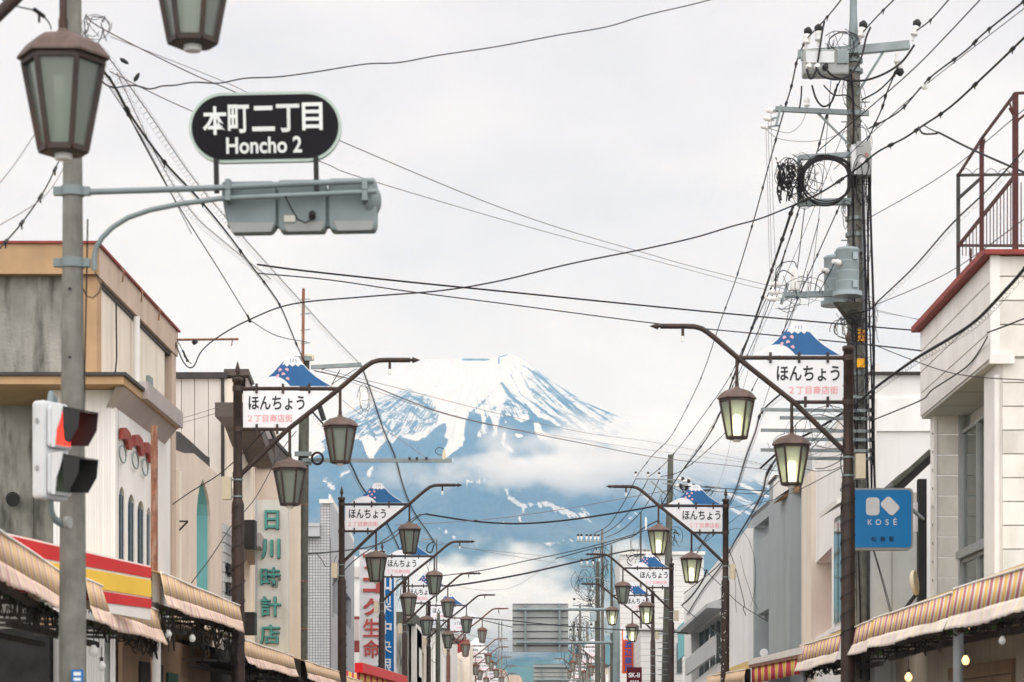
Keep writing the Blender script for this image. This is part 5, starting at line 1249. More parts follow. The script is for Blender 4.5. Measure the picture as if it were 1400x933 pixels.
t, a0, b0 = blind('small yellow and red striped blind just right of the second left lamp pole', (472, 63), (487, 66), (917, 922, 940, 940), M['awn_ry'], -1)

# awning posts
def vpost(label, px, Yk, ytop, r, mm, pxb=None):
    o = MB(); o.lathe((0, 0, 0), [(r, .13), (r, fz(ytop, Yk))], 14); o.lathe((0, 0, 0), [(r * 1.15, .14), (r * 1.15, .20)], 14)
    o = o.build('awning_post', mm); o.location = (fx(px, Yk), Yk, 0); return tag(o, label, 'post', 'posts that carry the awnings')
M['postwhite'] = mat('white_post_paint', (.62, .60, .57), .5, 0, .1, 5, .4, (.4, .36, .3), streak=(1, 1, .2))
M['postgrey'] = mat('grey_post_paint', (.30, .32, .34), .45, .2, .1, 5, .3, (.2, .2, .2))
vpost('white awning post left of the traffic signal pole', 86, 24.4, 838, .045, M['postwhite'])
vpost('pale awning post under the second beige awning, left of the rusty pipe', 147, 30, 866, .035, M['sagegrey'])
vpost('white awning post beneath the rusty pipe beside the red and yellow signboard', 214, 30.6, 783, .055, M['postwhite'])
vpost('tall rusty pipe rising beside the arched windows', 211, 31.4, 582, .047, M['rust'])
vpost('thin pale post left of the dark pole, rising before the tiled building', 406, 55.5, 690, .045, M['steel'])
vpost('round grey awning post at the lower right, between two striped awnings', 1310, 26.6, 860, .058, M['postgrey'])
vpost('round grey awning post under the left end of the right awnings', 1098, 42, 915, .055, M['postgrey'])
vpost('dark awning post at the end of the red and yellow blind', 1022, 53, 915, .07, M['frame'])
# shop fronts below the awnings; canopy shade is put into the left ones' dark colours
M['shopbeige'] = mat('beige_shop_wall', (.52, .45, .36), .85, 0, .08, 2, .4, (.3, .25, .2)); M['shopbrown'] = mat('brown_shop_wall', (.26, .17, .11), .8, 0, .15, 2, .4, (.12, .08, .05))
par = {o.get('label', '')[:12]: o for o in COL.objects if o.parent is None and o.get('category') == 'building'}
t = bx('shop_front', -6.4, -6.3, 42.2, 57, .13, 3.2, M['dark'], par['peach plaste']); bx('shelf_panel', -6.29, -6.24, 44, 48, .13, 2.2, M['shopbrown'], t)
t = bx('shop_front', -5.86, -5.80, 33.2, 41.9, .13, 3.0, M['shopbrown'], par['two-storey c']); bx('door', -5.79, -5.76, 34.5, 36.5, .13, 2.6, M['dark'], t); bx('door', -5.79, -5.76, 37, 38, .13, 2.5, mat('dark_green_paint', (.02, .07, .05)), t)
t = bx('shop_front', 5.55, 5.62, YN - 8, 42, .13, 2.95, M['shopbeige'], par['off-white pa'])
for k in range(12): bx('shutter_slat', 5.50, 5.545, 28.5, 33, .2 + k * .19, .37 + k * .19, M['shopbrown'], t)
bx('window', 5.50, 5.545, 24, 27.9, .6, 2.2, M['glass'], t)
# hanging globe bulbs
def globe(label, px, py, Yk, lit=False, r=.045):
    o = MB(); o.lathe((0, 0, 0), [(.002, -r * 1.2), (r * .6, -r * 1.05), (r, -r * .3), (r * .95, r * .3), (r * .5, r), (r * .35, r * 1.3)], 14)
    t = thing('hanging_bulb', label, 'light bulb', at(px, py, Yk), group='globe bulbs strung under the awnings'); o.build('globe', M['bulblit'] if lit else M['bulbglass'], t)
    MB().cyl((0, 0, r * 1.2), (0, 0, r * 2.1), r * .42, n=8).build('cap', M['darkrubber'], t); MB().cyl((0, 0, r * 2), (0, 0, r * 2 + .12), .005, n=5).build('cord', M['cable'], t)
globe('unlit white globe bulb left of the pale post under the second beige awning', 128, 890, 25.5, r=.05)
globe('unlit white globe bulb hanging beside the pale post at the lower left', 139, 911, 26, r=.045)
globe('unlit globe bulb under the left end of the awning below the teal arch', 230, 867, 31, r=.047)
globe('unlit globe bulb in the middle under the awning below the teal arch', 263, 873, 33, r=.045)
globe('glowing warm globe bulb just right of the round grey post', 1320, 903, 26, True, .042)
globe('glowing warm globe bulb at the bottom edge, left of the round grey post', 1242, 926, 29, True, .045)
globe('tiny glowing lamp under the awning edge above the round grey post', 1327, 859, 25.8, True, .02)
globe('unlit white globe bulb at the lower right under the nearest right awning', 1370, 876, 24, r=.035)
# dry vines and slack wires under the awnings
def vines(label, A, B, y0, y1, n, leaves, seed):
    R = random.Random(seed); mb = MB()
    for k in range(n):
        f = R.random(); f2 = min(1, max(0, f + R.uniform(-.35, .35))); P = []
        for j in range(9):
            g = j / 8; ff = f + (f2 - f) * g; Yk = A[1] + (B[1] - A[1]) * ff + R.uniform(-.12, .35); px = A[0] + (B[0] - A[0]) * ff
            yy = (y0[0] + (y0[1] - y0[0]) * ff); h = (y1[0] + (y1[1] - y1[0]) * ff) - yy
            P.append(at(px + R.uniform(-3, 3), yy + h * (abs(math.sin(g * PI)) * R.random() ** .8) + R.uniform(-2, 3), Yk))
        mb.tube(P, R.choice([.004, .006, .010]), 4, 0)
    for k in range(leaves):
        ff = R.random(); Yk = A[1] + (B[1] - A[1]) * ff + R.uniform(-.15, .3); c = at(A[0] + (B[0] - A[0]) * ff, y0[0] + (y0[1] - y0[0]) * ff + R.uniform(-3, 8), Yk)
        u = Vector((R.uniform(-1, 1), R.uniform(-1, 1), R.uniform(-1, 1))).normalized() * .045; v = u.cross(Vector((R.random(), R.random(), R.random()))).normalized() * .03
        mb.add([c - u, c + v, c + u, c - v], [(0, 1, 2, 3)], 1)
    o = mb.build('dry_vines', [M['vine'], M['leaf']], kind='stuff', fix=False); o['label'] = label; return o
vines('tangle of dry vines and wires under the nearest left awning', (-20, 18.5), (88, 24.4), (795, 842), (840, 880), 34, 40, 1)
vines('tangle of dry vines under the second left awning', (116, 24.4), (215, 30.5), (848, 878), (872, 905), 26, 26, 2)
vines('dark dead stems under the awning below the teal arch', (219, 30.3), (327, 37.6), (832, 866), (890, 915), 40, 20, 3)
vines('dark stems under the awning below the clock shop sign', (331, 38.6), (400, 47.3), (908, 926), (935, 945), 26, 20, 4)
vines('wires and dry vines hanging under the right awnings', (1161, 35.5), (1300, 26.6), (897, 863), (912, 890), 34, 15, 5)
vines('wires and vines under the awning at the right edge', (1305, 26.4), (1410, 22.4), (862, 840), (872, 856), 20, 10, 6)
vines('dark fringe of dried plants under the awning left of the first right lamp', (1100, 42), (1152, 36.4), (920, 906), (932, 918), 20, 14, 7)

# ================================================================ TRAFFIC SIGNAL POLE (left foreground)
YT = 18.0
t = thing('traffic_signal_pole', 'grey concrete traffic signal pole in the left foreground', 'pole', (fx(99.5, YT), YT, 0))
mb = MB(); mb.lathe((0, 0, 0), [(.115, 0), (.103, 1.9), (.094, 3.3), (.078, 5.0), (.068, 6.3), (.062, 7.9)], 22); mb.build('shaft', M['concrete'], t)
for z in (fz(398, YT), fz(491, YT)): 
    mb = MB(); mb.cyl((-.005, -.072, z), (-.005, -.086, z), .012, n=10); mb.build('bolt_hole', M['darkrubber'], t)
def lo(px, py, dy=0.0): p = at(px, py, YT + dy); return p - Vector(t.location)
for z in (fz(262, YT), fz(360, YT)):
    mb = MB(); mb.cyl((0, 0, z - .035), (0, 0, z + .035), .088, n=20); mb.box(-.14, -.08, -.03, .03, z - .03, z + .03); mb.box(.07, .13, -.03, .03, z - .03, z + .03); mb.build('clamp_band', M['bluegrey'], t)
MB().tube([lo(110, 263), lo(200, 260.5), lo(300, 257), lo(400, 252), lo(511, 247.5)], .0235, 12).build('arm', M['bluegrey'], t)
MB().tube([lo(129, 370), lo(129, 352), lo(132, 338), lo(140, 325), lo(154, 311), lo(175, 298), lo(205, 287.5), lo(245, 279.5), lo(300, 272), lo(400, 267.5), lo(515, 262)], .020, 12).build('brace_arm', M['bluegrey'], t)
MB().tube([lo(120, 300), lo(119, 360), lo(116, 500), lo(113, 700), lo(110, 740)], .006, 6).build('cable', M['cable'], t)
MB().tube([lo(114, 395), lo(118, 405), lo(127, 408), lo(136, 400), lo(138, 390), lo(130, 372)], .005, 6).build('cable', M['cable'], t)
bx_ = lambda nm, x0, x1, y0, y1, z0, z1, mm, par: MB().box(x0, x1, y0, y1, z0, z1).build(nm, mm, par)
# traffic light seen from behind
tl = thing('traffic_light', 'pale blue-grey horizontal three-lamp traffic light seen from behind on its arm', 'traffic light')
for k, (xa, xb) in enumerate(((303, 377.5), (378.5, 446), (447.5, 515))):
    ya_ = 248 - 2.2 * k; yb_ = 317 - 1.2 * k
    P = [(xa + 2, ya_), (xb - 4, ya_ - 1), (xb, ya_ + 5), (xb, yb_ - 9), (xb - 3, yb_), (xa + 6, yb_ + 1), (xa + 1.5, yb_ - 6), (xa + (0 if k == 0 else 1), ya_ + 6)]
    if k == 0: P = [(xa, ya_), (xb - 4, ya_ - 1), (xb, ya_ + 5), (xb, yb_ - 9), (xb - 7, yb_), (xa + 14, yb_ + 1), (xa + 5, yb_ - 20), (xa, ya_ + 20)]
    c = MB().prism([at(x, y, YT + .09) for x, y in P], (0, .16, 0)).build('lamp_housing', M['bluegrey'], tl)
    md = c.modifiers.new('b', 'BEVEL'); md.width = .018; md.segments = 3
    mb = MB(); cc = at((xa + xb) / 2, 281 - k * 2, YT + .26); mb.lathe(cc, [(.15, 0), (.155, .22)], 18, axis=(0, 1, 0), caps=False); mb.lathe(cc, [(.001, .0), (.14, .0)], 18, axis=(0, 1, 0), caps=False); mb.build('visor', M['bluegrey'], tl, fix=False)
    hd = MB(); hd.prism([at(x, y, YT + .10) for x, y in ((xa + 9, yb_ - 12), (xb - 3, yb_ - 12), (xb - 7, yb_ + .5), (xa + 14, yb_ + 1.5))], (0, -.015, 0)); hd.build('lower_door', M['sagegrey'], tl)
MB().box(fx(308, YT), fx(512, YT), YT + .13, YT + .22, fz(305, YT), fz(254, YT)).build('back_plate', M['bluegrey'], tl)
mb = MB(); cc = at(518, 275, YT + .18); mb.lathe(cc, [(.13, -.09), (.13, -.05), (.10, -.01), (.05, .015), (.01, .02)], 14, axis=(1, 0, .0)); mb.build('end_cap', M['bluegrey'], tl)
for px in (312, 499):
    for py in (253, 268): MB().box(fx(px, YT) - .02, fx(px, YT) + .02, YT - .03, YT + .10, fz(py + 7, YT), fz(py - 7, YT)).build('bracket', M['bluegrey'], tl)
MB().tube([at(390, 268, YT - .02), at(398, 285, YT), at(407, 300, YT + .02), at(417, 305, YT + .03), at(426, 301, YT + .05), at(428, 292, YT + .07)], .006, 6).build('cable', M['cable'], tl)
MB().cyl(at(427, 297, YT + .05), at(427, 292, YT + .09), .025, n=12).build('cable_gland', M['darkrubber'], tl)
bx_('label_plate', fx(387, YT), fx(402, YT), YT + .07, YT + .088, fz(301, YT), fz(292, YT), M['agedwhite'], tl)
# street name sign
sg = thing('street_name_sign', 'black oval street name sign with white lettering above the traffic light', 'sign', at(362.5, 174, YT + .02)); sg.rotation_euler = (0, math.radians(-1.1), 0)
sx = YT / F; Wd, Hd = 209 * sx, 96 * sx
def stad(w, h): return rrect(-w / 2, w / 2, -h / 2, h / 2, h / 2 - .0005, 16)
MB().prism([(x, 0, z) for x, z in stad(Wd, Hd)], (0, .05, 0)).build('sign_rim', M['signrim'], sg)
MB().prism([(x, -.004, z) for x, z in stad(Wd * 1.005, Hd * 1.012)], (0, .002, 0)).build('edge_line', M['darkrubber'], sg) if False else None
MB().prism([(x, -.006, z) for x, z in stad(Wd - .045, Hd - .045)], (0, .02, 0)).build('sign_face', M['signblack'], sg)
L_ = lambda px, py: ((px - 362.5) * sx, (174 - py) * sx)
for ch, xa, xb, ya_, yb_ in (('本', 277.5, 311, 145, 184), ('町', 312, 341, 143, 182), ('二', 345, 376, 145.5, 180), ('丁', 378, 410, 143.5, 182), ('目', 413.5, 441.5, 142, 180)):
    text('character', ch, L_(xa, 0)[0], L_(xb, 0)[0], L_(0, yb_)[1], L_(0, ya_)[1], -.007, M['signtext'], sg, .003, .022)
text('lettering', 'Honcho 2', L_(309, 0)[0], L_(412.5, 0)[0], L_(0, 210.5)[1], L_(0, 187.5)[1], -.007, M['signtext'], sg, .003, .022)
for px in (295, 431.5):
    bx_('bracket', L_(px - 3.3, 0)[0], L_(px + 3.3, 0)[0], -.03, .0, L_(0, 264)[1], L_(0, 217)[1], M['darkrubber'], sg)
# pedestrian signal
ps = thing('pedestrian_signal', 'white pedestrian signal box with black visors showing a red light', 'traffic light', at(76, 617, 17.55), math.radians(58))
h = 134 * 17.5 / F; ps.scale = (.78, .70, 1); ps.rotation_euler = (0, 0, math.radians(64))
c = bx_('housing', -.19, .19, -.02, .15, -h / 2, h / 2, M['signalwhite'], ps); md = c.modifiers.new('b', 'BEVEL'); md.width = .035; md.segments = 3
for k, zc in enumerate((.165, -.175)):
    c = bx_('lens_frame', -.165, .165, -.08, -.021, zc - .15, zc + .15, M['signalwhite'], ps); md = c.modifiers.new('b', 'BEVEL'); md.width = .03; md.segments = 3
    bx_('lens', -.125, .125, -.088, -.081, zc - .125, zc + .115, M['red_lit'] if k == 0 else M['signallens'], ps)
    cw = MB(); cw.prism([(-.155, -.082, zc - .15), (-.155, -.082, zc + .15), (-.155, -.23, zc + .15), (-.155, -.19, zc + .05), (-.155, -.14, zc - .03), (-.155, -.12, zc - .15)], (.012, 0, 0)); cw.build('cowl', M['signalwhite'], ps)
    v = MB()
    v.prism([(-.15, -.225, zc + .14), (-.15, -.43, zc + .10), (-.15, -.41, zc - .02), (-.15, -.30, zc - .13), (-.15, -.24, zc - .11), (-.15, -.22, zc + .0)], (.008, 0, 0))
    v.prism([(.14, -.082, zc - .12), (.14, -.082, zc + .14), (.14, -.43, zc + .10), (.14, -.41, zc - .02), (.14, -.30, zc - .13)], (-.008, 0, 0))
    v.prism([(-.15, -.082, zc + .145), (.14, -.082, zc + .145), (.14, -.43, zc + .10), (-.15, -.43, zc + .10)], (0, 0, .008)); v.build('visor', M['darkrubber'], ps)
    MB().cyl((-.193, .07, zc + .04), (-.20, .07, zc + .04), .022, n=10).build('screw_cap', M['sagegrey'], ps)
MB().tube([(0, .07, h / 2 - .02), (.02, .07, h / 2 + .06), (.10, .12, h / 2 + .05), (.2, .16, h / 2 - .04)], .035, 10).build('bracket_arm', M['bluegrey'], ps)
MB().tube([(0, .07, -h / 2 + .03), (.02, .07, -h / 2 - .08), (.10, .10, -h / 2 - .13), (.22, .10, -h / 2 - .16)], .03, 10).build('bracket_arm', M['bluegrey'], ps)
MB().lathe((.22, .03, -h / 2 - .15), [(.045, -.03), (.045, .03)], 12, axis=(0, 1, 0)).build('junction_knob', M['sagegrey'], ps)
t = thing('small_blue_plate', 'small blue plate with white marks low on the traffic signal pole', 'sign')
yk = YT - .13; bx_('plate', fx(98, yk), fx(114, yk), yk - .004, yk, fz(945, yk), fz(916, yk), M['bankblue'], t)
for a_, c_ in ((919, 924), (927, 931)): bx_('white_mark', fx(101, yk), fx(111, yk), yk - .008, yk - .0045, fz(c_, yk), fz(a_, yk), M['white'], t)
# ================================================================ UTILITY POLES
def cross(t, pa, pb, Yk, th=.075, nm='crossarm', mm='steel', dy=-.2):
    MB().bar(at(*pa, Yk + dy), at(*pb, Yk + dy), th, th, up=(0, 0, 1)).build(nm, M[mm], t)
def insul(t, px, py, Yk, s=1.0, dy=-.2, tilt=(0, 0, 1), black=True):
    c = at(px, py, Yk + dy); mb = MB()
    mb.lathe(c, [(.02 * s, -.14 * s), (.02 * s, -.06 * s), (.05 * s, -.06 * s), (.05 * s, -.02 * s), (.035 * s, -.02 * s), (.052 * s, .02 * s), (.052 * s, .05 * s), (.03 * s, .09 * s), (.01 * s, .11 * s)], 10, axis=tilt)
    o = mb.build('insulator', M['porcelain'], t)
    if black:
        a = Vector(tilt).normalized(); mb = MB(); mb.lathe(c + a * .08 * s, [(.02 * s, -.03), (.055 * s, 0), (.06 * s, .05 * s), (.02 * s, .09 * s)], 8, axis=tilt); mb.build('cover', M['darkrubber'], o)
def loops(nm, cx_, cy_, rx, ry, Yk, n, seed, r=.008, parent=None, spread=.3, mm='cable', turns=1):
    R = random.Random(seed); mb = MB()
    for k in range(n):
        a0 = R.uniform(0, 2 * PI); ex = rx * R.uniform(.5, 1.1); ey = ry * R.uniform(.5, 1.1); ox = R.uniform(-.25, .25) * rx; oy = R.uniform(-.25, .25) * ry; d0 = R.uniform(-spread, spread)
        ln = R.uniform(.3, .8) * 2 * PI * turns
        if k % 3:
            xa, ya_, xb, yb_ = cx_ + R.uniform(-1, 1) * rx, cy_ + R.uniform(-1, 1) * ry, cx_ + R.uniform(-1, 1) * rx, cy_ + R.uniform(-1, 1) * ry; sg_ = R.uniform(0, .4) * rx
            mb.tube([at(xa + (xb - xa) * j / 10 + .5 * math.sin(j * 1.3 + k), ya_ + (yb_ - ya_) * j / 10 + sg_ * math.sin(PI * j / 10), Yk + d0) for j in range(11)], r * R.uniform(.5, 1.1), 4); continue
        mb.tube([at(cx_ + ox + ex * math.cos(a0 + ln * j / 18), cy_ + oy + ey * math.sin(a0 + ln * j / 18) + R.uniform(-.6, .6), Yk + d0 + .1 * math.sin(j * .5)) for j in range(19)], r * R.uniform(.6, 1.3), 4)
    return mb.build(nm, M[mm], parent, kind='stuff', fix=False)
def strand(nm, pts, r, parent, mm='cable', n=6):
    MB().tube(smooth(pts), r, n).build(nm, M[mm], parent, fix=False)
def smooth(pts, k=6):
    P = [at(*p) for p in pts]; out_ = []
    if len(P) < 3: return [P[0].lerp(P[1], i / k) for i in range(k + 1)]
    for i in range(len(P) - 1):
        p0 = P[max(0, i - 1)]; p1 = P[i]; p2 = P[i + 1]; p3 = P[min(len(P) - 1, i + 2)]
        for j in range(k):
            u = j / k; out_.append(.5 * ((2 * p1) + (p2 - p0) * u + (2 * p0 - 5 * p1 + 4 * p2 - p3) * u * u + (3 * p1 - p0 - 3 * p2 + p3) * u ** 3))
    out_.append(P[-1]); return out_

# ---- the big concrete pole on the right
Y0 = 39.0
t = thing('utility_pole', 'tall concrete utility pole with two transformers and a cable coil, behind the first right lamp', 'utility pole', (0, 0, 0))
c0 = at(1176, 1000, Y0)
mb = MB(); mb.lathe((c0.x, Y0, 0), [(.175, 0), (.165, 3), (.148, 6.5), (.125, 9.5), (.105, fz(66, Y0))], 20); 
# slight lean towards the street at the top, as in the photograph
for i, v in enumerate(mb.v): mb.v[i] = (v[0] - .010 * v[2] * .9, v[1], v[2])
mb.build('shaft', M['concrete'], t)
mb = MB(); mb.lathe((c0.x - .11, Y0, 0), [(.085, fz(66, Y0)), (.06, fz(20, Y0)), (.055, fz(-40, Y0))], 12); mb.build('steel_top', M['bluegrey'], t)
PXC = 1169
cross(t, (1091, 76), (1180, 68), Y0, .10); cross(t, (1172, 69), (1243, 62), Y0, .13); cross(t, (1091, 71), (1180, 64), Y0, .05, dy=.18)
MB().bar(at(1212, 64, Y0 - .2), at(1171, 130, Y0 - .12), .035).build('brace', M['steel'], t)
for px, py, tl_ in ((1103, 54, (.15, 0, 1)), (1178, 45, (.2, 0, 1)), (1251, 43, (.25, 0, 1)), (1228, 88, (.2, 0, -1)), (1119, 50, (0, 0, 1))): insul(t, px, py, Y0, 1.15, tilt=tl_)
o = bx('switch_box', fx(1093, Y0), fx(1154, Y0), Y0 - .62, Y0 - .3, fz(116, Y0), fz(82, Y0), M['sagegrey'], t)
md = o.modifiers.new('b', 'BEVEL'); md.width = .03; md.segments = 2
bx('switch_panel', fx(1138, Y0), fx(1153, Y0), Y0 - .66, Y0 - .621, fz(102, Y0), fz(84, Y0), M['steel'], o)
bx('bushing_plate', fx(1096, Y0), fx(1134, Y0), Y0 - .65, Y0 - .621, fz(101, Y0), fz(86, Y0), M['signalwhite'], o)
for k in range(3):
    p = at(1105 + k * 11.5, 93, Y0 - .66); MB().lathe(p, [(.05, 0), (.05, .05), (.035, .07), (.035, .16)], 12, axis=(0, -1, 0)).build('bushing', M['porcelain' if k < 2 else 'darkrubber'], o)
for k in range(4): MB().cyl(at(1096 + k * 18, 83, Y0 - .45), at(1096 + k * 18, 72, Y0 - .3), .015, n=6).build('hanger_bolt', M['steel'], t)
strand('lead', [(1103, 95, Y0 - .8), (1108, 108, Y0 - .85), (1116, 95, Y0 - .8), (1124, 45, Y0 - .5), (1127, 30, Y0 - .3)], .018, t)
strand('lead', [(1117, 95, Y0 - .8), (1125, 105, Y0 - .9), (1145, 109, Y0 - .9), (1162, 102, Y0 - .8), (1177, 80, Y0 - .6), (1184, 52, Y0 - .4), (1190, 38, Y0 - .3)], .018, t)
strand('lead', [(1128, 93, Y0 - .8), (1142, 106, Y0 - .9), (1175, 111, Y0 - .8), (1205, 103, Y0 - .6), (1232, 86, Y0 - .4), (1250, 62, Y0 - .3)], .018, t)
strand('lead', [(1110, 117, Y0 - .5), (1116, 136, Y0 - .5), (1126, 146, Y0 - .5), (1138, 138, Y0 - .5), (1145, 115, Y0 - .5)], .016, t)
strand('lead', [(1096, 118, Y0 - .5), (1095, 135, Y0 - .5), (1093, 148, Y0 - .4)], .014, t); strand('lead', [(1126, 117, Y0 - .5), (1140, 130, Y0 - .5), (1158, 131, Y0 - .4), (1168, 142, Y0 - .3)], .012, t)
strand('lead', [(1178, 137, Y0 - .4), (1200, 125, Y0 - .4), (1218, 108, Y0 - .3), (1228, 92, Y0 - .3)], .014, t)
cross(t, (1060, 149.5), (1188, 155.5), Y0, .075)
for px in (1052, 1049, 1046): pass
MB().bar(at(1068, 144, Y0 - .3), at(1061, 172, Y0 - .3), .04).build('rack', M['steel'], t)
for k, (px, py) in enumerate(((1053, 152), (1050, 163), (1046, 174))): insul(t, px, py, Y0, .75, tilt=(-.8, 0, .2), black=False); MB().bar(at(px, py, Y0 - .2), at(1065, py - 2, Y0 - .25), .025).build('pin', M['steel'], t)
insul(t, 1103, 141, Y0, .9, black=False)
MB().bar(at(1117, 154, Y0 - .15), at(1160, 197, Y0 - .1), .03).build('brace', M['steel'], t)
# step bolts and bands
for k, py in enumerate(range(140, 660, 27)):
    MB().cyl(at(1150 if k % 2 else 1189, py, Y0), at(1170, py, Y0), .010, n=6).build('step_bolt', M['steel'], t)
for py in (84, 98, 300, 322, 345, 421, 440, 512, 548, 604, 690, 770): 
    xx = c0.x - .009 * fz(py, Y0); MB().lathe((xx, Y0, fz(py, Y0)), [(.155, -.03), (.155, .03)], 18).build('band', M['steel'], t)
# communication box with a round mark
o = bx('terminal_box', fx(1167, Y0), fx(1186, Y0), Y0 - .42, Y0 - .14, fz(247, Y0), fz(202, Y0), M['sagegrey'], t)
bx('box_side', fx(1160, Y0), fx(1167, Y0) - .004, Y0 - .40, Y0 - .15, fz(246, Y0), fz(206, Y0), M['signalwhite'], o)
MB().cyl(at(1179.5, 220.5, Y0 - .42), at(1179.5, 220.5, Y0 - .43), .052, n=20).build('round_mark', M['white'], o)
text('mark_character', '力', fx(1176.6, Y0), fx(1182.4, Y0), fz(223.5, Y0), fz(217.5, Y0), Y0 - .428, M['redletter'], t, .004, .02)
# cable coil hanging from its arm
cross(t, (1092, 278), (1163, 276), Y0, .10); cross(t, (1092, 216), (1162, 212), Y0, .08); MB().bar(at(1092, 214, Y0 - .2), at(1092, 282, Y0 - .2), .05).build('coil_frame', M['steel'], t)
coil = MB(); R = random.Random(4)
for k in range(9):
    rx = 34 + R.uniform(-3, 4); ry = 31 + R.uniform(-3, 4); ox = R.uniform(-3, 3); d0 = R.uniform(-.5, -.2)
    a0, a1 = (-.1 * PI, 1.15 * PI) if k % 3 else (0, 2 * PI)
    coil.tube([at(1131 + ox + rx * math.cos(a0 + (a1 - a0) * j / 26), 247 - ry * math.sin(a0 + (a1 - a0) * j / 26), Y0 + d0) for j in range(27)], R.choice([.012, .016, .02]), 5)
coil.build('cable_coil', M['cable'], t, kind='stuff', fix=False)
mb = MB()
for k in range(24):
    x = 1064 + R.uniform(0, 36); y = 218 + R.uniform(0, 12); l = R.uniform(18, 58); d0 = R.uniform(-.6, -.1); w = R.uniform(1, 4)
    mb.tube([at(x + w * math.sin(j * 1.1 + k), y + l * j / 8, Y0 + d0 + .05 * math.sin(j + k)) for j in range(9)], R.choice([.006, .009, .014]), 4)
    for q in range(2):
        yq = y + l * R.random(); mb.cyl(at(x, yq, Y0 + d0), at(x + 1, yq + 4, Y0 + d0), .018, n=5)
mb.build('splice_bundle', M['cable'], t, kind='stuff', fix=False)
loops('stray_leads', 1080, 238, 20, 26, Y0 - .35, 22, 6, .007, t)
loops('stray_leads', 1122, 240, 22, 24, Y0 - .35, 8, 16, .006, t)
loops('stray_leads', 1180, 250, 12, 34, Y0 - .3, 16, 7, .009, t)
loops('stray_leads', 1157, 290, 7, 20, Y0 - .3, 8, 8, .007, t)
# cables running down the shaft
mb = MB()
for k in range(7):
    x = (1163, 1166, 1180, 1183, 1186, 1190, 1172)[k]; d0 = -.15 if k < 6 else -.05
    mb.tube([at(x + 3 * math.sin(j * .7 + k * 2) * (.4 if j else 0) + (j * .55), 205 + j * 38 + k * 2, Y0 + d0 - .03 * (k % 3)) for j in range(20)], .008 + .006 * (k % 3), 5)
mb.build('riser_cables', M['cable'], t, kind='stuff', fix=False)
strand('riser', [(1163, 95, Y0 - .3), (1166, 130, Y0 - .3), (1167, 180, Y0 - .25), (1164, 215, Y0 - .2), (1160, 240, Y0 - .3)], .02, t)
mb = MB(); mb.cyl(at(1165, 100, Y0 - .14), at(1166, 200, Y0 - .16), .018, n=6); mb.build('conduit', M['rust'], t)
mb = MB(); mb.cyl(at(1180, 225, Y0 - .2), at(1184, 560, Y0 - .14), .03, n=8); mb.build('conduit', M['postgrey'], t)
# transformers
def can(px, pt, pb, r, dy):
    Yk = Y0 + dy; x = fx(px, Yk); z1_, z0_ = fz(pt, Yk), fz(pb, Yk)
    mb = MB(); mb.lathe((x, Yk, 0), [(r * .95, z0_ + .02), (r, z0_ + .05), (r, z1_ - .04), (r * 1.03, z1_ - .035), (r * 1.03, z1_ - .005), (r * .9, z1_ + .015), (.02, z1_ + .02)], 26)
    o = mb.build('transformer', M['transformer'], t)
    MB().lathe((x, Yk, 0), [(r * 1.28, z0_ - .03), (r * 1.28, z0_ + .04)], 26).build('base_ring', M['transformer'], o)
    for k in range(3): MB().lathe((x, Yk, z0_ + (z1_ - z0_) * (.28 + .22 * k)), [(r * 1.012, -.008), (r * 1.012, .008)], 26).build('rib', M['transformer'], o)
    for zz in (.18, .8): MB().box(x + r * .35, x + r * .75, Yk - r * 1.02 - .02, Yk - r * .6, z0_ + (z1_ - z0_) * zz - .05, z0_ + (z1_ - z0_) * zz + .06).build('lug', M['transformer'], o)
    MB().lathe((x - r * .75, Yk - r * .75, z0_ + (z1_ - z0_) * .66), [(.045, 0), (.05, .06), (.035, .09), (.035, .14)], 12, axis=(-.8, -.5, .1)).build('bushing', M['porcelain'], o)
    MB().cyl((x, Yk, z1_), (x, Yk, z1_ + .09), .018, n=8).build('lifting_lug', M['transformer'], o)
can(1158.5, 341, 403, .185, -.55); can(1142, 352, 416, .185, .15)
MB().prism([at(1140, 413, Y0 - .5), at(1180, 413, Y0 - .5), at(1176, 445, Y0 - .2), at(1160, 440, Y0 - .2)], (0, .12, 0)).build('transformer_bracket', M['darkpole'], t)
cross(t, (1074, 404), (1140, 402), Y0, .09, mm='bluegrey'); MB().bar(at(1077, 388, Y0 - .2), at(1068, 416, Y0 - .2), .05).build('rack', M['steel'], t)
for k, (px, py) in enumerate(((1063, 389), (1059, 400), (1056, 409))): insul(t, px, py, Y0, .9, tilt=(-1, 0, .1), black=False); MB().bar(at(px, py, Y0 - .2), at(1072, py + 1, Y0 - .2), .025).build('pin', M['steel'], t)
for px, s_ in ((1089, 1.0), (1085, .7)):
    mb = MB(); mb.lathe(at(px, 398, Y0 - .25), [(.03, 0), (.06, .02), (.045, .05), (.055, .08), (.045, .11), (.05, .14), (.035, .18), (.04, .22), (.02, .3), (.01, .36)], 12); mb.build('arrester', M['porcelain'], t)
strand('lead', [(1089, 366, Y0 - .25), (1085, 358, Y0 - .25), (1070, 360, Y0 - .25), (1061, 370, Y0 - .25), (1060, 390, Y0 - .25)], .008, t)
strand('lead', [(1085, 378, Y0 - .3), (1072, 370, Y0 - .3), (1062, 378, Y0 - .3), (1060, 398, Y0 - .3)], .008, t)
strand('lead', [(1140, 360, Y0 - .6), (1137, 368, Y0 - .6), (1128, 385, Y0 - .5), (1120, 400, Y0 - .3)], .008, t)
strand('lead', [(1128, 372, Y0 - .4), (1119, 378, Y0 - .4), (1114, 398, Y0 - .3)], .01, t)
loops('stray_leads', 1078, 415, 18, 12, Y0 - .3, 6, 9, .005, t)
bx('yellow_plate', fx(1171, Y0), fx(1183, Y0), Y0 - .185, Y0 - .17, fz(469, Y0), fz(453, Y0), M['yellowband'], t)
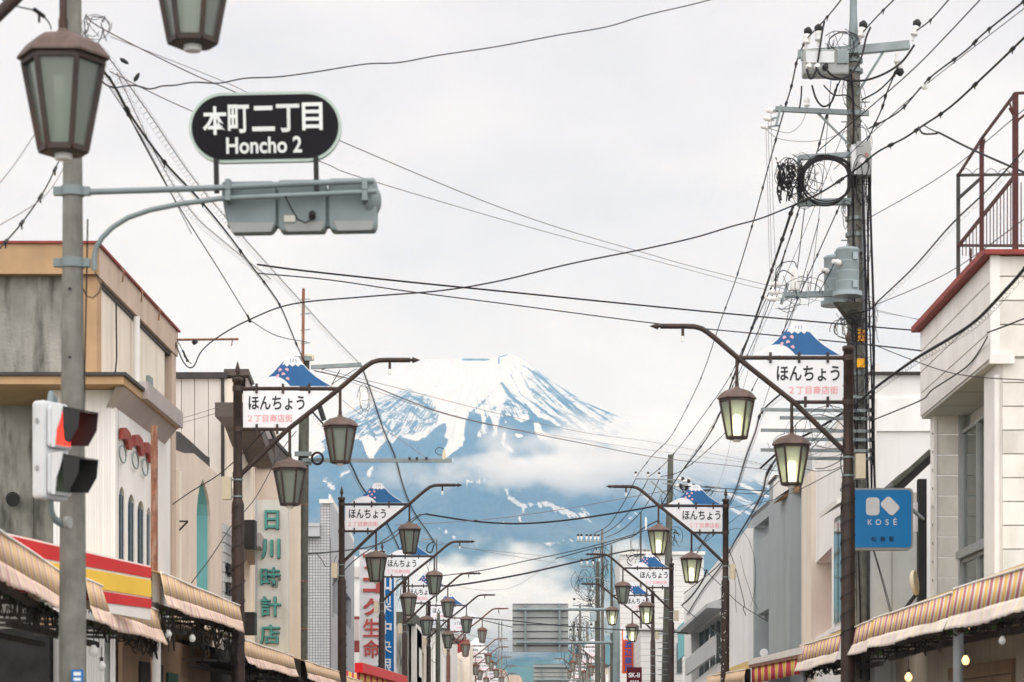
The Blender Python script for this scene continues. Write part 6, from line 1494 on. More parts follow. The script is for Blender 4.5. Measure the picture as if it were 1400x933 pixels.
bx('yellow_plate', fx(1169.5, Y0), fx(1182.5, Y0), Y0 - .195, Y0 - .18, fz(505, Y0), fz(493, Y0), M['yellowband'], t)
for py in (458, 464): bx('plate_lettering', fx(1173, Y0), fx(1181, Y0), Y0 - .19, Y0 - .186, fz(py + 1.6, Y0), fz(py, Y0), M['redletter'], t)
loops('stray_leads', 1163, 450, 22, 22, Y0 - .3, 26, 11, .008, t)
loops('stray_leads', 1190, 440, 12, 30, Y0 - .1, 12, 12, .005, t)
loops('stray_leads', 1175, 560, 14, 26, Y0 - .25, 10, 22, .006, t)
for (cx_, cy_, rx, ry, n_, sd_) in ((1150, 60, 26, 22, 14, 51), (1168, 130, 20, 30, 12, 52), (1172, 190, 18, 30, 12, 53), (1100, 250, 30, 34, 22, 54), (1174, 330, 16, 40, 14, 55), (1095, 395, 30, 24, 12, 56), (1172, 500, 20, 50, 20, 57), (1120, 600, 60, 40, 16, 58), (1170, 700, 16, 60, 10, 59)):
    loops('stray_leads', cx_, cy_, rx, ry, Y0 - .35, n_, sd_, .0055, t)
# bracket ladder
for py, x0_, x1_ in ((561, 1040, 1192), (572, 1066, 1192), (589, 1040, 1192), (601, 1066, 1192), (616, 1040, 1192), (627, 1100, 1192), (543, 1166, 1192)):
    cross(t, (x0_, py - (1192 - x0_) * .004), (x1_, py + 1), Y0, .05, 'cable_bracket')
    MB().cyl(at(1192, py, Y0 - .3), at(1190, py, Y0 - .1), .035, n=8).build('bracket_bolt', M['darkrubber'], t)
loops('stray_leads', 1150, 545, 26, 26, Y0 - .4, 8, 13, .006, t)

# ---- dark pole on the left behind the first lamp
YA2 = 55.5
t = thing('utility_pole', 'dark weathered utility pole with a long steel arm, right of the clock shop sign', 'utility pole', (0, 0, 0))
mb = MB(); mb.lathe((fx(413, YA2), YA2, 0), [(.165, 0), (.15, 3.5), (.125, 7), (.11, fz(488, YA2))], 16)
for i, v in enumerate(mb.v): mb.v[i] = (v[0] + .012 * (v[2] - 5), v[1], v[2])
mb.build('shaft', M['darkpole'], t)
MB().bar(at(415, 395, YA2 - .2), at(414, 497, YA2 - .2), .10, .06).build('rusty_mast', M['rust'], t)
for py in (410, 430, 452, 470): MB().cyl(at(416 - 5, py, YA2 - .24), at(424, py - 1, YA2 - .24), .012, n=5).build('pin', M['steel'], t)
MB().lathe(at(422, 490, YA2), [(.13, -.05), (.13, .06), (.06, .1)], 12).build('pole_cap', M['cream'], t)
cross(t, (425, 502.5), (494, 499), YA2, .09); cross(t, (414, 629.5), (618, 630), YA2, .085, 'long_arm')
MB().lathe(at(607, 624, YA2 - .2), [(.05, -.08), (.05, .04), (.03, .08), (.03, .15)], 10).build('sensor', M['cream'], t)
strand('sensor_lead', [(607, 615, YA2 - .2), (600, 612, YA2 - .2), (595, 617, YA2 - .2), (600, 622, YA2 - .2), (606, 622, YA2 - .2)], .008, t)
for px in (560, 570, 583): MB().cyl(at(px, 629, YA2 - .3), at(px, 625.5, YA2 - .3), .03, n=6).build('clip', M['darkrubber'], t)
mb = MB()
for q in range(3): mb.tube([at(434 + 7.5 * math.cos(a), 627 + 8 * math.sin(a), YA2 - .35 - q * .05) for a in np.linspace(0, 2 * PI, 17)], .03, 6)
mb.build('cable_reel', M['cable'], t, kind='stuff')
for py in (622, 634, 492): MB().box(fx(404, YA2), fx(427, YA2), YA2 - .2, YA2 - .1, fz(py + 3, YA2), fz(py - 3, YA2)).build('clamp', M['steel'], t)
MB().tube([at(432, 547, YA2 - .2), at(437, 556, YA2 - .2), at(443, 575, YA2 - .2)], .06, 8).build('splice_sleeve', M['darkrubber'], t)
for py in (690, 795, 860): MB().cyl(at(406, py, YA2 - .2), at(421, py, YA2 - .2), .012, n=5).build('step_bolt', M['rust'], t)
strand('guy_line', [(465, 506, YA2 - .2), (452, 530, YA2 - .2), (448, 545, YA2 - .2)], .01, t); strand('guy_line', [(488, 504, YA2 - .2), (462, 520, YA2 - .2), (452, 528, YA2 - .2)], .008, t); strand('guy_line', [(440, 506, YA2 - .2), (455, 500, YA2 - .2), (470, 503, YA2 - .2)], .01, t)
loops('stray_leads', 498, 545, 9, 20, YA2 - .2, 5, 17, .006, t)

# ---- the far poles
def far_pole(label, px, Yk, ytop, w, mm='darkpole', arms=(), lean=0, tops=None, cans=(), mess=0, seed=1, brackets=()):
    t = thing('utility_pole', label, 'utility pole', (0, 0, 0)); r = w / 2 * Yk / F
    mb = MB(); mb.lathe((fx(px, Yk), Yk, 0), [(r * 1.15, 0), (r, fz(850, Yk)), (r * .72, fz(ytop, Yk))], 12)
    for i, v in enumerate(mb.v): mb.v[i] = (v[0] - lean * (1 - v[2] / fz(ytop, Yk)) * Yk / F, v[1], v[2])
    mb.build('shaft', M[mm], t)
    for (xa, ya_, xb, yb_, ins) in arms:
        cross(t, (xa, ya_), (xb, yb_), Yk, 1.6 * Yk / F)
        for x in ins: insul(t, x, ya_ - 5 + (yb_ - ya_) * (x - xa) / (xb - xa), Yk, 8.5 * Yk / F / .17 * .62)
    for (xc, ya_, yb_, wc) in cans:
        MB().lathe((fx(xc, Yk), Yk - r * 2.5, 0), [(wc / 2 * Yk / F, fz(yb_, Yk)), (wc / 2 * Yk / F, fz(ya_, Yk)), (.05, fz(ya_ - 2, Yk))], 14).build('transformer', M['transformer'], t)
    for py, xa, xb in brackets: cross(t, (xa, py), (xb, py), Yk, 1.1 * Yk / F, 'cable_bracket')
    if mess: loops('stray_leads', px - 3, ytop + (60 if ytop < 700 else 45), 13, 26, Yk - .3, mess, seed, .33 * Yk / F, t, .8)
    return t
t = far_pole('dark utility pole with a three-insulator crossarm, behind the second right lamp', 917, 92, 622, 10.5, 'darkpole', [(868, 655, 925, 656.5, (869, 886, 901)), (905, 661, 985, 667, ())], mess=8, seed=3, lean=10, brackets=[(y, 898 + (y % 3), 920) for y in (820, 845, 867, 879, 887, 897, 905, 916, 923)])
for k, (px, py) in enumerate(((928, 655), (936, 658), (925, 664), (943, 664), (933, 668))): insul(t, px, py, 92, 1.3, tilt=(1, 0, 0))
MB().bar(at(890, 658, 91.8), at(914, 680, 91.8), .05).build('brace', M['steel'], t)
loops('stray_leads', 948, 668, 30, 5, 91.6, 14, 33, .014, t); loops('stray_leads', 878, 768, 24, 12, 91, 10, 34, .013, t)
loops('stray_leads', 922, 735, 10, 14, 91, 7, 35, .014, t)
MB().lathe(at(883, 716, 91), [(.02, -.25), (.03, -.12), (.05, -.08), (.04, .06), (.05, .1), (.02, .25)], 8).build('hanging_insulator', M['porcelain'], t)
far_pole('thin brown pole with white clamps left of the thick dark pole', 892.5, 91, 876, 5, 'brown', brackets=[(y, 889, 897) for y in (889, 897, 910, 921)])
t = far_pole('slim utility pole with a six-insulator crossarm, above the gantry on the right', 823.5, 132, 724, 4.6, 'concrete', [(788, 740.5, 829, 741, (790.5, 795, 802, 807.5, 813.5, 818)), (793, 774, 828, 776, (795, 803, 811)), (790, 789, 826, 790, ())], cans=[(816, 755, 764, 8)], mess=12, seed=8)
far_pole('darker utility pole with a transformer just left of the gantry post', 817, 118, 768, 7, 'darkpole', [(793, 789, 822, 790.5, ()), (788, 828, 812, 830, ())], cans=[(832, 845, 866, 11), (811, 838, 850, 9)], mess=16, seed=9)
far_pole('thin dark utility pole right of the slim one, above the gantry post', 836, 128, 745, 3.6, 'darkpole', mess=6, seed=10)
far_pole('thin pole with a steel crossarm beside the large slatted sign', 793, 142, 826, 3.6, 'concrete', [(783, 828, 809, 829, (785, 806))], mess=10, seed=11)
far_pole('distant concrete pole left of the gantry post in the wire tangle', 784.5, 175, 857, 3.2, 'concrete', [(778, 870, 792, 870, (780, 790))], mess=8, seed=12)
far_pole('distant concrete pole among the far right lamps', 803, 165, 850, 3.4, 'concrete', [(790, 862, 812, 863, (792, 808))], cans=[(806, 858, 868, 5)], mess=12, seed=13)
far_pole('pair of tall thin poles on the right behind the third lamp', 876, 108, 700, 3, 'darkpole', mess=5, seed=14)
t = far_pole('thin utility pole behind the third left lamp above the bank sign', 597, 108, 738, 2.2, 'darkpole', [(576, 737, 597, 738, ())], mess=3, seed=15)
strand('cable_loop', [(594, 740, 107.8), (585, 746, 107.8), (584, 754, 107.8), (590, 755, 107.8), (593, 745, 107.8)], .03, t)
far_pole('dark round pole between the fourth and fifth left lamps', 599.5, 99, 838, 5.2, 'darkpole', mess=8, seed=16)
far_pole('pale distant pole with pegs beyond the left lamps', 682, 205, 880, 1.6, 'concrete', mess=3, seed=18); far_pole('second pale distant pole beyond the left lamps', 686, 230, 892, 1.4, 'concrete', mess=2, seed=19)
loops('stray_leads', 803, 800, 18, 24, 131, 22, 20, .012, None, 2.)['label'] = 'dense tangle of far wires left of the gantry post'
loops('stray_leads', 800, 870, 20, 26, 165, 24, 21, .014, None, 3.)['label'] = 'tangle of thin wires among the far right poles'
loops('stray_leads', 672, 905, 24, 22, 210, 12, 23, .013, None, 6.)['label'] = 'thin slack wires among the far left poles'
loops('stray_leads', 622, 866, 16, 16, 118, 12, 24, .014, None, 2.)['label'] = 'slack wires around the sixth left lamp'
loops('stray_leads', 548, 802, 14, 22, 90, 7, 25, .02, None, 1.)['label'] = 'black cable loops hanging by the bank sign'
loops('stray_leads', 1010, 800, 30, 60, 50, 3, 27, .006, None, 1.)['label'] = 'few slack wires in front of the white wall'

# ================================================================ CABLES
def cable(label, pts, r, mm='cable', coil=0, clamps=(), group=None, n=6):
    """pts: (column, row, depth); r in millimetres"""
    P = smooth(pts); r = r / 1000
    if pts[-1][0] >= 1390 or pts[-1][1] < 0 or pts[-1][0] < 8:          # runs on beyond the picture to the next pole
        d = (P[-1] - P[-3]).normalized(); P += [P[-1] + d * q for q in (2, 5, 9)]
    if coil or clamps:
        t = thing('overhead_cable', label, 'cable', group=group); MB().tube(P, r, n).build('core', M[mm], t, fix=False)
    else:
        t = MB().tube(P, r, n).build('overhead_cable', M[mm], fix=False); tag(t, label, 'cable', group)
    if coil:
        Ls = [0]
        for a_, c_ in zip(P[:-1], P[1:]): Ls.append(Ls[-1] + (c_ - a_).length)
        pitch, rad = coil; rad *= .7; out_ = []; tot = Ls[-1]; ns = min(5200, int(tot / pitch * 9)); j = 0
        for i in range(ns + 1):
            s_ = tot * i / ns
            while j < len(Ls) - 2 and Ls[j + 1] < s_: j += 1
            f = (s_ - Ls[j]) / max(1e-6, Ls[j + 1] - Ls[j]); c = P[j].lerp(P[j + 1], f); d = (P[j + 1] - P[j]).normalized(); u, v = basis(d); a = 2 * PI * s_ / pitch
            out_.append(c + Vector((0, 0, -rad * .8)) + (u * math.cos(a) + v * math.sin(a)) * rad)
        MB().tube(out_, .0016 if r < .015 else .0022, 3).build('spiral_wrap', M[mm], t, fix=False)
    if clamps:
        mb = MB()
        for f in clamps:
            i = int(f * (len(P) - 2)); d = (P[i + 1] - P[i]).normalized(); mb.cyl(P[i] - d * .07, P[i] + d * .07, r * 1.5 + .006, n=6); mb.cyl(P[i], P[i] + Vector((0, 0, -.06)), .008, n=4)
        mb.build('clamp', M['darkrubber'], t, kind='stuff', fix=False)
    return t
fr = lambda n: [(k + .6) / (n + .2) for k in range(n)]
cable('wavy dark cable crossing the top of the sky from the nearest lantern', [(128, 92, 22), (140, 112, 22), (155, 120, 22.2), (172, 118, 22.4), (186, 117.5, 22.6), (205, 122, 23), (222, 118, 23.2), (240, 117, 23.5), (265, 113, 24), (300, 114, 24.4), (335, 107.5, 25), (380, 105.5, 25.5), (430, 99, 26), (500, 88, 27), (545, 86, 27.5), (600, 76, 28), (680, 64, 29), (760, 49, 30), (830, 37, 31), (880, 22, 32), (940, 8, 33), (975, -1, 33.5), (1010, -12, 34)], 8)
cable('thin pale wire passing behind the oval street name sign', [(120, 26, 24), (150, 45, 25), (260, 100, 27), (330, 130, 29), (470, 195, 32), (700, 290, 40), (860, 340, 47), (1040, 388, 56), (1400, 470, 72)], 7, 'thinwire')
cable('thin pale wire just beneath the one behind the oval sign', [(150, 98, 24), (262, 152, 27), (440, 222, 31), (500, 245, 33), (720, 310, 42), (900, 358, 50), (1100, 408, 60), (1400, 462, 75)], 6, 'thinwire')
cable('faint wire rising from the upper left tangle to the sky', [(150, 50, 24), (320, 118, 28), (380, 152, 30)], 4, 'thinwire')
cable('thick black cable bundle falling from the traffic pole to the dark left pole', [(118, 78, 20), (150, 108, 21), (180, 160, 23), (225, 222, 26), (270, 270, 30), (310, 318, 34), (345, 365, 40), (368, 395, 45), (385, 422, 50), (405, 470, 54), (424, 512, 55.3)], 13, clamps=fr(8), coil=(.14, .03))
cable('dark cable beside the thick bundle, running down to the left lamp', [(150, 105, 22), (190, 185, 25), (240, 275, 29), (300, 370, 34), (338, 432, 38), (345, 440, 38.5), (380, 460, 44), (420, 468, 55)], 8, clamps=(.62,))
cable('pale spiral-wrapped cable from the upper left down to the left crossarm', [(135, 60, 22), (200, 150, 25), (265, 245, 30), (330, 322, 35), (400, 400, 43), (450, 455, 50), (491, 497, 55.3)], 6, 'thinwire', coil=(.30, .07))
cable('second pale spiral-wrapped cable left of the first one', [(160, 100, 23), (215, 215, 26), (262, 290, 30), (305, 330, 34), (370, 382, 42)], 5, 'thinwire', coil=(.3, .06))
cable('thin wire crossing the left sky beside the traffic pole', [(150, 120, 22), (200, 200, 24), (262, 320, 29)], 5)
cable('wire falling from the left lamp arm to the far left', [(80, 222, 24), (60, 262, 23), (30, 305, 22), (5, 334, 21)], 8, clamps=fr(4))
cable('faint wire at the far left edge of the sky', [(50, 180, 22), (20, 225, 21), (-10, 262, 20)], 5, 'thinwire')
cable('second faint wire at the far left edge of the sky', [(90, 225, 22), (60, 270, 21), (0, 308, 20)], 4, 'thinwire')
cable('short wire loop at the top left corner by the lantern hanger', [(-5, -5, 15), (20, 8, 15), (50, 16, 15.2), (66, 30, 15.4), (70, 40, 15.6)], 5, clamps=(.6,))
loops('stray_leads', 130, 36, 20, 22, 19, 14, 28, .0045, None, .3)['label'] = 'messy knot of thin wires right of the nearest lantern'
cable('upper of two long dark cables running nearly level to the right edge', [(352, 362, 40), (420, 371, 41), (560, 386, 43), (700, 400, 45), (900, 420, 48), (1090, 438, 52), (1250, 452, 55), (1400, 463, 58)], 17)
cable('lower of two long dark cables running nearly level to the right edge', [(352, 374, 40), (450, 383, 41), (560, 399, 43), (700, 417, 45), (900, 443, 47), (1060, 459, 42), (1170, 470, 38), (1260, 480, 36), (1330, 492, 35), (1400, 499, 34)], 11)
cable('swooping dark cable from the left building rod to the coil on the big pole', [(240, 470, 42), (252, 497, 42), (264, 502, 42), (276, 480, 42), (300, 460, 41), (340, 438, 40.5), (400, 416, 40), (500, 406, 40), (600, 398, 39.5), (680, 385, 39), (780, 361, 39), (880, 341, 39), (950, 325, 38.8), (1000, 310, 38.7), (1040, 299, 38.6), (1085, 281, 38.5)], 12)
cable('dark cable from the big pole up to the right edge of the sky', [(1085, 281, 38.5), (1125, 262, 38.4), (1170, 232, 38.3), (1200, 208, 37), (1235, 190, 36), (1262, 172, 35), (1300, 146, 33), (1350, 100, 31), (1400, 52, 29), (1440, 10, 27)], 15, clamps=fr(9))
cable('branch cable dropping from the rising right cable to the roof frame', [(1256, 174, 35), (1262, 183, 34.5), (1280, 183, 34), (1284, 182, 34), (1315, 198, 33), (1345, 212, 32), (1400, 236, 31)], 15)
cable('thin loop closing the branch below the rising right cable', [(1262, 171, 35), (1272, 177, 34.6), (1284, 182, 34)], 9)
cable('high voltage line from the left end of the top crossarm up to the sky', [(1104, 52, 38.8), (1127, 28, 37), (1150, 0, 34), (1170, -30, 32)], 11, clamps=(.35,))
cable('high voltage line from the middle of the top crossarm up to the sky', [(1180, 44, 38.8), (1200, 22, 37), (1224, -2, 34), (1250, -30, 32)], 11, clamps=(.4,))
cable('high voltage line from the right end of the top crossarm up to the sky', [(1253, 42, 38.8), (1272, 28, 37.5), (1297, 0, 34), (1320, -25, 32)], 11, clamps=(.3,))
cable('long line with clips falling from the left of the top crossarm to the far crossarm', [(1103, 52, 38.8), (1090, 82, 40), (1082, 118, 42), (1070, 158, 44), (1050, 230, 48), (1028, 310, 54), (1005, 385, 60), (985, 440, 66), (962, 508, 74), (940, 556, 80), (915, 600, 86), (893, 622, 89), (870, 652, 91.8)], 13, clamps=fr(15))
cable('long line with clips falling from the middle of the top crossarm to the far crossarm', [(1180, 46, 38.8), (1165, 80, 39.5), (1145, 118, 41), (1130, 160, 43), (1118, 205, 45), (1100, 262, 48), (1080, 325, 53), (1060, 380, 58), (1040, 425, 62), (1015, 478, 68), (995, 520, 73), (960, 570, 80), (930, 610, 86), (905, 638, 90), (887, 652, 91.8)], 13, clamps=fr(16))
cable('long line with clips falling from the right of the top crossarm to the far crossarm', [(1228, 90, 38.8), (1212, 128, 40), (1205, 150, 41), (1185, 195, 43), (1160, 255, 46), (1135, 310, 50), (1100, 388, 56), (1070, 455, 62), (1040, 510, 68), (1005, 575, 76), (965, 618, 84), (930, 645, 90), (903, 652, 91.8)], 13, clamps=fr(16))
cable('thick bundled telephone cable running away from the coil to the far pole', [(1084, 283, 38.5), (1072, 320, 42), (1055, 370, 47), (1040, 415, 52), (1022, 465, 58), (1005, 510, 63), (990, 552, 69), (972, 590, 76), (950, 622, 83), (925, 655, 90), (905, 690, 92)], 24, clamps=fr(12))
cable('thin cable beside the thick telephone bundle', [(1100, 262, 38.8), (1078, 330, 44), (1050, 420, 53), (1015, 500, 62), (975, 580, 76), (935, 640, 90)], 10, clamps=fr(9))
for k, (xa, xb) in enumerate(((1047, 1052), (1050, 1055), (1054, 1060))):
    cable(['leftmost', 'middle', 'rightmost'][k] + ' of three thin vertical wires left of the big pole', [(xa, 172 - k * 9, 38.8), (xa + 2.5, 260, 38.8), (xb, 355, 38.8), (xb + 4, 390, 38.8)], 4, 'thinwire')
cable('thin wire falling from the small insulators down to the street', [(1063, 398, 38.8), (1050, 410, 42), (1030, 480, 50), (1005, 575, 62), (990, 640, 72), (968, 700, 82)], 5, 'thinwire')
cable('black spiral-wrapped cable rising to the right past the roof frame', [(1162, 430, 38.6), (1188, 424, 38.3), (1205, 408, 37.5), (1250, 365, 35.5), (1300, 308, 33), (1350, 260, 31), (1400, 206, 29), (1440, 160, 27)], 11, coil=(.24, .06))
cable('thick black spiral-wrapped cable crossing in front of the right building', [(1040, 640, 44), (1075, 610, 42), (1120, 585, 40), (1165, 556, 38.6), (1200, 528, 36), (1250, 492, 33), (1300, 462, 30.5), (1335, 438, 29), (1372, 400, 27), (1400, 368, 26), (1430, 325, 25)], 20, coil=(.22, .065))
cable('dark cable from the big pole to the panelled wall, above the blue sign', [(1190, 576, 38.6), (1225, 562, 37), (1262, 546, 35), (1275, 533, 34), (1320, 503, 32), (1340, 478, 31), (1350, 460, 30)], 10)
cable('short cable rising right from the panelled wall corner', [(1350, 455, 30), (1372, 447, 29), (1400, 436, 28), (1430, 425, 27)], 10)
cable('wire rising steeply from the coil to the upper right corner of the sky', [(1118, 207, 38.8), (1150, 180, 37.5), (1200, 138, 36), (1260, 84, 33), (1340, 0, 29), (1370, -30, 28)], 9)
cable('upper of two long wires rising from the big pole to the top right', [(1188, 176, 38.5), (1230, 152, 37), (1270, 108, 34.5), (1320, 70, 32), (1345, 46, 31), (1400, 2, 28), (1430, -25, 27)], 12, clamps=fr(8))
cable('wire with one white ball insulator rising from the big pole to the top right', [(1140, 232, 38.6), (1188, 186, 38), (1250, 130, 35.5), (1262, 119, 35), (1330, 66, 32), (1400, 12, 28)], 6)
cable('thin wire sagging left from the big pole to the small insulators', [(1160, 178, 38.6), (1130, 190, 38.6), (1100, 194, 38.6), (1065, 190, 38.6), (1048, 178, 38.7)], 5, 'thinwire')
cable('second thin wire sagging between the middle arm and the small insulators', [(1103, 150, 38.6), (1095, 170, 38.6), (1078, 182, 38.6), (1052, 176, 38.7)], 5, 'thinwire')
mb = MB(); t = thing('line_insulator', 'single white ball insulator on the lower rising wire at the upper right', 'insulator', at(1264, 118.5, 34.9)); mb.lathe((0, 0, 0), [(.01, -.05), (.045, -.03), (.05, .01), (.03, .045), (.01, .05)], 12); mb.build('ball', M['porcelain'], t)
cable('black spiral-wrapped cable dropping left of the upper glowing lantern', [(1084, 527, 38.8), (1060, 545, 40), (1040, 566, 42), (1033, 590, 44), (1020, 625, 50), (1005, 672, 60), (988, 705, 68), (962, 740, 78), (935, 790, 88)], 14, coil=(.22, .06), clamps=(.25, .28))
cable('black spiral-wrapped cable dropping behind the lower glowing lantern', [(1075, 610, 42), (1056, 635, 45), (1048, 650, 47), (1042, 675, 50), (1028, 702, 55), (1008, 735, 60), (985, 775, 68), (962, 805, 76), (940, 840, 86)], 17, coil=(.22, .07), clamps=(.15, .2, .24))
cable('thick sagging black cable crossing in front of the mountain at mid height', [(582, 703, 92), (600, 706, 92), (640, 712, 92), (680, 715.5, 92), (720, 716, 92), (770, 712, 92), (820, 705, 92), (870, 697, 92), (912, 689, 91.8)], 36)
cable('thin sagging wire just above and crossing the thick mid-height cable', [(540, 718, 90), (620, 714, 90), (680, 709, 91), (760, 698, 91.5), (840, 684, 92), (912, 671, 92)], 14, 'thinwire', clamps=(.33,))
cable('thin twisted wire rising from the left lamps across the white cloud', [(600, 788, 95), (660, 780, 100), (720, 767, 106), (790, 752, 112), (860, 733, 110), (905, 716, 100)], 22)
cable('thick black cable rising across the white cloud to the far right building', [(612, 802, 100), (660, 795, 104), (720, 784, 108), (790, 768, 112), (840, 757, 116), (866, 752, 120)], 42)
cable('faint sagging wire low across the white cloud', [(615, 798, 100), (640, 805, 102), (675, 807, 104), (710, 799, 106), (760, 765, 110)], 8, 'thinwire')
cable('dark wire crossing in front of the slatted sign to the right wall', [(640, 844, 108), (700, 849, 104), (760, 855, 100), (840, 861, 96), (900, 863, 93), (940, 866, 90)], 24)
cable('dark wire dropping right from the left lamps to the slatted sign edge', [(655, 847, 118), (680, 853, 112), (702, 858, 106.5)], 22)
cable('thin pair of wires from the left lamps over the cloud, upper one', [(570, 740, 100), (640, 750, 104), (720, 758, 110), (790, 765, 118)], 10, 'thinwire')
cable('thin pair of wires from the left lamps over the cloud, lower one', [(600, 742, 104), (680, 757, 110), (760, 770, 120)], 10, 'thinwire')
for k in range(5):
    y = 876 + k * 8
    cable(f'{["highest", "second", "middle", "fourth", "lowest"][k]} of five thin wires in front of the far green slope', [(640, y - 8, 170), (690, y, 180), (740, y + 1 + k, 190), (785, y - 4, 200)], 14, 'thinwire')
cable('long faint wire crossing the snow from left to right, upper one', [(440, 505, 56), (560, 535, 64), (690, 568, 72), (800, 592, 80), (900, 606, 88), (1040, 634, 96)], 7, 'thinwire')
cable('long twisted dark wire crossing the snow from left to right, lower one', [(430, 507, 56), (500, 525, 60), (600, 563, 66), (700, 587, 72), (800, 607, 79), (900, 626, 86), (1010, 638, 92), (1070, 645, 96)], 15, 'thinwire')
cable('third faint wire between the two crossing the snow', [(440, 508, 56), (620, 570, 67), (760, 596, 76), (920, 620, 88), (1080, 640, 96)], 6, 'thinwire')
cable('fine wire slanting from the left lamp to the end of the long steel arm', [(440, 525, 55), (500, 572, 55), (545, 600, 55.2), (583, 627, 55.3)], 6, 'thinwire')
cable('black spiral-wrapped cable descending across the snowy slope to the third left lamp', [(494, 500, 55.3), (503, 525, 57), (510, 545, 59), (525, 590, 64), (540, 625, 70), (552, 668, 78), (566, 700, 88), (585, 728, 98), (596, 745, 107)], 16, coil=(.26, .07))
cable('black spiral-wrapped cable descending from behind the upper left lantern', [(424, 560, 55.5), (450, 590, 58), (470, 618, 61), (482, 640, 64), (494, 665, 68), (520, 700, 76), (535, 728, 84), (548, 756, 90)], 20, coil=(.26, .08))
cable('dark wire bundle rising from the second left lamp to the thick crossing cable', [(400, 757, 58), (430, 757, 60), (470, 753, 66), (505, 748, 74), (535, 737, 82), (560, 716, 90), (575, 705, 92), (584, 703, 92)], 22)
cable('black cable from the tiled wall rising past the second left lamp', [(455, 800, 66), (468, 783, 68), (490, 762, 72), (520, 742, 78), (545, 724, 84), (560, 712, 88), (575, 703, 92)], 18)
cable('small sagging lead on the tiled wall left of the second lamp', [(433, 757, 60), (440, 766, 61), (446, 775, 62), (455, 772, 63), (460, 760, 64)], 9)
cable('black wire slanting up from the peach wall to the first left lamp', [(236, 690, 41), (262, 672, 40.5), (298, 650, 40), (330, 622, 39), (372, 580, 38.5), (400, 560, 50)], 9)
cable('long thin wire rising behind the first left lamp to the dark pole', [(262, 797, 40), (290, 760, 42), (318, 717, 44), (350, 680, 47), (384, 618, 51), (405, 590, 55)], 9)
cable('upper faint wire across the greige panelled wall', [(232, 577, 42), (270, 566, 42), (320, 550, 41)], 5, 'thinwire'); cable('lower faint wire across the greige panelled wall', [(232, 583, 42), (290, 567, 42), (322, 555, 41)], 5, 'thinwire')
cable('dark lead hanging down at the end of the stained building', [(241, 468, 42), (238, 485, 42), (235, 505, 42.2), (233, 530, 42.3)], 9); 
cable('lower sagging loop below the roof rod', [(243, 467, 42), (250, 480, 42), (256, 492, 42), (262, 498, 42)], 8, clamps=(.5, .7))
cable('pair of black wires crossing behind the second right lamp emblem, upper', [(930, 664, 92), (970, 667, 88), (1020, 670, 80), (1060, 672, 74)], 16); cable('pair of black wires crossing behind the second right lamp emblem, lower', [(935, 668, 92), (975, 672, 88), (1020, 675, 80), (1060, 676, 74)], 14)
cable('thin black wire slanting down in front of the white building on the right', [(955, 772, 60), (985, 800, 58), (1010, 825, 55), (1050, 850, 52)], 9); cable('second thin wire slanting down the white wall with the strip window', [(932, 828, 88), (945, 840, 80), (975, 862, 72), (995, 875, 66)], 14)
cable('black hanging lead left of the grey building', [(994, 745, 60), (1005, 775, 60), (1014, 810, 60), (1018, 828, 60), (1016, 832, 60), (1020, 842, 60)], 10)
cable('line with insulators from the far crossarm down to the six-insulator crossarm, left', [(869, 655, 92), (858, 678, 98), (845, 700, 105), (830, 720, 115), (805, 733, 130)], 18); cable('line with insulators from the far crossarm down to the six-insulator crossarm, middle', [(886, 655, 92), (870, 685, 98), (850, 712, 108), (832, 726, 120), (816, 733, 130)], 18); cable('line with insulators from the far crossarm down to the six-insulator crossarm, right', [(901, 656, 92), (884, 690, 98), (862, 715, 108), (845, 728, 118), (828, 735, 130)], 18)
cable('cable from the slim far pole rising right with a sagging splice', [(760, 764, 132), (800, 753, 130), (824, 747, 122), (850, 738, 112), (866, 733, 104), (880, 722, 98), (900, 712, 93)], 26)
cable('dark wires rising behind the third right lamp, upper', [(935, 812, 79), (950, 800, 72), (975, 780, 64), (985, 770, 60)], 14); cable('dark thick wire rising behind the third right lamp, lower', [(932, 828, 80), (945, 816, 76), (960, 795, 70), (966, 780, 66)], 26)
cable('slack wire from the blue sign down to the right awning', [(1194, 753, 35), (1206, 795, 35), (1218, 842, 34.5)], 7); cable('second slack wire from the blue sign to the right awning', [(1195, 753, 35), (1209, 800, 34.8), (1220, 842, 34.4)], 6)
def vcable(label, px, y0, y1, Yk, r, seed):
    R = random.Random(seed); n_ = int(abs(y1 - y0) / 14) + 3
    cable(label, [(px + R.uniform(-1.5, 1.5), y0 + (y1 - y0) * k / (n_ - 1), Yk) for k in range(n_)], r)
vcable('thin dark cable running down left of the first right lamp pole', 1151, 600, 830, 34.7, 8, 2); vcable('thin cable running down right of the big pole', 1193, 445, 640, 38.8, 10, 3)
# fairy lights and cable ties wound round the lamp poles
for px, Yk, y0, y1, lab in ((1159, 34.7, 660, 880, 'thin black wire wound round the first right lamp pole'), (326, 37.8, 690, 930, 'thin black wire wound round the first left lamp pole'), (990.5, 57.6, 800, 930, 'small light string wound round the second right lamp pole'), (468, 57.2, 790, 930, 'thin black wire wound round the second left lamp pole'), (521, 74, 840, 930, 'thin black wire wound round the third left lamp pole')):
    z0_, z1_ = fz(y1, Yk), fz(y0, Yk); c = Vector((fx(px, Yk), Yk, 0)); P = []; N_ = 90; rr_ = .108
    for k in range(N_): a = k * .62; P.append(c + Vector((rr_ * math.cos(a), rr_ * math.sin(a), z0_ + (z1_ - z0_) * k / N_)))
    o = MB().tube(P, .006, 4).build('wound_wire', M['cable'], fix=False); tag(o, lab, 'wire')
t = thing('light_string', 'tiny pale lights dotted up the second right lamp pole', 'light string', (fx(990.5, 57.6), 57.6, 0)); mb = MB(); R = random.Random(8)
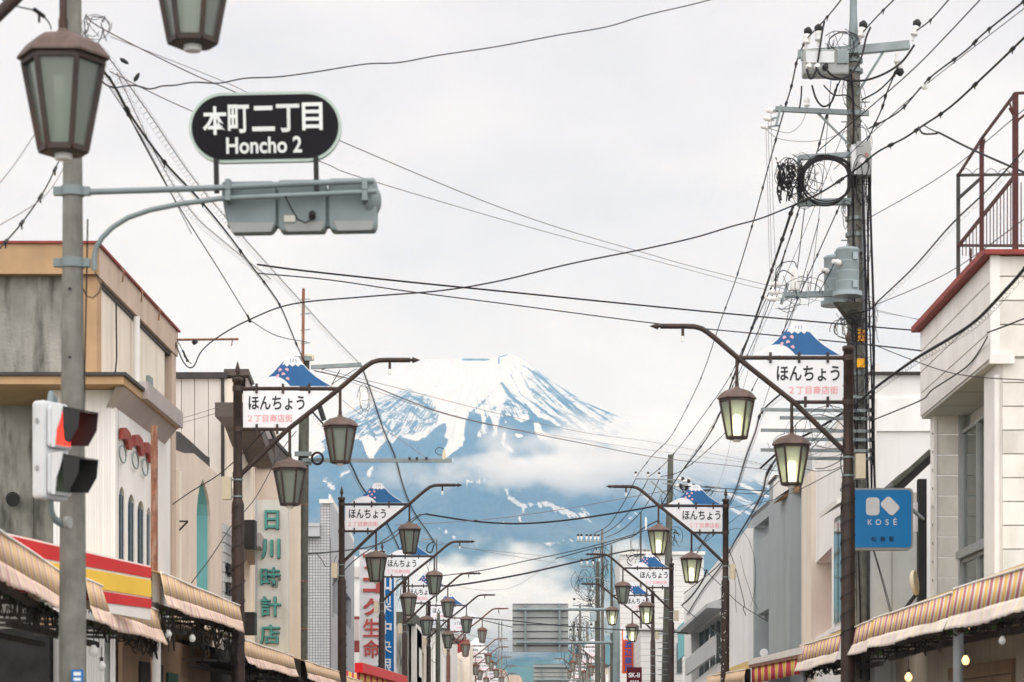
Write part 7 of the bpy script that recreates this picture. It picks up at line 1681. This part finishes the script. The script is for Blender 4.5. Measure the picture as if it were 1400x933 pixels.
for k in range(46):
    a = R.uniform(PI, 2 * PI); z = R.uniform(fz(930, 57.6), fz(800, 57.6)); mb.lathe((.112 * math.cos(a), .112 * math.sin(a), z), [(.002, -.018), (.014, 0), (.002, .018)], 5)
mb.build('pin_lights', M['porcelain'], t, kind='stuff')

R_ = random.Random(77)
for k, (p, q, r_, lb) in enumerate((((1140, 55, 38), (1105, 420, 60), 6, 'thin straight wire from the top crossarm passing left of the transformers'), ((1165, 150, 38.6), (1010, 520, 72), 6, 'thin wire from the middle arm running to the far pole'),
        ((1120, 300, 38.6), (1042, 560, 60), 7, 'thin wire below the cable coil running down to the bracket arms'), ((1100, 285, 38.6), (1070, 460, 50), 8, 'short dark wire just below the coil frame'),
        ((1185, 300, 38.5), (1400, 150, 28), 6, 'thin wire from the riser cables to the right edge of the sky'), ((1190, 420, 38.4), (1400, 300, 29), 6, 'thin wire from below the transformers up to the right edge'),
        ((1190, 470, 38.4), (1400, 520, 26), 7, 'thin wire running right in front of the panelled wall, below the long pair'), ((1150, 640, 36), (960, 700, 70), 7, 'thin wire from the first right pole to the second right lamp'),
        ((1160, 560, 38), (940, 760, 80), 8, 'dark wire from the bracket arms down to the third right lamp'))):
    mid = [((p[0] + q[0]) / 2 + R_.uniform(-3, 3), (p[1] + q[1]) / 2 + 14, (p[2] * .55 + q[2] * .45))]
    cable(lb, [p] + mid + [q], r_)
for k in range(2):
    c = at((170, 187)[k], (84, 106)[k], 23); t = thing('line_clamp', ['small dark wire clamp in the sky right of the nearest lantern, upper', 'small dark wire clamp in the sky right of the nearest lantern, lower'][k], 'clamp', c)
    MB().lathe((0, 0, 0), [(.005, -.05), (.022, -.02), (.016, .03), (.004, .05)], 8, axis=((.8, 0, -.5), (.5, 0, .8))[k]).build('clamp_body', M['darkrubber'], t)
# ---------------------------------------------------------------- haze over the whole valley
hz = MB().box(-17000, 17000, -80, 32000, -2, 2620).build('haze', [], kind='stuff')
m = D.materials.new('valley_haze'); m.use_nodes = True; t = m.node_tree; t.nodes.clear()
o = N('ShaderNodeOutputMaterial', t); pv = N('ShaderNodeVolumePrincipled', t)
pv.inputs['Color'].default_value = (.23, .53, 1.0, 1); pv.inputs['Absorption Color'].default_value = (1, 1, 1, 1)
pv.inputs['Density'].default_value = 7.0e-5
t.links.new(pv.outputs[0], o.inputs['Volume']); hz.data.materials.append(m)
